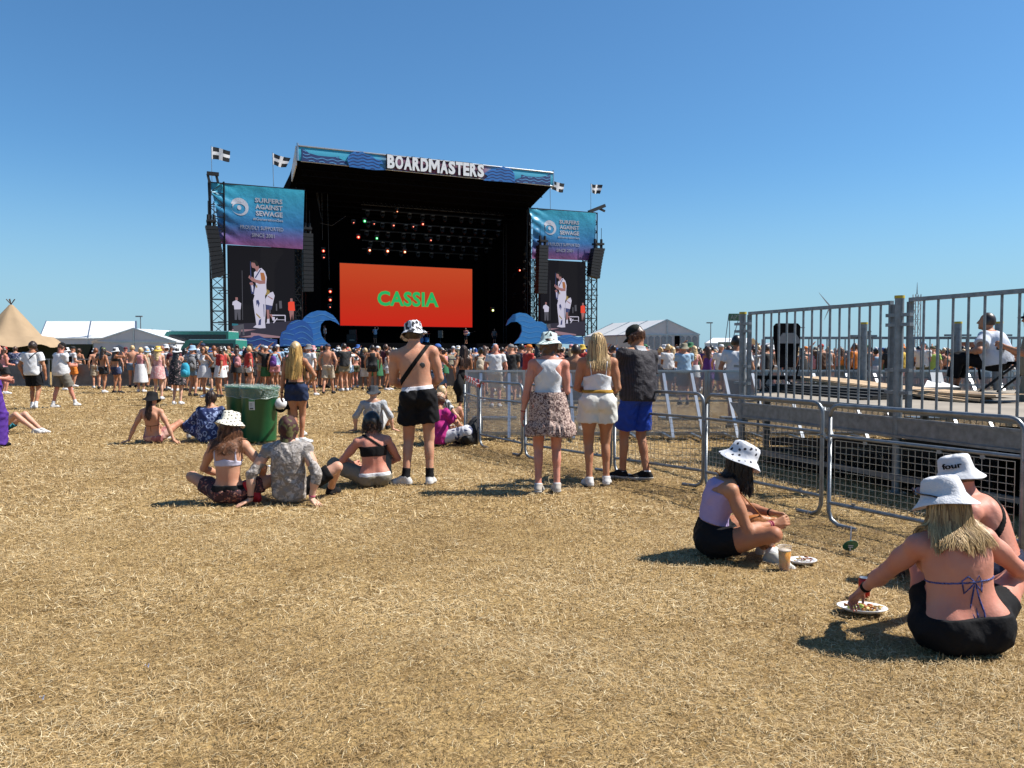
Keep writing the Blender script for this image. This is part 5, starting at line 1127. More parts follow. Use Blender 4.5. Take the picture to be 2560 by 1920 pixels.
    def hairstrands(s, name, m, n, length, spread=.0, r=.0045, curl=0., back=1., seed=1, start=(-.02, .09), part=0., clump=0., taper=.3, azr=2.3, hat=False, vol=0., soft=0):
        """strands that start on the skull and hang over neck and back"""
        rr = np.random.default_rng(seed); u = s.u; X, Y, Z = s.HM.T; az = rr.uniform(-azr, azr, n); el = rr.uniform(-.45, .05, n) if hat else rr.uniform(.0, 1.15, n)
        dirn = (X[None] * (np.sin(az) * np.cos(el))[:, None] - Y[None] * (np.cos(az) * np.cos(el))[:, None] + Z[None] * np.sin(el)[:, None])
        p = s.hc[None] + Z * .012 * u + dirn * (.0947 * u * (vol if vol else 1.)); L = length * u * (1 - .45 * rr.random(n) ** 2.2); K = 16; pts = [p.copy()]; ph = rr.uniform(0, 6.3, n); pc = az * 5 + 1.5 * np.sin(az * 9) + el * 4 + rr.normal(0, .45, n)
        v = np.stack([dirn[:, 0] * (.1 if hat else .3), dirn[:, 1] * (.1 if hat else .3), np.full(n, -.9)], 1); cx = rr.normal(0, 1, n)
        for k in range(1, K + 1):
            stp = (L / K)[:, None]; tgt = np.stack([np.sin(az) * spread + clump * np.sin(az * 5) * .3, -np.cos(az) * .12 * back, np.full(n, -1.)], 1); v = v * .72 + tgt * .28; v /= np.linalg.norm(v, axis=1)[:, None]
            p = p + v * stp; w = curl * k / K; q = p + np.stack([np.sin(k * .75 + pc) * w, np.cos(k * .65 + pc) * w * .5, 0 * ph], 1)
            for _ in range(2):
                d = s.dist(q); e = .004; 
                gr = np.stack([(s.dist(q + V3(*(e if i == a else 0 for i in range(3)))) - d) / e for a in range(3)], -1); lay = .005 + (.008 + .02 * (vol > 0)) * (ph / 6.3)
                push = np.clip(lay - d, 0, .06)[:, None] * gr; q = q + push; p = p + push
            pts.append(q.copy())
        Pn = np.stack(pts, 1)
        for _ in range(soft): Pn[:, 1:-1] = Pn[:, 1:-1] * .4 + (Pn[:, :-2] + Pn[:, 2:]) * .3
        dvec = np.gradient(Pn, axis=1); side = np.cross(dvec, -dirn[:, None, :]); side /= np.linalg.norm(side, axis=2)[..., None] + 1e-9; nrm = np.cross(side, dvec); nrm /= np.linalg.norm(nrm, axis=2)[..., None] + 1e-9
        rad = (r * u * rr.uniform(.6, 1.3, n))[:, None] * (1 - (1 - taper) * (np.linspace(0, 1, K + 1) ** 2))[None]; ring = []
        for a in (0, 2.1, 4.2): ring.append(Pn + side * (math.cos(a) * rad * 1.5)[..., None] + nrm * (math.sin(a) * rad * .8)[..., None])
        V = np.stack(ring, 2).reshape(-1, 3); base = (np.arange(n) * (K + 1) * 3)[:, None, None] + (np.arange(K) * 3)[None, :, None] + np.arange(3)[None, None]; nx = (np.arange(3) + 1) % 3; b2 = (np.arange(n) * (K + 1) * 3)[:, None, None] + (np.arange(K) * 3)[None, :, None] + nx[None, None]
        F4 = np.stack([base, b2, b2 + 3, base + 3], -1).reshape(-1, 4); me = npmesh(name, V, F4, None, [m], True); A_ = me.attributes.new('tone', 'FLOAT', 'POINT'); tn = np.clip(rr.normal(.5, .2, n) + .22 * np.sin(az * 13 + seed), 0, 1)[:, None] + np.linspace(-.12, .22, K + 1)[None]; A_.data.foreach_set('value', np.repeat(tn.reshape(-1), 3).astype(np.float32)); return mobj(name, me, s.obj)
    def hatmesh(s, name, m, prof, wob=None, n=40, tilt=0, dz=0., dy=0., parent='own', M=None):
        u = s.u; mb = MB().mat(m); T = Matrix(s.HM.tolist()) @ Matrix.Rotation(R(tilt), 3, 'X'); c = s.hc + s.HM[:, 2] * dz + s.HM[:, 1] * dy
        mb.lathe([(a * u, b * u) for a, b in prof], c, n, wob, M=T @ Matrix.Diagonal((.94, 1.08, 1)))
        o = mobj(name, mb.mesh(name), s.obj); return o
    def cap(s, name, m, peak_yaw=0, tilt=0, mpeak=None):
        u = s.u; mb = MB().mat(m); T = Matrix(s.HM.tolist()) @ Matrix.Rotation(R(tilt), 3, 'X'); c = s.hc
        mb.lathe([(.001, .128 * u), (.04 * u, .124 * u), (.07 * u, .106 * u), (.088 * u, .07 * u), (.092 * u, .03 * u), (.088 * u, .028 * u), (.08 * u, .06 * u), (.001, .11 * u)], c, 28, None, M=T @ Matrix.Diagonal((.94, 1.1, 1)))
        o = mobj(name, mb.mesh(name), s.obj); mb = MB().mat(mpeak or m); Tp = T @ Matrix.Rotation(R(peak_yaw), 3, 'Z'); cc = Vector(c)
        f = lambda i, j, z=0: cc + Tp @ Vector((math.sin((i - .5) * 2.2) * (.082 + .03 * j) * u * (1 - .25 * j * j), (math.cos((i - .5) * 2.2) * .092 + j * .075 * (1 - (2 * i - 1) ** 2 * .75)) * u, (.034 - .022 * j - .016 * (2 * i - 1) ** 2 + z) * u))
        mb.sheet(lambda i, j: f(i, j), 12, 4).sheet(lambda i, j: f(1 - i, j, -.004), 12, 4); pk = mobj('peak', mb.mesh('peak'), o); return o
BUCKET = [(.001, .132), (.05, .131), (.078, .124), (.088, .112), (.094, .07), (.099, .035), (.118, .012), (.148, -.018), (.150, -.022), (.116, .004), (.094, .028), (.085, .10), (.001, .12)]
def bw(a=.006, n=3, ph=0., droop=.012, dn=2):
    return lambda r, z, t: (r + (a * math.sin(t * n + ph) + a * .5 * math.sin(t * 7 + ph * 2)) * (1 if r > .08 else .3), z + (droop * math.sin(t * dn + ph) if r > .115 else 0) + (.004 * math.sin(t * 5 + ph) if z > .1 else 0))
_skins = {}
def skin(c):
    c = tuple(min(1, x * 1.13) for x in c); k = tuple(round(x, 3) for x in c)
    if k not in _skins: _skins[k] = mat('skin', (c[0] * .97, c[1] * .80, c[2] * .74), .55, c2=(min(1, c[0] * 1.04), c[1] * 1.10, c[2] * 1.08), scale=5, bump=.12, bscale=45, spec=.28, sub=.12)
    return _skins[k]
SK_PALE, SK_WARM, SK_TAN, SK_PINK, SK_DEEP = (.62, .36, .26), (.56, .29, .19), (.44, .21, .12), (.60, .27, .20), (.30, .14, .08)
_cl = {}
def cloth(nm, c, **k):
    if nm not in _cl: _cl[nm] = mat(nm, c, k.pop('rough', .85), var=k.pop('var', .08), scale=6, bump=k.pop('bump', .25), bscale=k.pop('bscale', 30), spec=.2, **k)
    return _cl[nm]
H_BLK, H_BRN, H_BLD, H_DBR = mat('black_hair', (.012, .009, .008), .38), mat('brown_hair', (.09, .04, .02), .42, var=.4, scale=40), mat('blonde_hair', (.52, .34, .15), .4, c2=(.74, .54, .30), scale=30), mat('dark_brown_hair', (.035, .018, .011), .4, var=.3, scale=40)
def hairmat(name, dark, light, rough=.42):
    m = bpy.data.materials.new(name); m.use_nodes = True; n, l = m.node_tree.nodes, m.node_tree.links; b = n['Principled BSDF']
    at = n.new('ShaderNodeAttribute'); at.attribute_name = 'tone'; rp = n.new('ShaderNodeValToRGB'); l.new(at.outputs['Fac'], rp.inputs[0]); e = rp.color_ramp.elements
    e[0].position = .1; e[0].color = (*dark, 1); e[1].position = .95; e[1].color = (*light, 1); l.new(rp.outputs[0], b.inputs['Base Color']); b.inputs['Roughness'].default_value = rough; b.inputs['Specular IOR Level'].default_value = .35
    return m
S_BLD, S_BRN, S_DBR, S_BLK = hairmat('blonde_strands', (.17, .095, .04), (.62, .44, .22)), hairmat('brown_strands', (.035, .013, .007), (.20, .085, .04)), hairmat('dark_strands', (.010, .005, .004), (.06, .03, .018)), hairmat('black_strands', (.004, .003, .003), (.022, .016, .014))
mx_ = np.maximum; mn_ = np.minimum
def band(a, lo, hi): return mx_(lo - a, a - hi)
# ------------------------------------------------------------------ garments
def hems(f, sg, fr, r0, r1, knee2=None):
    h, k, a = f.hip[sg], f.kn[sg], f.an[sg]
    if fr <= 1: return [Prim('x', 'k', h, h + (k - h) * fr, r0 * f.u, r1 * f.u, k=.02)]
    return [Prim('x', 'c', h, k, r0 * f.u, (r0 * .45 + r1 * .55) * f.u, k=.02), Prim('x', 'k', k, k + (a - k) * (fr - 1), (r0 * .3 + r1 * .7) * f.u, r1 * f.u, k=.03)]
def shorts(f, name, m, top=.10, fr=.45, r0=.098, r1=.11, off=.010, wr=.003, res=.01, frR=None, region=None):
    ex = hems(f, -1, fr, r0 * f.lb, r1 * f.lb) + hems(f, 1, frR or fr, r0 * f.lb, r1 * f.lb)
    return f.shell(name, m, ['torso'], off, (lambda c: mx_(c['t'] - top, -3 * np.ones_like(c['t'])) * f.L) if region is None else region, res, ex, wr)
def sleeves(f, fr=.6, r0=.062, r1=.068):
    o = []
    for sg in (-1, 1):
        j, e, w = f.shj[sg], f.elb[sg], f.wr[sg]
        if fr <= 1: o.append(Prim('x', 'k', j, j + (e - j) * fr, r0 * f.u * f.b ** .6, r1 * f.u * f.b ** .6, k=.03))
        else: o += [Prim('x', 'c', j, e, r0 * f.u, (r0 + r1) / 2 * f.u, k=.03), Prim('x', 'k', e, e + (w - e) * (fr - 1), (r0 + r1) / 2 * f.u, r1 * f.u, k=.03)]
    return o
def tee(f, name, m, hem=-.12, fr=.6, off=.014, wr=.004, res=.01, loose=.0, r0=.062, r1=.07, ws=.7, nk=.97):
    ex = sleeves(f, fr, r0, r1)
    if loose: ex.append(Prim('y', 'e', f.sp(.25), V3(.135 + loose, .105 + loose, .30) * f.u * V3(f.b, f.b, 1), np.stack([f.R, f.Fw, f.A], 1), k=.06))
    return f.shell(name, m, ['torso'], off, lambda c: mx_(hem - c['t'], c['t'] - nk - .25 * np.abs(c['x'])) * f.L, res, ex, wr, ws)
def shoes(f, m, sole=None, high=.02, res=.008, name='shoe', off=.010):
    for sg, g_ in ((-1, 'footL'), (1, 'footR')):
        t, dn, heel, ball = f.ft[sg]; a = f.an[sg]
        s_ = f.shell(name, m, [g_], off, lambda c: -high - (c['P'] - a.astype(np.float32)) @ dn.astype(np.float32), res)
        if sole: so_ = f.shell('sole', sole, [g_], off + .005, lambda c: .052 * f.u - (c['P'] - a.astype(np.float32)) @ dn.astype(np.float32), res, parent=s_)
def socks(f, m, h=.09, res=.008):
    for sg, g_ in ((-1, ('legL', 'footL')), (1, ('legR', 'footR'))):
        a = f.an[sg]; dn = unit(a - f.kn[sg]); f.shell('sock', m, list(g_), .005, lambda c: band((c['P'] - a.astype(np.float32)) @ dn.astype(np.float32), -h, .03), res)
def wristband(f, sg, m, back=.02, w=.008, off=.004, name='wristband'):
    q = f.wr[sg]; d = unit(q - f.elb[sg]).astype(np.float32); f.shell(name, m, ['armR' if sg > 0 else 'armL'], off, lambda c: np.abs((c['P'] - q.astype(np.float32)) @ d + back) - w, .005)
def skirt(f, name, m, z0, z1, r0, r1, pleat=14, amp=.012, ruffle=None, parent=None, cx=0., cy=0., off=None, n=96):
    mb = MB().mat(m); K = 16; c0 = f.pel; prof = [(k / K) for k in range(K + 1)]
    V = []; 
    for q in prof + [1.0, .9]:
        inner = len(V) > K * n + n - 1
        for i in range(n):
            t = i * 2 * math.pi / n; rx, ry = r0[0] + (r1[0] - r0[0]) * q ** .75, r0[1] + (r1[1] - r0[1]) * q ** .75; w = amp * q * (math.sin(t * pleat + 2 * math.sin(t * 3)) + .5 * math.sin(t * pleat * 1.9 + 1)); 
            if ruffle and q > ruffle: w += amp * 1.2 * math.sin(t * pleat * 2.3) + .018
            if inner: w -= .012
            V.append((c0[0] + cx * q + (rx + w) * math.cos(t), c0[1] + cy * q + (ry + w) * math.sin(t), z0 + (z1 - z0) * q + .012 * q * math.sin(t * 3 + 1)))
    mb.add(V, [(k * n + i, k * n + (i + 1) % n, (k + 1) * n + (i + 1) % n, (k + 1) * n + i) for k in range(K + 2) for i in range(n)], True)
    return mobj(name, mb.mesh(name), parent or f.obj)
def stand(H=1.7, sex='f', b=1., lb=1., fl=(-.10, 0), fr=(.10, 0), tl=None, tr=None, neck=(0, 0), turn=0, wl=None, wr_=None, hl=(-1, -.6, -.2), hr=(1, -.6, -.2), hy=0, hp=0, hrl=0, hipx=0., bend=.0, kh=(0, 1, 0), cl=.5, liftL=0., liftR=0.):
    f = Fig(H, sex, b, lb); u = f.u
    f.torso(V3(hipx, 0, .935 * u), V3(neck[0], neck[1] - .01, 1.425 * u), turn, bend=bend)
    wl = V3(-.26, .04, .86) * u if wl is None else V3(*wl); wr_ = V3(.26, .04, .86) * u if wr_ is None else V3(*wr_)
    f.arm(-1, wl, V3(*hl), curl=cl); f.arm(1, wr_, V3(*hr), curl=cl)
    tv = lambda y, d: V3(math.sin(R(d if y is None else y)), math.cos(R(d if y is None else y)), 0)
    f.leg(-1, V3(fl[0], fl[1] - .02, .082 * u + liftL), V3(*kh), tv(tl, -10)); f.leg(1, V3(fr[0], fr[1] - .02, .082 * u + liftR), V3(*kh), tv(tr, 10))
    f.head(yaw=hy, pitch=hp, roll=hrl); return f
def seat(H=1.65, sex='f', b=1., lb=1., neck=(0, .03, .50), turn=0, al=(-.10, .34, .06), ar=(.12, .40, .05), khl=(-1, .35, .4), khr=(1, .35, .4), tl=(.6, .6, -.1), tr=(-.6, .6, -.1), wl=(-.2, .3, .2), wr_=(.2, .3, .2), hl=(-1, -.5, -.3), hr=(1, -.5, -.3), hy=0, hp=0, hrl=0, bend=.035, hoff=None, handl=None, handr=None, pl=None, pr=None, cl=.5, pz=.125):
    f = Fig(H, sex, b, lb); u = f.u; f.torso(V3(0, 0, pz * u * (b ** .5)), V3(neck[0], neck[1], neck[2] * u + pz * u), turn, bend=bend, hyaw=0)
    f.arm(-1, V3(*wl), V3(*hl), hand=None if handl is None else V3(*handl), palm=None if pl is None else V3(*pl), curl=cl); f.arm(1, V3(*wr_), V3(*hr), hand=None if handr is None else V3(*handr), palm=None if pr is None else V3(*pr), curl=cl)
    f.leg(-1, V3(*al), V3(*khl), V3(*tl)); f.leg(1, V3(*ar), V3(*khr), V3(*tr)); f.head(yaw=hy, pitch=hp, roll=hrl, off=None if hoff is None else V3(*hoff) * u); return f
def at_px(u, v): q = G(u, v); return (q.x, q.y, 0)
W_SHOE, W_SOLE = cloth('white_trainer', (.72, .70, .68), bump=.1), cloth('sole_rubber', (.55, .53, .5), bump=.05)
BLK, WHT = cloth('black_cotton', (.008, .0075, .009)), cloth('white_cotton', (.80, .80, .82))
BLK2 = cloth('black_webbing', (.006, .006, .006))

# ------------------------------------------------------------------ 1 tall bare-backed man
f = stand(1.80, 'm', 1.12, 1.05, fl=(-.135, 0), fr=(.125, .03), tl=-75, tr=5, neck=(-.05, .01), turn=4, wl=(-.13, .27, 1.07), wr_=(.10, .27, 1.08), hl=(-.7, -.4, -1), hr=(.7, -.4, -1), hy=20, hp=-6, hrl=-4, hipx=0)
f.body('person', skin(SK_WARM), .009, at_px(1046, 1212), 0, 'tall bare-backed man in black shorts and a black and white bucket hat')
shorts(f, 'shorts', BLK, top=.13, fr=.62, r0=.100, r1=.118, off=.012, wr=.004)
bx = f.shell('boxer_waistband', pattern('boxer_print', (.75, .74, .78), (.06, .05, .1), 'blotch', 16, .62), ['torso'], .007, lambda c: band(c['t'], .08, .20) * f.L)
hm = pattern('monochrome_print', (.012, .012, .02), (.82, .82, .86), 'blotch', 15, .49, dist=.05); f.hatmesh('bucket_hat', hm, BUCKET, bw(.007, 3, 1, .02), tilt=-8)
f.shell('hair', H_DBR, ['head'], .010, lambda c: mx_(c['hy'] - .0, mx_(-.075 - c['hz'], c['hz'] - .05)), .009)
socks(f, BLK, .10); shoes(f, W_SHOE, W_SOLE)
f.shell('tattoo', mat('tattoo_ink', (.05, .045, .045), .5), ['torso'], .0018, lambda c: mx_(np.sqrt((c['x'] - .085) ** 2 + ((c['t'] - .63) * f.L) ** 2) - .032, mx_(.0 - (c['x'] - .06) - (c['t'] - .63) * f.L * .6, c['y'])), .006)
nx, nt = .75, -.66
f.shell('crossbody_bag', BLK2, ['torso'], .008, lambda c: mx_(np.abs((c['x'] + .02) * nx + (c['t'] - .64) * f.L * nt) - .023 + .006 * (c['t'] - .6), -.05 - c['t'] + 0), .007, parent=None, label='black crossbody bag strap over the back of the tall bare-backed man', cat='bag')

# ------------------------------------------------------------------ 2 woman in white tank top and patterned skirt
f = stand(1.66, 'f', 1.13, 1.05, fl=(-.098, 0), fr=(.098, .03), tl=8, tr=-4, neck=(.01, 0), wl=(-.26, .03, .82), wr_=(.12, .24, 1.02), hl=(-.3, -.5, 0), hr=(.3, -.5, -1), hy=-8, hp=-10)
f.body('person', skin(SK_PINK), .009, at_px(1369, 1231), 0, 'woman in a white racerback vest and ruffled patterned skirt standing at the mesh fence')
f.shell('tank_top', WHT, ['torso'], .008, lambda c: mx_(.12 - c['t'], mx_(c['t'] - 1.0, np.where(c['t'] > .60, np.abs(c['x']) - (.060 + .42 * np.abs(c['t'] - .80)), -1))) * f.L, .008, wr=.0022)
lp = pattern('leopard_print', (.62, .45, .38), (.11, .05, .045), 'blotch', 52, .50, dist=.04, bump=.5); skirt(f, 'skirt', lp, 1.055, .60, (.176, .158), (.238, .205), 12, .010, .70, cx=.03)
f.hatmesh('bucket_hat', pattern('mint_print', (.62, .75, .72), (.015, .02, .025), 'blotch', 17, .60, dist=.04), BUCKET, bw(.006, 3, 2, .02), tilt=-6)
f.shell('hair', H_BRN, ['head', 'neck'], .016, lambda c: mx_(c['hy'] - .01, mx_(-.125 - c['hz'], c['hz'] - .05)), .009, wr=.006, ws=1.4)
socks(f, WHT, .02); shoes(f, cloth('beige_trainer', (.55, .5, .44), bump=.1), W_SOLE); wristband(f, -1, cloth('red_band', (.4, .1, .08)))
f.shell('belt_bag', BLK2, ['torso'], .022, lambda c: mx_(band(c['t'], .17, .235) * f.L, -1), .008, parent=None, label='black belt bag worn round the waist over the patterned skirt', cat='bag', extra=[Prim('x', 'e', f.sp(.18) + V3(.17, .03, 0), V3(.04, .06, .05), np.eye(3), k=.02)])

# ------------------------------------------------------------------ 3 woman in white strappy top and shorts with mustard belt
f = stand(1.68, 'f', 1.17, 1.1, fl=(-.09, -.02), fr=(.105, .06), tl=-15, tr=10, neck=(0, .02), wl=(-.10, .26, 1.02), wr_=(.15, .24, 1.0), hl=(-.5, -.3, -1), hr=(.4, -.5, -1), hy=-12, hp=-14, hrl=4)
f.body('person', skin(SK_TAN), .009, at_px(1493, 1214), 0, 'blonde woman in a white strappy top and loose white shorts with a mustard belt')
f.shell('strappy_top', WHT, ['torso'], .014, lambda c: mx_(.22 - c['t'], mn_(c['t'] - .60 - .035 * np.cos(c['x'] * 20), mx_(np.abs(np.abs(c['x']) - .088 - .05 * (c['t'] - .8)) - .005, c['t'] - .96))) * f.L, .008, wr=.003)
shorts(f, 'shorts', cloth('cream_cotton', (.80, .78, .72), bump=.5, bscale=18), top=.24, fr=.46, r0=.106, r1=.124, off=.014, wr=.003)
f.shell('belt', cloth('mustard_leather', (.42, .23, .03)), ['torso'], .024, lambda c: band(c['t'], .205, .275) * f.L, .008)
f.shell('hair', H_BLD, ['head'], .010, lambda c: mx_(c['hy'] - .03, mx_(-.09 - c['hz'], -1)), .009, wr=.004)
f.hairstrands('hair_strands', S_BLD, 1100, .37, spread=.0, r=.0036, curl=.008, seed=4, azr=1.9, soft=3)
shoes(f, W_SHOE, W_SOLE); socks(f, WHT, .02)

# ------------------------------------------------------------------ 4 man in dark shirt and blue shorts
f = stand(1.78, 'm', 1.13, 1.0, fl=(-.12, .12), fr=(.10, -.05), tl=-30, tr=-60, neck=(.02, .03), turn=10, wl=(-.05, .32, 1.10), wr_=(.14, .30, 1.02), hl=(-.4, -.5, -1), hr=(.5, -.5, -1), hy=35, hp=-26, bend=.02)
f.body('person', skin(SK_TAN), .009, at_px(1590, 1198), 22, 'man in a dark shirt, royal blue shorts and dark cap looking down')
ds = pattern('dark_pinstripe', (.012, .009, .014), (.028, .022, .032), 'wave', 14, .55, axis=0, bump=.5); tee(f, 'shirt', ds, hem=-.15, fr=.72, off=.026, wr=.004, loose=.035, r1=.078)
f.shell('striped_collar', pattern('collar_stripe', (.75, .75, .78), (.02, .02, .03), 'wave', 60, .6, axis=2), ['neck', 'torso'], .016, lambda c: mx_(band(c['t'], .97, 1.09) * f.L, np.abs(c['x']) - .07), .006)
bs = cloth('royal_blue', (.012, .05, .36), rough=.6); shorts(f, 'shorts', bs, top=.06, fr=.86, r0=.100, r1=.116, off=.008, wr=.004)
f.shell('side_stripe', WHT, ['x'], .0, None, .008, hems(f, -1, .84, .1135, .1215), region=None) if False else None
f.cap('cap', cloth('dark_green_cap', (.018, .022, .018)), 0, -4)
f.shell('hair', H_BRN, ['head'], .008, lambda c: mx_(c['hy'] - .035, mx_(-.075 - c['hz'], c['hz'] - .09)), .008, wr=.003)
f.hairstrands('hair_strands', S_BRN, 400, .05, r=.004, curl=.004, seed=31, hat=True, azr=2.0)
f.shell('beard', H_BRN, ['head'], .005, lambda c: mx_(-c['hy'] + .0, mx_(c['hz'] + .04, -.2 - c['hz'])), .008)
shoes(f, BLK, W_SOLE); socks(f, WHT, .015)

# ------------------------------------------------------------------ 5 seated woman in black bandeau
f = seat(1.62, 'f', 1.14, 1.0, neck=(-.02, .02, .45), turn=6, ar=(.02, .42, .05), khr=(.25, .5, 1), wl=(-.20, .28, .22), wr_=(.12, .3, .2), hl=(-1, -.8, 0), hr=(1, -.5, -.2), hy=12, hp=-10)
f.body('person', skin(SK_PINK), .009, at_px(936, 1216), 14, 'sunburnt woman in a black bandeau and olive trousers sitting beside the tall man')
f.shell('bandeau', BLK, ['torso'], .006, lambda c: band(c['t'], .50, .76) * f.L, .008)
ol = cloth('olive_twill', (.24, .215, .165)); shorts(f, 'trousers', ol, top=.0, fr=1.85, r0=.102, r1=.062, off=.012, wr=.005)
f.shell('underwear_band', WHT, ['torso'], .005, lambda c: band(c['t'], -.05, .08) * f.L, .008)
f.shell('hair', H_BLK, ['head'], .020, lambda c: mx_(c['hy'] - .03, mx_(-.135 - c['hz'], -1)), .009, wr=.003)
f.hairstrands('hair_strands', S_DBR, 260, .17, r=.005, curl=.012, seed=8, azr=1.9); shoes(f, BLK, None)
f.shell('crossbody_bag', BLK2, ['torso'], .007, lambda c: mx_(np.abs((c['x'] - .02) * .62 + (c['t'] - .83) * f.L * .78) - .013, -.3 - c['t']), .007, parent=None, label='thin black bag strap across the back of the seated sunburnt woman', cat='bag')

# ------------------------------------------------------------------ 6 seated woman with spotted hat
f = seat(1.66, 'f', 1.0, 1.0, neck=(-.01, .03, .50), wl=(-.17, .30, .22), wr_=(.24, .22, .2), hl=(-1, -.8, 0), hr=(1, -.8, -.1), hy=-10, hp=-8)
f.body('person', skin(SK_WARM), .009, at_px(574, 1258), 0, 'woman with long curly hair and a black-spotted cream bucket hat sitting cross-legged')
f.shell('bra_top', cloth('lilac_white', (.62, .58, .72)), ['torso'], .006, lambda c: mx_(.50 - c['t'], mn_(c['t'] - .64 + .4 * np.abs(c['x']), mx_(np.abs(np.abs(c['x']) - .10) - .008, c['t'] - .98))) * f.L, .008)
f.shell('waistband', BLK, ['torso'], .012, lambda c: band(c['t'], .0, .12) * f.L, .008)
rp = pattern('red_paisley', (.055, .018, .025), (.28, .05, .04), 'blotch', 24, .55, dist=.06, ink2=(.3, .18, .12)); shorts(f, 'printed_shorts', rp, top=.04, fr=.55, r0=.098, r1=.090, off=.012, wr=.004)
f.shell('hair', H_BRN, ['head'], .016, lambda c: mx_(c['hy'] - .02, mx_(-.12 - c['hz'], c['hz'] - .01)), .009, wr=.006)
f.hairstrands('curly_hair', S_BRN, 1000, .33, spread=.08, r=.0036, curl=.034, seed=3, hat=True, azr=1.9)
f.hatmesh('bucket_hat', pattern('dotted_cream', (.80, .76, .64), (.02, .015, .012), 'spots', 34, .30), BUCKET, bw(.007, 3, .5, .018), tilt=-10)
wristband(f, 1, BLK, .03, .01)
t_ = f.shell('red_jacket', cloth('red_nylon', (.55, .02, .03), rough=.5), ['zz'], .0, None, .009, [Prim('x', 'c', V3(.17, -.02, .17), V3(.24, .06, .05), .045, .05, k=.03), Prim('x', 'c', V3(.24, .06, .05), V3(.2, .16, .04), .05, .03, k=.03)], .008, parent=None, label='red jacket bundled at the hip of the woman with the spotted hat', cat='jacket')

# ------------------------------------------------------------------ 7 seated person in bandana leaning back on the hands
f = seat(1.68, 'm', 1.0, .95, neck=(-.01, -.07, .455), al=(.02, .55, .06), ar=(.30, .42, .06), khl=(-.4, .4, 1), khr=(.75, .3, .45), tl=(0, 1, 0), tr=(.3, 1, 0), wl=(-.345, -.16, .045), wr_=(.235, -.13, .045), hl=(-1, -.6, .3), hr=(1, -.6, .3), handl=(-.6, -.55, -.25), handr=(.6, -.55, -.25), pl=(0, 0, -1), pr=(0, 0, -1), cl=.15, hp=4, bend=.03)
f.body('person', skin(SK_PALE), .008, at_px(727, 1253), 0, 'person in a patterned headscarf and loose grey shirt leaning back on both hands')
gp = pattern('grey_paisley', (.27, .235, .21), (.47, .42, .39), 'blotch', 17, .5, dist=.08, bump=.6); tee(f, 'shirt', gp, nk=1.06, hem=-.22, fr=1.35, off=.012, wr=.006, loose=.008, r0=.055, r1=.044)
f.shell('headscarf', pattern('batik_scarf', (.05, .008, .008), (.08, .06, .01), 'blotch', 16, .50, dist=.06, ink2=(.10, .09, .03)), ['head', 'neck'], .014, lambda c: mx_(-.135 - c['hz'], mx_(c['hy'] - .07 - c['hz'] * .3, -1)), .008, wr=.003)
shorts(f, 'shorts', BLK, top=-.05, fr=.8, r0=.085, r1=.085, off=.002); wristband(f, 1, cloth('pink_band', (.55, .12, .2)), .035, .008); wristband(f, -1, BLK, .03, .008); shoes(f, BLK, None)

# ------------------------------------------------------------------ 8 seated black-hat woman, bikini back
f = seat(1.62, 'f', .95, .95, neck=(.0, -.10, .46), al=(-.05, .6, .06), ar=(.32, .62, .10), khl=(-.3, .3, 1), khr=(.6, .3, .8), tl=(0, 1, 0), tr=(.2, .3, 1), wl=(-.36, -.12, .045), wr_=(.36, -.10, .045), hl=(-1, -.6, .2), hr=(1, -.6, .2), handl=(-.7, -.4, -.2), handr=(.7, -.4, -.2), pl=(0, 0, -1), pr=(0, 0, -1), cl=.15, hy=-5, bend=.02)
f.body('person', skin(SK_WARM), .011, at_px(386, 1106), 0, 'woman in a black sun hat and string bikini leaning back on straight arms')
f.shell('bikini_string', BLK, ['torso'], .004, lambda c: mn_(np.abs(c['t'] - .42) * f.L - .006, mx_(np.abs(c['x']) - .006, band(c['t'], .2, .42) * f.L)), .007)
shorts(f, 'pink_shorts', pattern('pink_marble', (.62, .36, .30), (.45, .16, .16), 'blotch', 12, .5), top=.05, fr=.45, off=.012); f.hatmesh('sun_hat', BLK, BUCKET, bw(.006, 3, 1, .03), tilt=-12)
f.hairstrands('ponytail', S_DBR, 120, .34, spread=.0, r=.005, curl=.01, seed=5, azr=.5, hat=True); shoes(f, WHT, None)

# ------------------------------------------------------------------ 9 seated person in blue printed outfit
f = seat(1.66, 'f', 1.08, 1.0, neck=(-.01, .03, .45), wl=(-.2, .3, .2), wr_=(.15, .32, .2), hl=(-1, -.6, 0), hr=(1, -.6, -.1), hp=-14, hy=-6)
f.body('person', skin(SK_WARM), .011, at_px(527, 1104), 0, 'person with a ponytail in a blue and white printed shirt sitting beside the bins')
bp_ = pattern('blue_mandala', (.018, .035, .14), (.30, .38, .62), 'leopard', 13, .30, dist=.03, bump=.4); tee(f, 'printed_shirt', bp_, hem=-.3, fr=.95, off=.024, wr=.006, loose=.05, r0=.075, r1=.09)
shorts(f, 'printed_trousers', bp_, top=.05, fr=1.9, r0=.12, r1=.09, off=.015, wr=.006)
f.shell('hair', H_DBR, ['head'], .012, lambda c: mx_(c['hy'] - .03, mx_(-.10 - c['hz'], -1)), .010); f.hairstrands('ponytail', S_DBR, 120, .2, r=.006, curl=.006, seed=6, azr=.35)

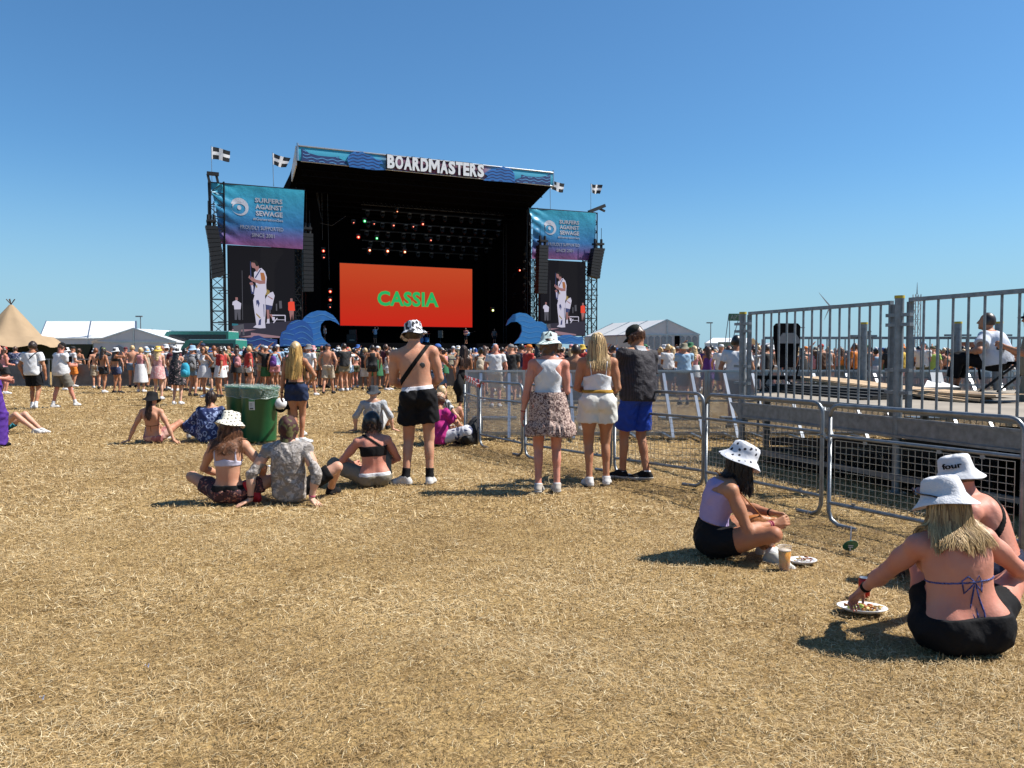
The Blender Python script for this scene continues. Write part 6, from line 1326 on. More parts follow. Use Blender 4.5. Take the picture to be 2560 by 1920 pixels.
# ------------------------------------------------------------------ 10 blonde woman in denim skirt, 11 man in front of her
f = stand(1.64, 'f', .98, 1.0, fl=(-.015, 0), fr=(.06, .09), tl=0, tr=55, neck=(-.01, 0), wl=(-.24, .02, .80), wr_=(.16, .26, 1.0), hl=(-1, -.5, 0), hr=(1, -.6, -.3), hp=-2)
f.body('person', skin(SK_TAN), .010, at_px(742, 1110), 0, 'woman with very long blonde hair and a navy denim skirt standing beside the bins')
shorts(f, 'denim_skirt', cloth('navy_denim', (.022, .035, .085)), top=.16, fr=.42, r0=.102, r1=.120, off=.012, wr=.004)
f.shell('black_waistband', BLK, ['torso'], .015, lambda c: band(c['t'], .12, .2) * f.L, .01)
f.shell('hair', H_BLD, ['head'], .012, lambda c: mx_(c['hy'] - .03, mx_(-.10 - c['hz'], -1)), .010, wr=.003)
f.hairstrands('long_hair', hairmat('golden_strands', (.24, .12, .025), (.66, .42, .14)), 1300, .55, spread=-.03, r=.0045, curl=.010, seed=2, azr=1.65, soft=3)
f.shell('bikini_string', cloth('brown_band', (.1, .05, .04)), ['torso'], .004, lambda c: np.abs(c['t'] - .52) * f.L - .007, .008); shoes(f, WHT, None); wristband(f, -1, BLK, .02, .008)
p = At(702, 1010, 13.1); t = thing('baseball_cap', 'white cap held down at the side by the long-haired blonde woman', 'cap', p, 0)
MB().mat(WHT).lathe([(.001, .09), (.05, .085), (.09, .05), (.10, 0), (.095, -.005), (.08, .04), (.001, .07)], (0, 0, 0), 24, M=Matrix.Rotation(R(60), 3, 'X')).build('crown', None, t, local=True); MB().mat(BLK).sheet(lambda i, j: Vector((math.sin((i - .5) * 2) * (.09 + .02 * j), -.02 - .0 * j, -.08 - .06 * j * (1 - (2 * i - 1) ** 2))), 8, 3).build('peak', None, t, local=True)
f = stand(1.60, 'm', .9, 1.05, fl=(-.12, 0), fr=(.12, 0), wl=(-.15, .25, 1.0), wr_=(.15, .25, 1.0), hl=(-.3, -.4, -1), hr=(.3, -.4, -1))
f.body('person', skin(SK_TAN), .013, at_px(739, 1090), 0, 'man in black shorts and black top hidden behind the long-haired blonde woman')
shorts(f, 'shorts', BLK, fr=.95, r0=.11, r1=.12, off=.012, res=.012); tee(f, 'top', BLK, res=.012, loose=.02); f.shell('hair', H_DBR, ['head'], .012, lambda c: mx_(c['hy'] - .04, -.07 - c['hz']), .012); shoes(f, W_SHOE, None, res=.012)

# ------------------------------------------------------------------ 12 seated in grey hat, striped shirt
f = seat(1.66, 'm', .95, .95, neck=(-.01, -.10, .46), al=(-.1, .55, .06), ar=(.15, .55, .06), khl=(-.3, .3, 1), khr=(.3, .3, 1), tl=(0, 1, 0), tr=(0, 1, 0), wl=(-.34, -.08, .045), wr_=(.34, -.04, .045), hl=(-1, -.6, .2), hr=(1, -.6, .2), handl=(-.9, -.2, -.2), handr=(.9, -.2, -.2), pl=(0, 0, -1), pr=(0, 0, -1), cl=.15, bend=.02)
f.body('person', skin(SK_PALE), .012, at_px(937, 1078), 0, 'person in a dark grey bucket hat and striped shirt leaning back on the hands')
tee(f, 'striped_shirt', pattern('grey_stripes', (.55, .56, .58), (.30, .31, .34), 'wave', 14, .55, axis=2, bump=.5), hem=-.2, fr=1.1, off=.018, wr=.005, loose=.02, r1=.05, res=.011)
f.hatmesh('bucket_hat', cloth('charcoal_cotton', (.05, .055, .065)), BUCKET, bw(.008, 3, 1.5, .03), tilt=-8); shorts(f, 'shorts', cloth('pale_cotton', (.6, .6, .6)), fr=.9, res=.012); shoes(f, BLK, None, res=.012)
# 13 seated in magenta
f = seat(1.62, 'f', 1.2, 1.05, neck=(.0, .02, .47), turn=-5, al=(-.1, .45, .06), ar=(.10, .36, .05), khl=(-.5, .3, 1), khr=(1, .35, .4), wl=(-.1, .38, .25), wr_=(.16, .42, .25), hl=(-1, -.4, -.2), hr=(1, -.2, -.7), hy=18, hp=-8)
f.body('person', skin(SK_TAN), .011, at_px(1094, 1112), -38, 'person in a magenta T-shirt and floral cap sitting behind the tall man')
tee(f, 'magenta_shirt', cloth('magenta_cotton', (.50, .028, .22)), hem=-.25, fr=.7, off=.02, wr=.005, loose=.035, r0=.068, r1=.078); shorts(f, 'printed_trousers', pattern('white_navy', (.7, .7, .74), (.06, .07, .15), 'blotch', 10, .58), top=.05, fr=1.8, r0=.11, r1=.075, off=.012)
f.shell('floral_cap', pattern('floral', (.65, .5, .35), (.35, .12, .06), 'blotch', 30, .52), ['head'], .014, lambda c: mx_(.02 - c['hz'] - .3 * c['hy'], -1), .009); f.shell('hair', H_BRN, ['head'], .01, lambda c: mx_(c['hy'] - .02, mx_(-.09 - c['hz'], c['hz'] - .03)), .01); shoes(f, BLK, None)
# 14 seated behind
f = seat(1.66, 'm', 1.0, 1.0, neck=(0, .0, .46), al=(-.1, .5, .06), ar=(.12, .5, .06), khl=(-.3, .3, 1), khr=(.4, .3, 1)); f.body('person', skin(SK_PALE), .013, at_px(1102, 1074), -50, 'person in a black and white shirt seated just beyond the magenta shirt')
tee(f, 'shirt', pattern('bw_cloth', (.65, .65, .66), (.05, .05, .06), 'wave', 8, .6, axis=0, dist=.05), loose=.02, res=.012); shorts(f, 'shorts', BLK, fr=.8, res=.012); f.shell('hair', H_BLD, ['head'], .013, lambda c: mx_(c['hy'] - .03, -.08 - c['hz']), .011)

# ------------------------------------------------------------------ 15 woman in lilac top, side on
f = seat(1.68, 'f', 1.06, 1.08, neck=(.0, .11, .43), al=(.13, .38, .055), ar=(-.12, .36, .05), khl=(-.6, .8, .5), khr=(.9, .5, .45), tl=(.75, .6, -.05), tr=(-.7, .6, 0), wl=(-.10, .42, .30), wr_=(.07, .40, .255), hl=(-1, -.3, -.4), hr=(.8, -.7, -.6), hy=6, hp=-32, bend=.05, hoff=(0, .075, .145), handr=(-.15, .9, .25), handl=(.3, .9, -.1), pr=(-1, 0, -.3), pl=(.5, 0, -1), cl=.8)
f.body('person', skin(SK_TAN), .007, at_px(1785, 1388), -98, 'woman in a lilac crop top and black shorts sitting cross-legged by the fence')
LIL = cloth('lilac_jersey', (.46, .36, .62)); f.shell('crop_top', LIL, ['torso'], .006, lambda c: mx_(.26 - c['t'], mx_(c['t'] - .97 - .1 * np.abs(c['x']), np.where(c['t'] > .78, np.abs(c['x']) - .115, np.where(c['t'] > .62, np.abs(c['x']) - .152, -1)))) * f.L, .006, wr=.0015)
shorts(f, 'shorts', BLK, top=.25, fr=.40, r0=.098, r1=.094, off=.012, wr=.004, res=.008)
f.hatmesh('bucket_hat', None or pattern('triangle_print', (.78, .79, .84), (.012, .012, .03), 'spots', 24, .25, dist=.03), BUCKET, bw(.006, 3, .3, .014), tilt=4, n=56)
f.shell('hair', H_BLK, ['head'], .014, lambda c: mx_(c['hy'] - .045, mx_(-.12 - c['hz'], c['hz'] - .01)), .007, wr=.002); f.hairstrands('hair_strands', S_BLK, 900, .22, spread=.0, r=.0042, curl=.006, seed=12, azr=2.2, hat=True)
for sg in (-1, 1):
    e_ = f.hc + f.HM[:, 0] * sg * .032 + f.HM[:, 1] * .083 + f.HM[:, 2] * .012; mobj('eye', MB().mat(WHT).lathe([(.001, -.011), (.011, 0), (.001, .011)], e_, 10).mesh('eye'), f.obj)
f.shell('lips', mat('lips', (.35, .08, .07), .4), ['head'], .0015, lambda c: mx_(mx_(np.abs(c['hz'] + .061) - .007, np.abs(c['hx']) - .02), .08 - c['hy']), .003)
shoes(f, cloth('canvas_shoe', (.60, .60, .56), bump=.1), W_SOLE, res=.006); socks(f, WHT, .03); wristband(f, 1, cloth('burgundy_band', (.25, .02, .06)), .025, .009); wristband(f, 1, cloth('pink_band', (.55, .12, .2)), .045, .006); wristband(f, -1, BLK, .02, .008)
f.shell('handbag', mat('orange_leather', (.50, .17, .03), .45, var=.2, bump=.2), ['zz'], 0, None, .007, [Prim('x', 'e', V3(.0, .30, .23), V3(.05, .12, .075), np.eye(3), k=.02), Prim('x', 'c', V3(0, .20, .25), V3(0, .42, .27), .03, .02, k=.02), Prim('x', 'c', V3(.02, .0, .62), V3(.05, .16, .48), .006, .006, k=.01), Prim('x', 'c', V3(.05, .16, .48), V3(.02, .33, .29), .006, .006, k=.01)], 0, parent=None, label='orange leather handbag in the lap of the woman in the lilac top', cat='handbag')

# ------------------------------------------------------------------ 16 man in white 'four' hat, side on
f = seat(1.70, 'm', 1.08, 1.0, neck=(.0, .17, .40), al=(.12, .50, .06), ar=(-.12, .58, .06), khl=(-1, .5, .35), khr=(1, .45, .5), wl=(-.18, .40, .25), wr_=(.2, .38, .22), hl=(-1, -.4, -.4), hr=(1, -.5, -.4), hy=-12, hp=-22, bend=.05, hoff=(0, .065, .15), tl=(.6, .6, 0), tr=(-.6, .6, 0))
f.body('person', skin(SK_PINK), .008, (3.06, 4.98, 0), 58, 'bare-backed man in a white bucket hat with black lettering sitting against the fence')
f.hatmesh('bucket_hat', WHT, BUCKET, bw(.006, 3, 2.2, .012), tilt=8, n=56)
T = Matrix(f.HM.tolist()); mk = MB().mat(BLK2); hc = Vector(f.hc); ang0 = R(152)
text_mb(mk, 'four', lambda a, b, t: hc + T @ (Matrix.Rotation(R(8), 3, 'X') @ Vector((math.cos(ang0 + a / .1) * (.098 + t) * .98, math.sin(ang0 + a / .1) * (.098 + t) * 1.12, .052 + b))), .105, .036, .02, .0, .006, 1.0, 3); o = mobj('hat_lettering', mk.mesh('hat_lettering'), f.obj)
shorts(f, 'shorts', cloth('navy_cotton', (.02, .025, .06)), top=.1, fr=.7, r0=.1, r1=.11, off=.012); f.shell('hair', H_BRN, ['head'], .006, lambda c: mx_(c['hy'] - .0, mx_(-.07 - c['hz'], c['hz'] - .05)), .008); shoes(f, cloth('brown_sandal', (.10, .06, .05)), None, res=.008)
f.shell('crossbody_bag', BLK2, ['torso'], .007, lambda c: mx_(np.abs((c['x'] + .06) * .8 - (c['t'] - .78) * f.L * .6) - .015, -.3 - c['t']), .007, parent=None, label='black bag strap over the shoulder of the man in the lettered hat', cat='bag')

# ------------------------------------------------------------------ 17 nearest: blonde woman in blue string bikini
f = seat(1.62, 'f', 1.40, 1.26, neck=(-.035, .05, .475), turn=4, al=(.10, .50, .06), ar=(.26, .50, .06), khl=(-.12, .3, 1), khr=(.9, .45, .5), wl=(-.30, .42, .165), wr_=(.50, .27, .26), hl=(-.6, -.8, -.5), hr=(.7, -.8, -.6), handl=(-.35, .5, -.75), pl=(.2, -.7, -.5), hy=26, hp=-24, hrl=0, bend=.03, cl=.9, hoff=(0, .05, .15))
f.body('person', skin(SK_PINK), .0065, (2.215, 3.90, 0), 2, 'blonde woman in a white bucket hat and blue string bikini eating with her back turned')
f.shell('shorts', BLK, ['torso'], .014, lambda c: mx_(c['t'] - .10 - .06 * np.abs(c['x']) * 8 * (c['y'] > 0), -3 * np.ones_like(c['t'])) * f.L, .008, hems(f, -1, .5, .122, .108) + hems(f, 1, .5, .122, .108) + [Prim('x', 'e', V3(0, -.055, .095), V3(.225, .125, .10), np.eye(3), k=.06), Prim('x', 'e', V3(.0, .03, .12), V3(.24, .12, .11), np.eye(3), k=.06)], .003)
BST = pattern('blue_cord', (.02, .03, .14), (.10, .12, .40), 'blotch', 60, .5); f.shell('bikini_string', BST, ['torso'], .0035, lambda c: np.abs(c['t'] - .485 - .05 * c['x']) * f.L - .005, .005)
def surf_pt(x, t, lift=.006):
    o = f.sp(t) + f.R * x; a = o - f.Fw * .30; lo_, hi_ = 0., .30
    for i in range(40):
        q = a + f.Fw * (i * .0075)
        if f.dist(q[None], ('torso',))[0] < lift: return Vector(q)
    return Vector(q)
mb = MB().mat(BST); s0 = (-.005, .485)
for L_ in ([(0, 0), (-.035, .03), (-.06, .01), (-.055, -.05), (-.02, -.02), (0, 0)], [(0, 0), (.02, .03), (.035, .0), (.03, -.05), (.01, -.02), (0, 0)], [(0, 0), (-.02, -.07), (-.035, -.13), (-.02, -.17), (.0, -.18)], [(0, 0), (.015, -.08), (.03, -.15), (.02, -.21), (.0, -.19), (-.005, -.12)]):
    mb.tube([surf_pt(s0[0] + a, s0[1] + b / f.L) for a, b in L_], .005, 5)
mobj('bikini_bow', mb.mesh('bikini_bow'), f.obj)
f.hatmesh('bucket_hat', cloth('white_towelling', (.80, .80, .83), bump=.35, bscale=80), [(r * 1.06 if r > .09 else r, z) for r, z in BUCKET], bw(.005, 3, 1.2, .012), tilt=9, n=64)
f.shell('hair', H_BLD, ['head'], .012, lambda c: mx_(c['hy'] - .035, mx_(-.10 - c['hz'], c['hz'] - .01)), .007, wr=.003)
f.hairstrands('long_hair', S_BLD, 3600, .37, spread=-.04, r=.0022, curl=.018, seed=14, azr=1.8, hat=True, vol=1.08, soft=5)
wristband(f, -1, BLK2, .03, .012, .005, 'smartwatch')
T = Matrix(f.HM.tolist()); hc = Vector(f.hc); mb = MB().mat(mat('tortoiseshell', (.03, .010, .008), .15)); hp_ = lambda a, z, r=.112: hc + T @ Vector((math.cos(R(a)) * r, math.sin(R(a)) * r * 1.1, z))
mb.tube([hp_(112, .088, .106), hp_(135, .075, .108), hp_(160, .055, .108), hp_(185, .035, .108), hp_(200, .018, .112)], .0045, 6)
for a in (85, 112):
    c_ = hp_(a, .085, .112); r_ = Vector((math.cos(R(a)), math.sin(R(a)), 0)); tn = T @ Vector((-math.sin(R(a)), math.cos(R(a)), 0)); up_ = T @ Vector((0, 0, 1)); mb.prism([(math.cos(k) * .026, math.sin(k) * .021) for k in [i * math.pi / 8 for i in range(16)]], lambda x, y, q: c_ + tn * x + up_ * y + (T @ r_) * q, -.003, .003)
gl = mobj('sunglasses', mb.mesh('sunglasses'), None, f.obj.location, f.obj.rotation_euler); tag(gl, 'tortoiseshell sunglasses resting on the brim of the nearest white bucket hat', 'sunglasses')
# ================================================================== CROWD
AR = []
def arche(f, res=.022):
    d = {}; hold = bpy.data.objects.new('hold', None); f.obj = hold
    def take(o): me = o.data; bpy.data.objects.remove(o); return me
    blank = bpy.data.materials['skin'] if 'skin' in bpy.data.materials else None
    pr = f.P; lo = np.min([p.lo for p in pr if not p.sub], 0) - .03; hi = np.max([p.hi for p in pr if not p.sub], 0) + .03; D, ax = field([p for p in pr if not (p.sub and res > .015)], lo, hi, res); d['body'] = surf('crowd_body', D, lo, res, blank)
    d['tee'] = take(tee(f, 't', blank, res=res, off=.018, loose=.02, wr=.006)); d['tank'] = take(f.shell('t', blank, ['torso'], .014, lambda c: mx_(.0 - c['t'], mx_(c['t'] - .96, np.where(c['t'] > .66, np.abs(c['x']) - .10, -1))) * f.L, res))
    d['bra'] = take(f.shell('t', blank, ['torso'], .014, lambda c: band(c['t'], .52, .76) * f.L, res)); d['shorts'] = take(shorts(f, 't', blank, fr=.5, r0=.1, r1=.122, off=.016, res=res, wr=.005)); d['long shorts'] = take(shorts(f, 't', blank, fr=.9, r0=.1, r1=.115, off=.016, res=res, wr=.005))
    d['skirt'] = take(skirt(f, 't', blank, 1.07, .66, (.17, .15), (.235, .22), 10, .012, parent=hold, n=28)); d['midi'] = take(skirt(f, 't', blank, 1.07, .36, (.17, .15), (.26, .25), 10, .014, parent=hold, n=28)); d['dress'] = take(skirt(f, 't', blank, 1.32, .58, (.16, .13), (.27, .25), 9, .014, parent=hold, n=28))
    d['short hair'] = take(f.shell('t', blank, ['head'], .016, lambda c: mx_(c['hy'] - .04, -.07 - c['hz']), res * .8)); 
    d['long hair'] = take(f.shell('t', blank, ['head'], .022, lambda c: mx_(c['hy'] - .03, -.11 - c['hz']), res * .8, [Prim('x', 'c', f.hc + V3(0, -.05, -.03), f.hc + V3(0, -.13, -.30), .075, .05, k=.04), Prim('x', 'c', f.hc + V3(.05, -.04, -.03), f.hc + V3(.07, -.11, -.26), .05, .03, k=.04), Prim('x', 'c', f.hc + V3(-.05, -.04, -.03), f.hc + V3(-.07, -.11, -.27), .05, .03, k=.04)], wr=.008, ws=1.5))
    d['bun'] = take(f.shell('t', blank, ['head'], .016, lambda c: mx_(c['hy'] - .03, -.08 - c['hz']), res * .8, [Prim('x', 'e', f.hc + V3(0, -.10, .06), V3(.045, .045, .045), np.eye(3), k=.02)]))
    d['bucket hat'] = take(f.hatmesh('t', blank, BUCKET, bw(.007, 3, 1, .015), n=18))
    mb = MB().mat(blank); T = Matrix(f.HM.tolist()); mb.lathe([(.001, .128), (.06, .118), (.088, .075), (.094, .03), (.08, .03)], f.hc, 16, M=T @ Matrix.Diagonal((.94, 1.1, 1))); mb.sheet(lambda i, j: Vector(f.hc) + T @ Vector((math.sin((i - .5) * 2) * .085, .08 + j * .085 * (1 - (2 * i - 1) ** 2 * .7), .034 - .02 * j)), 6, 2); d['cap'] = mb.mesh('t')
    d['footwear'] = take(f.shell('t', blank, ['foot'], .014, lambda c: c['Z'] - .10, res * .8)); d['sleeve'] = None
    d['hc'], d['HM'] = f.hc, f.HM; bpy.data.objects.remove(hold); return d
_ps = [dict(sex='f'), dict(sex='f', wl=(-.1, .25, 1.05), wr_=(.1, .25, 1.05), hl=(-.3, -.5, -1), hr=(.3, -.5, -1)), dict(sex='f', wr_=(.18, .2, 1.5), hr=(1, -.2, -.6), fl=(-.14, 0), fr=(.1, .1)), dict(sex='f', wl=(-.17, -.02, 1.0), hl=(-1, -.3, 0), fl=(-.08, .1), fr=(.12, -.1), hy=25),
       dict(sex='m', b=1.05), dict(sex='m', b=1.1, wl=(-.1, .25, 1.05), wr_=(.1, .25, 1.05), hl=(-.4, -.5, -1), hr=(.4, -.5, -1), hy=-15), dict(sex='m', wl=(-.22, .1, 1.72), hl=(-1, .2, -.2), wr_=(.1, .28, 1.3), hr=(.5, -.3, -1)), dict(sex='m', b=1.0, fl=(-.1, -.22), fr=(.12, .25), liftL=.03, wl=(-.27, .12, .9), wr_=(.27, -.06, .88))]
AR = [arche(stand(1.7, **k)) for k in _ps]
CC = {'white': (.74, .74, .76), 'black': (.012, .012, .014), 'grey': (.2, .2, .21), 'red': (.45, .03, .025), 'pink': (.68, .30, .32), 'navy': (.015, .025, .08), 'blue': (.03, .12, .42), 'pale blue': (.33, .50, .68), 'green': (.03, .17, .07), 'lime': (.42, .58, .12), 'orange': (.78, .22, .02), 'yellow': (.68, .46, .06), 'beige': (.52, .43, .32), 'olive': (.10, .10, .05), 'purple': (.13, .04, .26), 'denim': (.16, .25, .38), 'brown': (.12, .06, .035), 'burgundy': (.12, .01, .02), 'khaki': (.26, .23, .16), 'magenta': (.5, .03, .22), 'turquoise': (.03, .38, .55)}
_cm = {}
def cm(c):
    if c not in _cm: _cm[c] = mat('cloth_' + c.replace(' ', '_'), CC[c], .85, var=.10, scale=9, bump=.2, bscale=25)
    return _cm[c]
HC = {'black': H_BLK, 'brown': H_BRN, 'blonde': H_BLD, 'dark brown': H_DBR, 'ginger': mat('ginger_hair', (.28, .09, .03), .5)}
PATT = {'floral black': pattern('black_floral', (.012, .012, .016), (.45, .30, .30), 'blotch', 14, .60), 'striped navy': pattern('navy_stripes', (.62, .62, .65), (.02, .025, .05), 'wave', 5, .5, axis=2), 'pink print': pattern('pink_print', (.66, .30, .30), (.78, .55, .50), 'blotch', 12, .52), 'navy print': pattern('navy_print', (.03, .04, .11), (.42, .42, .52), 'blotch', 12, .56)}
def colr(c): return PATT[c] if c in PATT else cm(c)
def put(me, name, m, par):
    o = bpy.data.objects.new(name, me); COL.objects.link(o); o.parent = par
    o.material_slots[0].link = 'OBJECT'; o.material_slots[0].material = m; return o
def member(x, y, H, yaw, pose, top, bot, head, sk, label, group='people watching the stage', full=True, shoe=None, z=0.):
    A = AR[pose]; o = bpy.data.objects.new('person', A['body']); COL.objects.link(o); o.location = (x, y, z); o.rotation_euler = (0, 0, R(yaw)); s_ = H / 1.7; o.scale = (s_, s_, s_)
    o.material_slots[0].link = 'OBJECT'; o.material_slots[0].material = skin(sk); tag(o, label, 'person', group)
    if top: put(A[top[0]], {'tee': 't_shirt', 'tank': 'vest_top', 'bra': 'bikini_top', 'dress': 'dress'}[top[0]], colr(top[1]), o)
    if bot: put(A[bot[0]], {'shorts': 'shorts', 'long shorts': 'shorts', 'skirt': 'skirt', 'midi': 'long_skirt'}[bot[0]], colr(bot[1]), o)
    hk, hcol = head
    if hk in ('bucket hat', 'cap'): put(A[hk], hk.replace(' ', '_'), colr(hcol), o); put(A['short hair' if pose > 3 else 'long hair'], 'hair', HC[['brown', 'black', 'blonde', 'dark brown'][int(x * 7 + y * 3) % 4]], o) if (pose <= 3) else None
    elif hk: put(A[hk], 'hair', HC[hcol], o)
    if 'sunglasses' in label:
        T = Matrix(A['HM'].tolist()); gb_ = MB().mat(BLK2); hc_ = Vector(A['hc'])
        for sx in (-1, 1): gb_.box(hc_ + T @ Vector((sx * .034, .10, .012)), (.052, .02, .036))
        mobj('sunglasses', gb_.mesh('sunglasses'), o)
    if full: put(A['footwear'], 'shoe', cm(shoe or ('white' if int(x * 13) % 2 else 'black')), o)
    return o
def M(u, v, H, yaw, pose, top, bot, head, sk, label, D=None, **k):
    if D is None: q = G(u, v); x, y = q.x, q.y
    else: x, y = (u - 1280) / F * D, D
    return member(x, y, H, yaw, pose, top, bot, head, sk, label, **k)
T_, P_, W_, K_, D_ = SK_TAN, SK_PALE, SK_WARM, SK_PINK, SK_DEEP
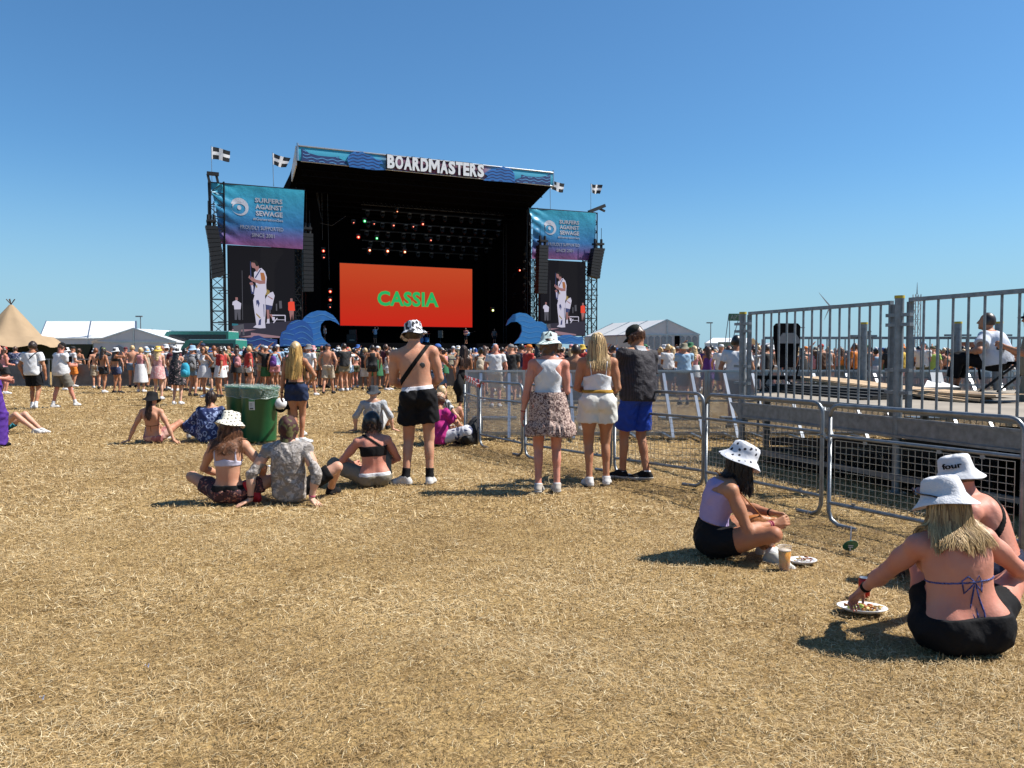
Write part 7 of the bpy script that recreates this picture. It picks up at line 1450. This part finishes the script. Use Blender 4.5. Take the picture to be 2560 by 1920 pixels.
members = [
 (40, 964, 1.74, 20, 4, ('tee', 'navy print'), ('long shorts', 'navy print'), ('short hair', 'brown'), W_, 'person in matching navy patterned shirt and shorts by the grey barrier'),
 (12, 985, 1.68, -30, 1, ('tank', 'pink'), ('shorts', 'black'), ('cap', 'red'), K_, 'person in pink vest and red headwear at the left edge'),
 (90, 972, 1.68, 10, 4, ('tee', 'black'), ('shorts', 'black'), ('short hair', 'dark brown'), W_, 'person in black between the two men in white T-shirts'),
 (183, 967, 1.74, -40, 5, ('tee', 'white'), ('long shorts', 'orange'), ('cap', 'black'), W_, 'person in white T-shirt and bright orange shorts at the left'),
 (167, 975, 1.66, -50, 3, ('tank', 'black'), ('shorts', 'pale blue'), ('bucket hat', 'white'), W_, 'woman in black top and pale denim shorts beside the orange shorts'),
 (199, 962, 1.66, 0, 0, ('bra', 'brown'), ('shorts', 'grey'), ('bun', 'brown'), T_, 'woman in dark crop top and grey shorts by the grey barrier'),
 (238, 961, 1.66, 0, 0, None, ('shorts', 'black'), ('bucket hat', 'white'), W_, 'bare-backed person in a white bucket hat before the gabled tent'),
 (259, 981, 1.64, -20, 3, None, ('shorts', 'black'), ('cap', 'lime'), T_, 'person in black bottoms and lime headwear with a hand on the hip'),
 (290, 983, 1.64, -40, 2, ('bra', 'black'), ('shorts', 'navy'), ('bucket hat', 'white'), T_, 'woman in black bikini top, navy shorts and white hat holding an arm up'),
 (315, 961, 1.72, 5, 4, None, ('shorts', 'black'), ('cap', 'burgundy'), K_, 'broad sunburnt bare-backed man in black shorts'),
 (353, 980, 1.66, 0, 0, ('tank', 'pink'), ('midi', 'white'), ('bun', 'blonde'), P_, 'woman in pink top and long white skirt'),
 (366, 963, 1.74, -20, 4, ('tee', 'white'), ('long shorts', 'grey'), ('cap', 'white'), W_, 'person in white T-shirt and white cap behind the long white skirt'),
 (395, 1011, 1.66, 10, 1, ('tank', 'pink print'), ('skirt', 'pink print'), ('bucket hat', 'yellow'), P_, 'woman in yellow bucket hat and pink printed playsuit', 25.0),
 (442, 1032, 1.62, 0, 1, ('dress', 'floral black'), None, ('bucket hat', 'white'), P_, 'woman in black floral dress and white bucket hat with a turquoise bag', 22.6),
 (417, 965, 1.76, 0, 4, ('tee', 'black'), ('long shorts', 'black'), ('cap', 'beige'), W_, 'man in black T-shirt and beige cap left of the coaches'),
 (438, 966, 1.82, 0, 5, ('tee', 'black'), ('long shorts', 'black'), ('short hair', 'black'), D_, 'tall person all in black left of the coaches'),
 (481, 980, 1.70, -10, 4, ('tee', 'striped navy'), ('shorts', 'denim'), ('bucket hat', 'pale blue'), W_, 'person in striped T-shirt, pale blue bucket hat and grey backpack', 27.0),
 (512, 993, 1.66, 150, 3, ('tank', 'white'), ('skirt', 'white'), ('long hair', 'brown'), T_, 'woman all in white facing the camera in sunglasses'),
 (552, 993, 1.67, 115, 2, ('tee', 'red'), ('skirt', 'white'), ('long hair', 'dark brown'), T_, 'woman in red T-shirt and white skirt turned sideways'),
 (527, 966, 1.66, -30, 3, ('tank', 'pale blue'), ('shorts', 'pink'), ('bucket hat', 'blue'), P_, 'woman in blue bucket hat and pink shorts between the two white skirts'),
 (572, 962, 1.76, -15, 4, None, ('long shorts', 'beige'), ('short hair', 'ginger'), K_, 'bare-backed man in beige shorts behind the red T-shirt'),
 (497, 961, 1.74, 0, 4, None, ('shorts', 'navy'), ('short hair', 'dark brown'), T_, 'bare-backed man behind the woman all in white'),
 (596, 966, 1.66, 0, 1, ('tee', 'black'), ('skirt', 'black'), ('long hair', 'dark brown'), T_, 'woman in black skirt with a pink backpack'),
 (625, 968, 1.80, 0, 5, ('tee', 'black'), ('long shorts', 'black'), ('bucket hat', 'black'), W_, 'tall person in black hat and clothes with a navy backpack', 31.0),
 (654, 968, 1.76, -25, 7, ('tee', 'pink print'), ('shorts', 'pink print'), ('bucket hat', 'blue'), W_, 'person in pink printed shirt and shorts and blue bucket hat'),
 (677, 968, 1.74, -20, 4, ('tank', 'black'), ('long shorts', 'black'), ('cap', 'grey'), W_, 'man in black vest and grey cap with a purple backpack'),
 (704, 961, 1.66, 60, 0, ('dress', 'beige'), None, ('bun', 'dark brown'), P_, 'woman in loose beige dress beside the long-haired blonde'),
 (771, 986, 1.74, -15, 7, ('tee', 'white'), ('long shorts', 'khaki'), ('bucket hat', 'grey'), W_, 'man in white T-shirt and grey bucket hat right of the long-haired blonde', 27.0),
 (798, 968, 1.68, 5, 0, ('bra', 'burgundy'), ('shorts', 'burgundy'), ('bucket hat', 'green'), T_, 'woman in burgundy shorts and a green hat'),
 (820, 985, 1.78, 0, 7, None, ('long shorts', 'beige'), ('cap', 'navy'), W_, 'bare-backed man in cream shorts and dark cap'),
 (846, 977, 1.66, -10, 3, None, ('shorts', 'olive'), ('bucket hat', 'white'), T_, 'woman in olive shorts and white hat leaning on the man in cream shorts'),
 (872, 974, 1.68, 0, 1, ('bra', 'pink'), ('shorts', 'denim'), ('bun', 'blonde'), T_, 'blonde woman in pink top and denim shorts'),
 (906, 957, 1.66, -10, 1, ('bra', 'black'), ('shorts', 'black'), ('long hair', 'black'), W_, 'woman in black crop top and shorts, left of two similar women'),
 (932, 965, 1.68, 5, 3, ('bra', 'black'), ('skirt', 'black'), ('bun', 'brown'), W_, 'woman in black bandeau and short black skirt, right of two similar women'),
 (944, 958, 1.78, -10, 4, ('tee', 'white'), ('long shorts', 'black'), ('cap', 'white'), W_, 'man in white T-shirt and white cap behind the black bandeau'),
 (895, 955, 1.86, 0, 4, ('tee', 'grey'), ('long shorts', 'grey'), ('bucket hat', 'blue'), W_, 'tall person in bright blue bucket hat below the orange screen'),
 (1079, 985, 1.66, 0, 0, ('tank', 'burgundy'), ('shorts', 'burgundy'), ('long hair', 'ginger'), T_, 'woman with curly ginger hair just right of the tall bare-backed man'),
 (1133, 962, 1.76, -10, 4, ('tee', 'white'), ('long shorts', 'black'), ('cap', 'white'), W_, 'man in white T-shirt, black shorts and white cap left of the pit barrier'),
 (1202, 1005, 1.62, 10, 1, ('tank', 'beige'), ('shorts', 'black'), ('bun', 'black'), T_, 'woman with a black bun and small beige backpack behind the pit barrier', 23.5),
 (1239, 1012, 1.70, 0, 4, ('tee', 'white'), ('long shorts', 'beige'), (None, None), K_, 'bald man in white T-shirt behind the pit barrier', 21.5),
 (1277, 1005, 1.70, -10, 5, ('tee', 'black'), ('long shorts', 'grey'), ('cap', 'grey'), W_, 'man in dark shirt and grey cap left of the woman in the white vest', 22.5),
 (1303, 990, 1.76, -30, 4, ('tank', 'navy'), ('shorts', 'grey'), ('short hair', 'black'), W_, 'man in navy vest left of the woman in the white vest', 26.0),
 (1321, 995, 1.72, -60, 5, ('tee', 'red'), ('shorts', 'orange'), ('cap', 'orange'), W_, 'person in red T-shirt and orange cap beside the woman in the white vest', 25.0),
 (1439, 1077, 1.62, -15, 4, None, ('long shorts', 'navy'), ('short hair', 'dark brown'), T_, 'dark-haired bare-shouldered man between the two women at the fence', 15.0),
 (1710, 1010, 1.72, 0, 5, ('tee', 'pale blue'), ('long shorts', 'brown'), ('bucket hat', 'khaki'), W_, 'man in pale blue T-shirt and khaki hat with a dark shoulder strap', 22.5),
 (1841, 1067, 1.80, -10, 4, ('tee', 'white'), ('long shorts', 'grey'), ('short hair', 'black'), T_, 'dark-haired man in white shirt standing at the corner of the platform', 15.6),
 (1651, 0, 1.66, 0, 1, ('tank', 'white'), ('skirt', 'grey'), ('bun', 'blonde'), W_, 'blonde woman in white top and grey skirt before the windowed marquee', 27.5),
 (1681, 0, 1.66, 0, 2, ('bra', 'white'), ('shorts', 'denim'), ('long hair', 'blonde'), T_, 'woman in white bikini top and denim shorts before the windowed marquee', 27.0),
 (1771, 0, 1.66, 0, 1, ('dress', 'purple'), None, ('long hair', 'brown'), T_, 'woman in a purple dress left of the viewing platform', 27.0),
 (1803, 0, 1.74, -10, 4, ('tee', 'white'), ('long shorts', 'navy'), ('cap', 'white'), W_, 'man in white T-shirt, navy shorts and white cap left of the platform', 26.5),
 (1822, 0, 1.68, 0, 0, ('dress', 'navy'), None, ('cap', 'red'), T_, 'woman in navy dress and red cap left of the platform', 27.0),
 (1735, 0, 1.68, 0, 3, ('tank', 'pink'), ('skirt', 'white'), ('long hair', 'blonde'), P_, 'woman in pink top and white skirt left of the purple dress', 26.5),
]
for t in members:
    if len(t) == 11: M(*t[:10], D=t[10])
    else: M(*t)
# the nearer standing figures get bodies of their own
def hero(u, v, H, sex, yaw, sk, label, res=.013, D=None, **k):
    f = stand(H, sex, k.pop('b', 1.05), k.pop('lb', 1.0), **k); loc = at_px(u, v) if D is None else ((u - 1280) / F * D, D, 0); f.body('person', skin(sk), res, loc, yaw, label); return f
f = hero(84, 1023, 1.75, 'm', 0, T_, 'man in white T-shirt and black shorts with a bag strap, walking left', fl=(-.09, .12), fr=(.14, -.12), tl=0, tr=-50, liftR=.03, wl=(-.27, .02, .9), wr_=(.30, .05, .88), hp=-10)
tee(f, 't_shirt', WHT, hem=-.16, res=.012, off=.02, loose=.04, r0=.075, r1=.088); shorts(f, 'shorts', BLK, fr=.75, r0=.11, r1=.125, res=.012, off=.014); f.shell('hair', H_DBR, ['head'], .022, lambda c: mx_(c['hy'] - .05, -.06 - c['hz']), .011, wr=.003); shoes(f, W_SHOE, None, res=.011); socks(f, WHT, .10, .012)
f.shell('crossbody_bag', BLK2, ['torso'], .036, lambda c: np.abs((c['x'] - .0) * .75 - (c['t'] - .66) * f.L * .66) - .012, .010, parent=None, label='thin black bag strap across the left white T-shirt', cat='bag')
f = hero(155, 1019, 1.73, 'm', -32, K_, 'man in white T-shirt, grey shorts and black cap looking at his phone while walking', b=1.15, fl=(-.12, -.15), fr=(.14, .32), tl=0, tr=-20, wl=(-.05, .32, 1.15), wr_=(.08, .34, 1.12), hl=(-.5, -.4, -1), hr=(.5, -.4, -1), hp=-30, hipx=0)
tee(f, 't_shirt', WHT, hem=-.2, res=.012, off=.02, loose=.05, r0=.08, r1=.092); shorts(f, 'shorts', cloth('taupe_cotton', (.20, .18, .15)), fr=.88, r0=.115, r1=.13, res=.012, off=.014); f.cap('cap', BLK); f.shell('hair', H_BRN, ['head'], .008, lambda c: mx_(c['hy'] - .02, mx_(-.06 - c['hz'], c['hz'] - .05)), .011); shoes(f, W_SHOE, None, res=.011); socks(f, WHT, .10, .012)
f = hero(-14, 1114, 1.66, 'f', -60, K_, 'woman in purple trousers cut off by the left edge', res=.011, b=1.05, fl=(-.10, 0), fr=(.10, .06), wl=(.0, .2, 1.02), wr_=(.16, .17, 1.06), hl=(-.4, -.5, -1), hr=(.6, -.5, -1))
f.shell('vest_top', BLK, ['torso'], .008, lambda c: mx_(.22 - c['t'], c['t'] - .85) * f.L, .011); pt_ = cloth('purple_cotton', (.09, .03, .26)); ex = []
for sg in (-1, 1): ex += [Prim('x', 'c', f.hip[sg], f.kn[sg], .105, .095, k=.04), Prim('x', 'k', f.kn[sg], f.an[sg] + V3(0, 0, -.04), .095, .15, k=.04)]
f.shell('wide_trousers', pt_, ['torso'], .014, lambda c: (c['t'] - .30) * f.L, .011, ex, .006); f.shell('hair', H_BRN, ['head'], .016, lambda c: mx_(c['hy'] - .03, -.12 - c['hz']), .012); shoes(f, BLK, None, res=.011)
f = seat(1.7, 'f', 1.0, 1.0, neck=(0, -.10, .46), al=(.0, .68, .06), ar=(.16, .66, .06), khl=(-.2, .3, 1), khr=(.3, .3, 1), tl=(.2, 1, 0), tr=(.3, 1, .1), wl=(-.3, -.2, .05), wr_=(.3, -.2, .05)); f.body('person', skin(P_), .013, (-9.35, 14.6, 0), -84, 'person with pale legs and white trainers sitting at the left edge')
tee(f, 'top', BLK, res=.013); shorts(f, 'shorts', cloth('teal_cotton', (.02, .16, .22)), fr=.45, res=.012); shoes(f, W_SHOE, None, res=.011); f.shell('hair', H_BRN, ['head'], .016, lambda c: mx_(c['hy'] - .03, -.12 - c['hz']), .012)
f = hero(1093, 1031, 1.68, 'm', -38, T_, 'man in blue cap, white vest and denim shorts standing behind the magenta shirt', D=19.8, fl=(-.15, -.08), fr=(.17, .22), tl=0, tr=-30, wl=(-.20, .1, .9), wr_=(.14, .42, 1.08), hr=(.5, -.5, -1), hy=20)
f.shell('vest_top', WHT, ['torso'], .010, lambda c: mx_(-.05 - c['t'], mx_(c['t'] - .98, np.where(c['t'] > .62, np.abs(c['x']) - .10, -1))) * f.L, .012, wr=.003); shorts(f, 'denim_shorts', cm('denim'), fr=.52, r0=.108, r1=.128, res=.012, off=.014); f.cap('cap', cm('blue'), mpeak=cm('blue')); f.shell('hair', H_DBR, ['head'], .008, lambda c: mx_(c['hy'] - .02, mx_(-.06 - c['hz'], c['hz'] - .05)), .011); shoes(f, cloth('grey_trainer', (.4, .4, .4)), None, res=.011); f.shell('belt', BLK, ['torso'], .02, lambda c: band(c['t'], .1, .17) * f.L, .011)
f.shell('crossbody_bag', BLK2, ['torso'], .016, lambda c: np.abs((c['x'] + .0) * .75 + (c['t'] - .6) * f.L * .66) - .012, .010, parent=None, label='navy bag strap over the white vest of the man in the blue cap', cat='bag')
f = hero(1160, 1031, 1.64, 'f', 25, T_, 'woman with long dark hair and black outfit at the end of the pit barrier', D=19.8, wl=(-.24, -.02, .85), wr_=(.12, .26, 1.2), hr=(.6, -.5, -1), hy=-25)
shorts(f, 'black_trousers', BLK, top=.3, fr=1.6, r0=.1, r1=.085, res=.013); f.shell('bikini_top', BLK, ['torso'], .008, lambda c: band(c['t'], .5, .72) * f.L, .012); f.shell('hair', H_DBR, ['head'], .014, lambda c: mx_(c['hy'] - .03, -.11 - c['hz']), .011); f.hairstrands('long_hair', S_DBR, 300, .52, r=.008, curl=.012, seed=9, azr=1.8); shoes(f, BLK, None, res=.012)
t = thing('tote_bag', 'black jacket bundle hanging from the hand of the long-haired woman', 'bag', At(1148, 960, 19.6)); MB().mat(BLK).lathe([(.001, -.32), (.07, -.26), (.14, -.10), (.12, .05), (.05, .16), (.02, .24), (.001, .25)], (0, 0, 0), 14, lambda r, z, a: (r * (1 + .2 * math.sin(a * 3 + z * 8)), z)).build('bag_body', None, t, local=True)
# people on the platform
f = seat(1.76, 'm', 1.2, 1.0, neck=(0, .08, .42), al=(-.1, .55, -.20), ar=(.12, .55, -.20), khl=(-.1, .5, 1), khr=(.1, .5, 1), wl=(-.25, .25, .3), wr_=(.28, .2, .28), hl=(-1, -.3, -.6), hr=(1, -.3, -.6), tl=(0, 1, 0), tr=(0, 1, 0), hy=18, hp=6); f.body('person', skin(T_), .011, (6.85, 11.35, DKZ + .30), 42, 'man in a white T-shirt sitting in a camp chair on the platform')
tee(f, 't_shirt', cloth('pale_tee', (.66, .70, .80)), hem=-.1, res=.010, off=.02, loose=.05, r0=.072, r1=.085); shorts(f, 'trousers', BLK, top=.05, fr=1.7, r0=.1, r1=.08, res=.012); f.shell('hair', H_DBR, ['head'], .012, lambda c: mx_(c['hy'] - .04, -.05 - c['hz']), .010); shoes(f, BLK, None, res=.011)
f = hero(2585, 0, 1.66, 'm', 60, T_, 'person in dark cap and khaki clothes cut off by the right edge', D=9.6, wl=(-.25, .3, 1.2), wr_=(.15, .3, 1.2), hl=(-.6, -.4, -1), hr=(.5, -.5, -1)); f.obj.location.z = DKZ - .55
f.shell('x', BLK, ['zz'], 0, None, .05, [Prim('x', 'e', V3(0, 0, -5), V3(.1, .1, .1), np.eye(3))]) if False else None
tee(f, 'shirt', cm('khaki'), res=.013, loose=.03); shorts(f, 'trousers', cm('khaki'), fr=1.8, r0=.11, r1=.09, res=.013); f.cap('cap', BLK)
# performers and stage crew
for (u, o_, H, yw, ps, top, bot, head, lb) in ((1165, 7.5, 1.75, 150, 5, ('tee', 'pink'), ('long shorts', 'black'), ('short hair', 'black'), 'guitarist in a pink top on the stage deck'), (938, 7.0, 1.75, 170, 6, ('tee', 'pale blue'), ('long shorts', 'black'), ('short hair', 'black'), 'performer in a pale blue shirt on the stage deck'),
    (812, 5.0, 1.75, 120, 4, ('tee', 'white'), ('long shorts', 'black'), ('short hair', 'black'), 'stage hand in a white top beside the left curling wave'), (1236, 8.5, 1.75, 200, 4, ('tee', 'grey'), ('long shorts', 'black'), ('short hair', 'black'), 'dim figure in grey at the right of the stage deck')):
    p = SW(u, 857, o_); member(p.x, p.y, H, yw, ps, top, bot, head, W_, lb, 'performers and crew on the stage', False, z=DZ)
p = SW(1170, 857, 7.3); p.z = DZ + 1.1; t = thing('electric_guitar', 'pale electric guitar held by the guitarist in pink', 'guitar', p); MB().mat(cm('pale blue')).lathe([(.001, -.03), (.2, -.03), (.22, 0), (.2, .03), (.001, .03)], (0, 0, 0), 14, M=Matrix.Rotation(R(90), 3, 'X')).build('guitar_body', None, t, local=True); MB().mat(cm('brown')).bar((.1, -.02, .03), (.85, -.02, .32), .06, .03).build('neck', None, t, local=True)
# bags carried by crowd members
def pack(u, v, D, c, label, nm='backpack', s_=1.):
    p = At(u, v, D); t = thing(nm, label, 'backpack', p, rnd.uniform(-.2, .2)); m = colr(c)
    MB().mat(m).lathe([(.001, -.24 * s_), (.13 * s_, -.22 * s_), (.155 * s_, -.1 * s_), (.14 * s_, .12 * s_), (.08 * s_, .22 * s_), (.001, .24 * s_)], (0, 0, 0), 14, M=Matrix.Diagonal((1, .6, 1))).build('bag_body', None, t, local=True)
    MB().mat(m).lathe([(.001, -.1), (.09, -.09), (.1, .05), (.001, .1)], (0, -.09 * s_, -.08), 10, M=Matrix.Diagonal((1, .5, 1))).build('pocket', None, t, local=True)
    MB().mat(BLK2).tube([(-.1, .05, .2 * s_), (-.12, .16, .3 * s_), (-.12, .3, .15)], .02, 4).tube([(.1, .05, .2 * s_), (.12, .16, .3 * s_), (.12, .3, .15)], .02, 4).build('strap', None, t, local=True)
pack(479, 909, 26.75, 'grey', 'grey backpack on the person in the striped T-shirt'); pack(594, 905, 31.3, 'pink', 'pink backpack on the woman in the black skirt', s_=.9); pack(623, 908, 30.7, 'navy', 'navy backpack on the tall person in the black hat', s_=1.1)
pack(683, 903, 30.9, 'purple', 'purple backpack on the man in the grey cap', s_=.9); pack(1200, 912, 23.2, 'beige', 'small beige backpack on the woman with the black bun', s_=.75); pack(463, 925, 22.2, 'turquoise', 'turquoise drawstring bag on the woman in the floral dress', 'drawstring_bag', .85)
t = thing('phone', 'dark phone in the hands of the walking man with the black cap', 'phone', At(176, 898, 20.9)); MB().mat(BLK).box((0, 0, 0), (.08, .02, .15)).build('case', None, t, local=True)

# fill: people one can pick out, then the far mass
used = set(); tops_f = [('tank', 12), ('bra', 8), ('tee', 8), ('dress', 4)]; tops_m = [('tee', 20), (None, 7), ('tank', 5)]
cols = list(CC); cw = [9, 7, 3, 4, 4, 3, 3, 3, 2, 1, 2, 1, 3, 1, 1, 2, 1, 2, 2, 1]
TN = {'tee': 'T-shirt', 'tank': 'vest', 'bra': 'bikini top', 'dress': 'dress', None: 'no top'}
def place_of(u):
    for lim, nm in ((560, 'near the coaches'), (740, 'below the left screen'), (900, 'near the left curling wave'), (1030, 'below the orange screen'), (1200, 'before the drum kit'), (1330, 'near the right curling wave'), (1490, 'below the right screen'), (1600, 'beside the windowed marquee'), (1760, 'before the windowed marquee'), (1880, 'beside the platform corner'), (2240, 'behind the first guard rail'), (3000, 'behind the second guard rail')):
        if u < lim: return nm
rr = random.Random(21); cand = []
D = 36.2
while D < 66:
    u = 385.
    while u < 2580:
        if not (u < 560 and D > 56): cand.append((u + rr.uniform(-8, 8), D + rr.uniform(-.5, .5)))
        u += (.62 / D * F) * rr.choice((.6, .8, 1.0, 1.9))
    D += 2.3 if D < 45 else 4.5
D = 27.5
while D < 36:
    u = 1210. if D < 34 else 1130.
    while u < 2580: cand.append((u + rr.uniform(-10, 10), D + rr.uniform(-.6, .6))); u += (.66 / D * F) * rr.choice((.6, .8, 1.0, 1.9))
    D += 2.6
for _u in range(395, 1120, 17): cand.append((_u + rr.uniform(-11, 11), rr.uniform(30.5, 33.9)))
for _u in range(230, 400, 34): cand.append((_u + rr.uniform(-11, 11), rr.uniform(32.5, 33.9)))
cand.sort(key=lambda c: c[1]); NMAX = 226; far = cand[NMAX:]
for (u, D) in cand[:NMAX]:
    for _ in range(60):
        fem = rr.random() < .5; top = rr.choices([k for k, w in (tops_f if fem else tops_m)], [w for k, w in (tops_f if fem else tops_m)])[0]; tc_ = rr.choices(cols[:20], cw)[0] if top else None
        bot = None if top == 'dress' else rr.choice(('shorts', 'skirt', 'shorts') if fem else ('shorts', 'long shorts')); bc = rr.choices(cols[:20], [5, 8, 3, 1, 1, 4, 1, 1, 1, 0, 0, 0, 3, 2, 0, 5, 1, 1, 2, 0])[0]
        hk = rr.choices(['short hair', 'long hair', 'bun', 'bucket hat', 'cap'], [1, 6, 3, 3, 1] if fem else [8, 0, 0, 3, 4])[0]; hcol = rr.choices(cols[:20], [9, 5, 3, 2, 1, 2, 3, 3, 1, 1, 2, 1, 3, 1, 0, 1, 0, 0, 1, 0])[0] if hk in ('bucket hat', 'cap') else rr.choice(list(HC))
        lb = 'person in %s%s, %s%s %s' % ((tc_ + ' ' + TN[top]) if top else 'no top', (' and %s %s' % (bc, 'shorts' if 'short' in bot else 'skirt')) if bot else '', hcol.replace('dark brown', 'dark') + ' ', hk, place_of(u))
        if lb not in used: used.add(lb); break
    x = (u - 1280) / F * D; sk = rr.choice((T_, T_, W_, W_, P_, K_, D_))
    member(x, D, rr.gauss(1.64 if fem else 1.74, .05), rr.gauss(0, 30), rr.choice((0, 1, 0, 1, 2, 3)) if fem else rr.choice((4, 5, 4, 5, 6)), (top, tc_) if top else None, (bot, bc) if bot else None, (hk, hcol), sk, lb, 'people packed before the stage', D < 36)
# far mass of heads: one object
def far_mass():
    f0 = [stand(1.7, **k) for k in (_ps[0], _ps[4])]; res = .045; mats_ = [skin(SK_TAN), skin(SK_WARM)] + [cm(c) for c in ('white', 'black', 'red', 'blue', 'pink', 'grey', 'navy', 'beige')] + [H_BLK, H_BRN, H_BLD]
    base = []
    for f in f0:
        pr = [p for p in f.P if not p.sub and not p.g.startswith(('hand', 'foot'))]; lo = np.min([p.lo for p in pr], 0) - .06; hi = np.max([p.hi for p in pr], 0) + .06; D_, ax = field(pr, lo, hi, res); me = surf('t', D_ - .004, lo, res, mats_[0])
        V = np.zeros(len(me.vertices) * 3); me.vertices.foreach_get('co', V); V = V.reshape(-1, 3); fc = [list(p.vertices) for p in me.polygons]; F4 = np.array([q if len(q) == 4 else q + [q[-1]] for q in fc if len(q) == 4]); cz = V[F4].mean(1); base.append((V, F4, cz)); bpy.data.meshes.remove(me)
    Vs, Fs, Ms, off = [], [], [], 0; rg = np.random.default_rng(5); pts = far + [((rg.uniform(560, 2580)), rg.uniform(44, 70)) for _ in range(420)]
    for (u, D_) in pts:
        V, F4, cz = base[rg.integers(2)]; a = rg.normal(0, .5); s_ = rg.normal(1.0, .035); c, s2 = math.cos(a), math.sin(a); X = V[:, 0] * c - V[:, 1] * s2; Y = V[:, 0] * s2 + V[:, 1] * c
        Vs.append(np.stack([X * s_ + (u - 1280) / F * D_, Y * s_ + D_, V[:, 2] * s_], 1)); Fs.append(F4 + off); off += len(V); top = 2 + rg.choice(8, p=[.3, .2, .1, .08, .08, .1, .08, .06]); hd = rg.choice([10, 10, 11, 12, 2, 3, 5, 9]); sk = rg.integers(2)
        mi = np.full(len(F4), sk); z = cz[:, 2]; mi[(z < 1.38) & (z > 1.0) & (np.abs(cz[:, 0]) < .22)] = top; mi[(z < 1.0) & (z > .6)] = 3; mi[(z > 1.60) | ((z > 1.5) & (cz[:, 1] < .03))] = hd; Ms.append(mi)
    me = npmesh('crowd', np.concatenate(Vs), np.concatenate(Fs), None, mats_, True); me.polygons.foreach_set('material_index', np.concatenate(Ms).astype(np.int32)); me.update(); tag(mobj('crowd', me), kind='stuff')
far_mass()
# ================================================================== DRY GRASS: one mass of blades, dense near the camera
def grass():
    m = bpy.data.materials.new('straw_blades'); m.use_nodes = True; n, l = m.node_tree.nodes, m.node_tree.links; b = n['Principled BSDF']
    at = n.new('ShaderNodeAttribute'); at.attribute_name = 'tone'; at.attribute_type = 'GEOMETRY'; rp = n.new('ShaderNodeValToRGB'); l.new(at.outputs['Fac'], rp.inputs[0]); e = rp.color_ramp.elements
    e[0].position = 0; e[0].color = (.08, .046, .018, 1); e[1].position = 1; e[1].color = (.68, .57, .37, 1)
    for p_, c_ in ((.22, (.20, .125, .046, 1)), (.5, (.365, .242, .108, 1)), (.8, (.52, .385, .20, 1))): x = e.new(p_); x.color = c_
    l.new(rp.outputs[0], b.inputs['Base Color']); b.inputs['Roughness'].default_value = .6; b.inputs['Specular IOR Level'].default_value = .3
    Vs, Fs, Ts, off = [], [], [], 0
    zones = [(1.6, 4.2, 10500, .0019, .036, .5), (4.2, 7, 5800, .0026, .041, .5), (7, 12, 2100, .0050, .055, .45), (12, 20, 620, .0085, .07, .4), (20, 36, 150, .016, .10, .3)]
    for (y0, y1, dens, w, ln, up) in zones:
        area = .80 * (y1 * y1 - y0 * y0) + 1.6 * (y1 - y0); N = int(area * dens * 1.15); y = np.sqrt(nr.uniform(y0 * y0, y1 * y1, N)); x = nr.uniform(-1, 1, N) * (.80 * y + .8)
        # tufts: pull some of the blades together
        patch = .5 + .5 * np.sin(x * 2.1 + 1.7 * np.sin(y * 1.3)) * np.sin(y * 2.7 + 1.3 * np.sin(x * 1.9)) ; patch2 = .5 + .5 * np.sin(x * 7.3 + 3 * np.sin(y * 5.1)) * np.sin(y * 8.9 + 2 * np.sin(x * 6.1))
        az = nr.normal(.35, 1.0, N) + np.where(nr.random(N) < .5, math.pi, 0) + .8 * np.sin(x * 1.7 + y) ; lean = R(90) - np.abs(nr.normal(0, 1, N)) * R(16) * up * 2 - (nr.random(N) < .10) * nr.uniform(.2, 1.0, N)
        lean = np.clip(lean, .15, 1.52); L = ln * nr.uniform(.5, 1.35, N) * (.75 + .5 * patch); W_ = w * nr.uniform(.6, 1.3, N)
        d = np.stack([np.sin(lean) * np.cos(az), np.sin(lean) * np.sin(az), np.cos(lean)], 1); side = np.stack([-np.sin(az), np.cos(az), nr.uniform(-.5, .5, N)], 1); side /= np.linalg.norm(side, axis=1)[:, None]
        z0 = gz(x, y) + nr.uniform(.001, .016, N) * (.5 + patch2); p0 = np.stack([x, y, z0], 1); cv = nr.uniform(-.35, .35, N)[:, None] * np.stack([-np.sin(az), np.cos(az), 0 * az], 1)
        p1 = p0 + d * (L * .5)[:, None]; d2 = d + cv * 1.2; d2[:, 2] -= .25 * (lean > .6) * nr.uniform(.2, 1.6, N); p2 = p1 + d2 * (L * .5)[:, None]; p2[:, 2] = np.maximum(p2[:, 2], gz(x, y) + .002)
        hw = side * (W_ / 2)[:, None]; V = np.stack([p0 - hw, p0 + hw, p1 - hw * .9, p1 + hw * .9, p2 - hw * .3, p2 + hw * .3], 1).reshape(-1, 3); a = off + np.arange(N)[:, None] * 6
        Fs.append(np.concatenate([a + np.array([[0, 1, 3, 2]]), a + np.array([[2, 3, 5, 4]])], 0)); Vs.append(V); off += len(V)
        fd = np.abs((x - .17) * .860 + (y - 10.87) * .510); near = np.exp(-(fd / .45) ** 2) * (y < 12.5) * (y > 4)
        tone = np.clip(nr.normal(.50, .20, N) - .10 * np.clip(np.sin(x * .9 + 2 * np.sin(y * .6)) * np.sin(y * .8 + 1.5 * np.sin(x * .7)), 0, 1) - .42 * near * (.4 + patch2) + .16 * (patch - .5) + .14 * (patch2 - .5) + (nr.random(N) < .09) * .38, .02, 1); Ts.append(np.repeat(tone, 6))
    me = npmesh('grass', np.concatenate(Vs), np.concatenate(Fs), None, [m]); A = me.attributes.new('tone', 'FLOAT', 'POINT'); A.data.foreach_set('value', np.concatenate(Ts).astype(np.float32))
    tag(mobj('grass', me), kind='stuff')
grass()
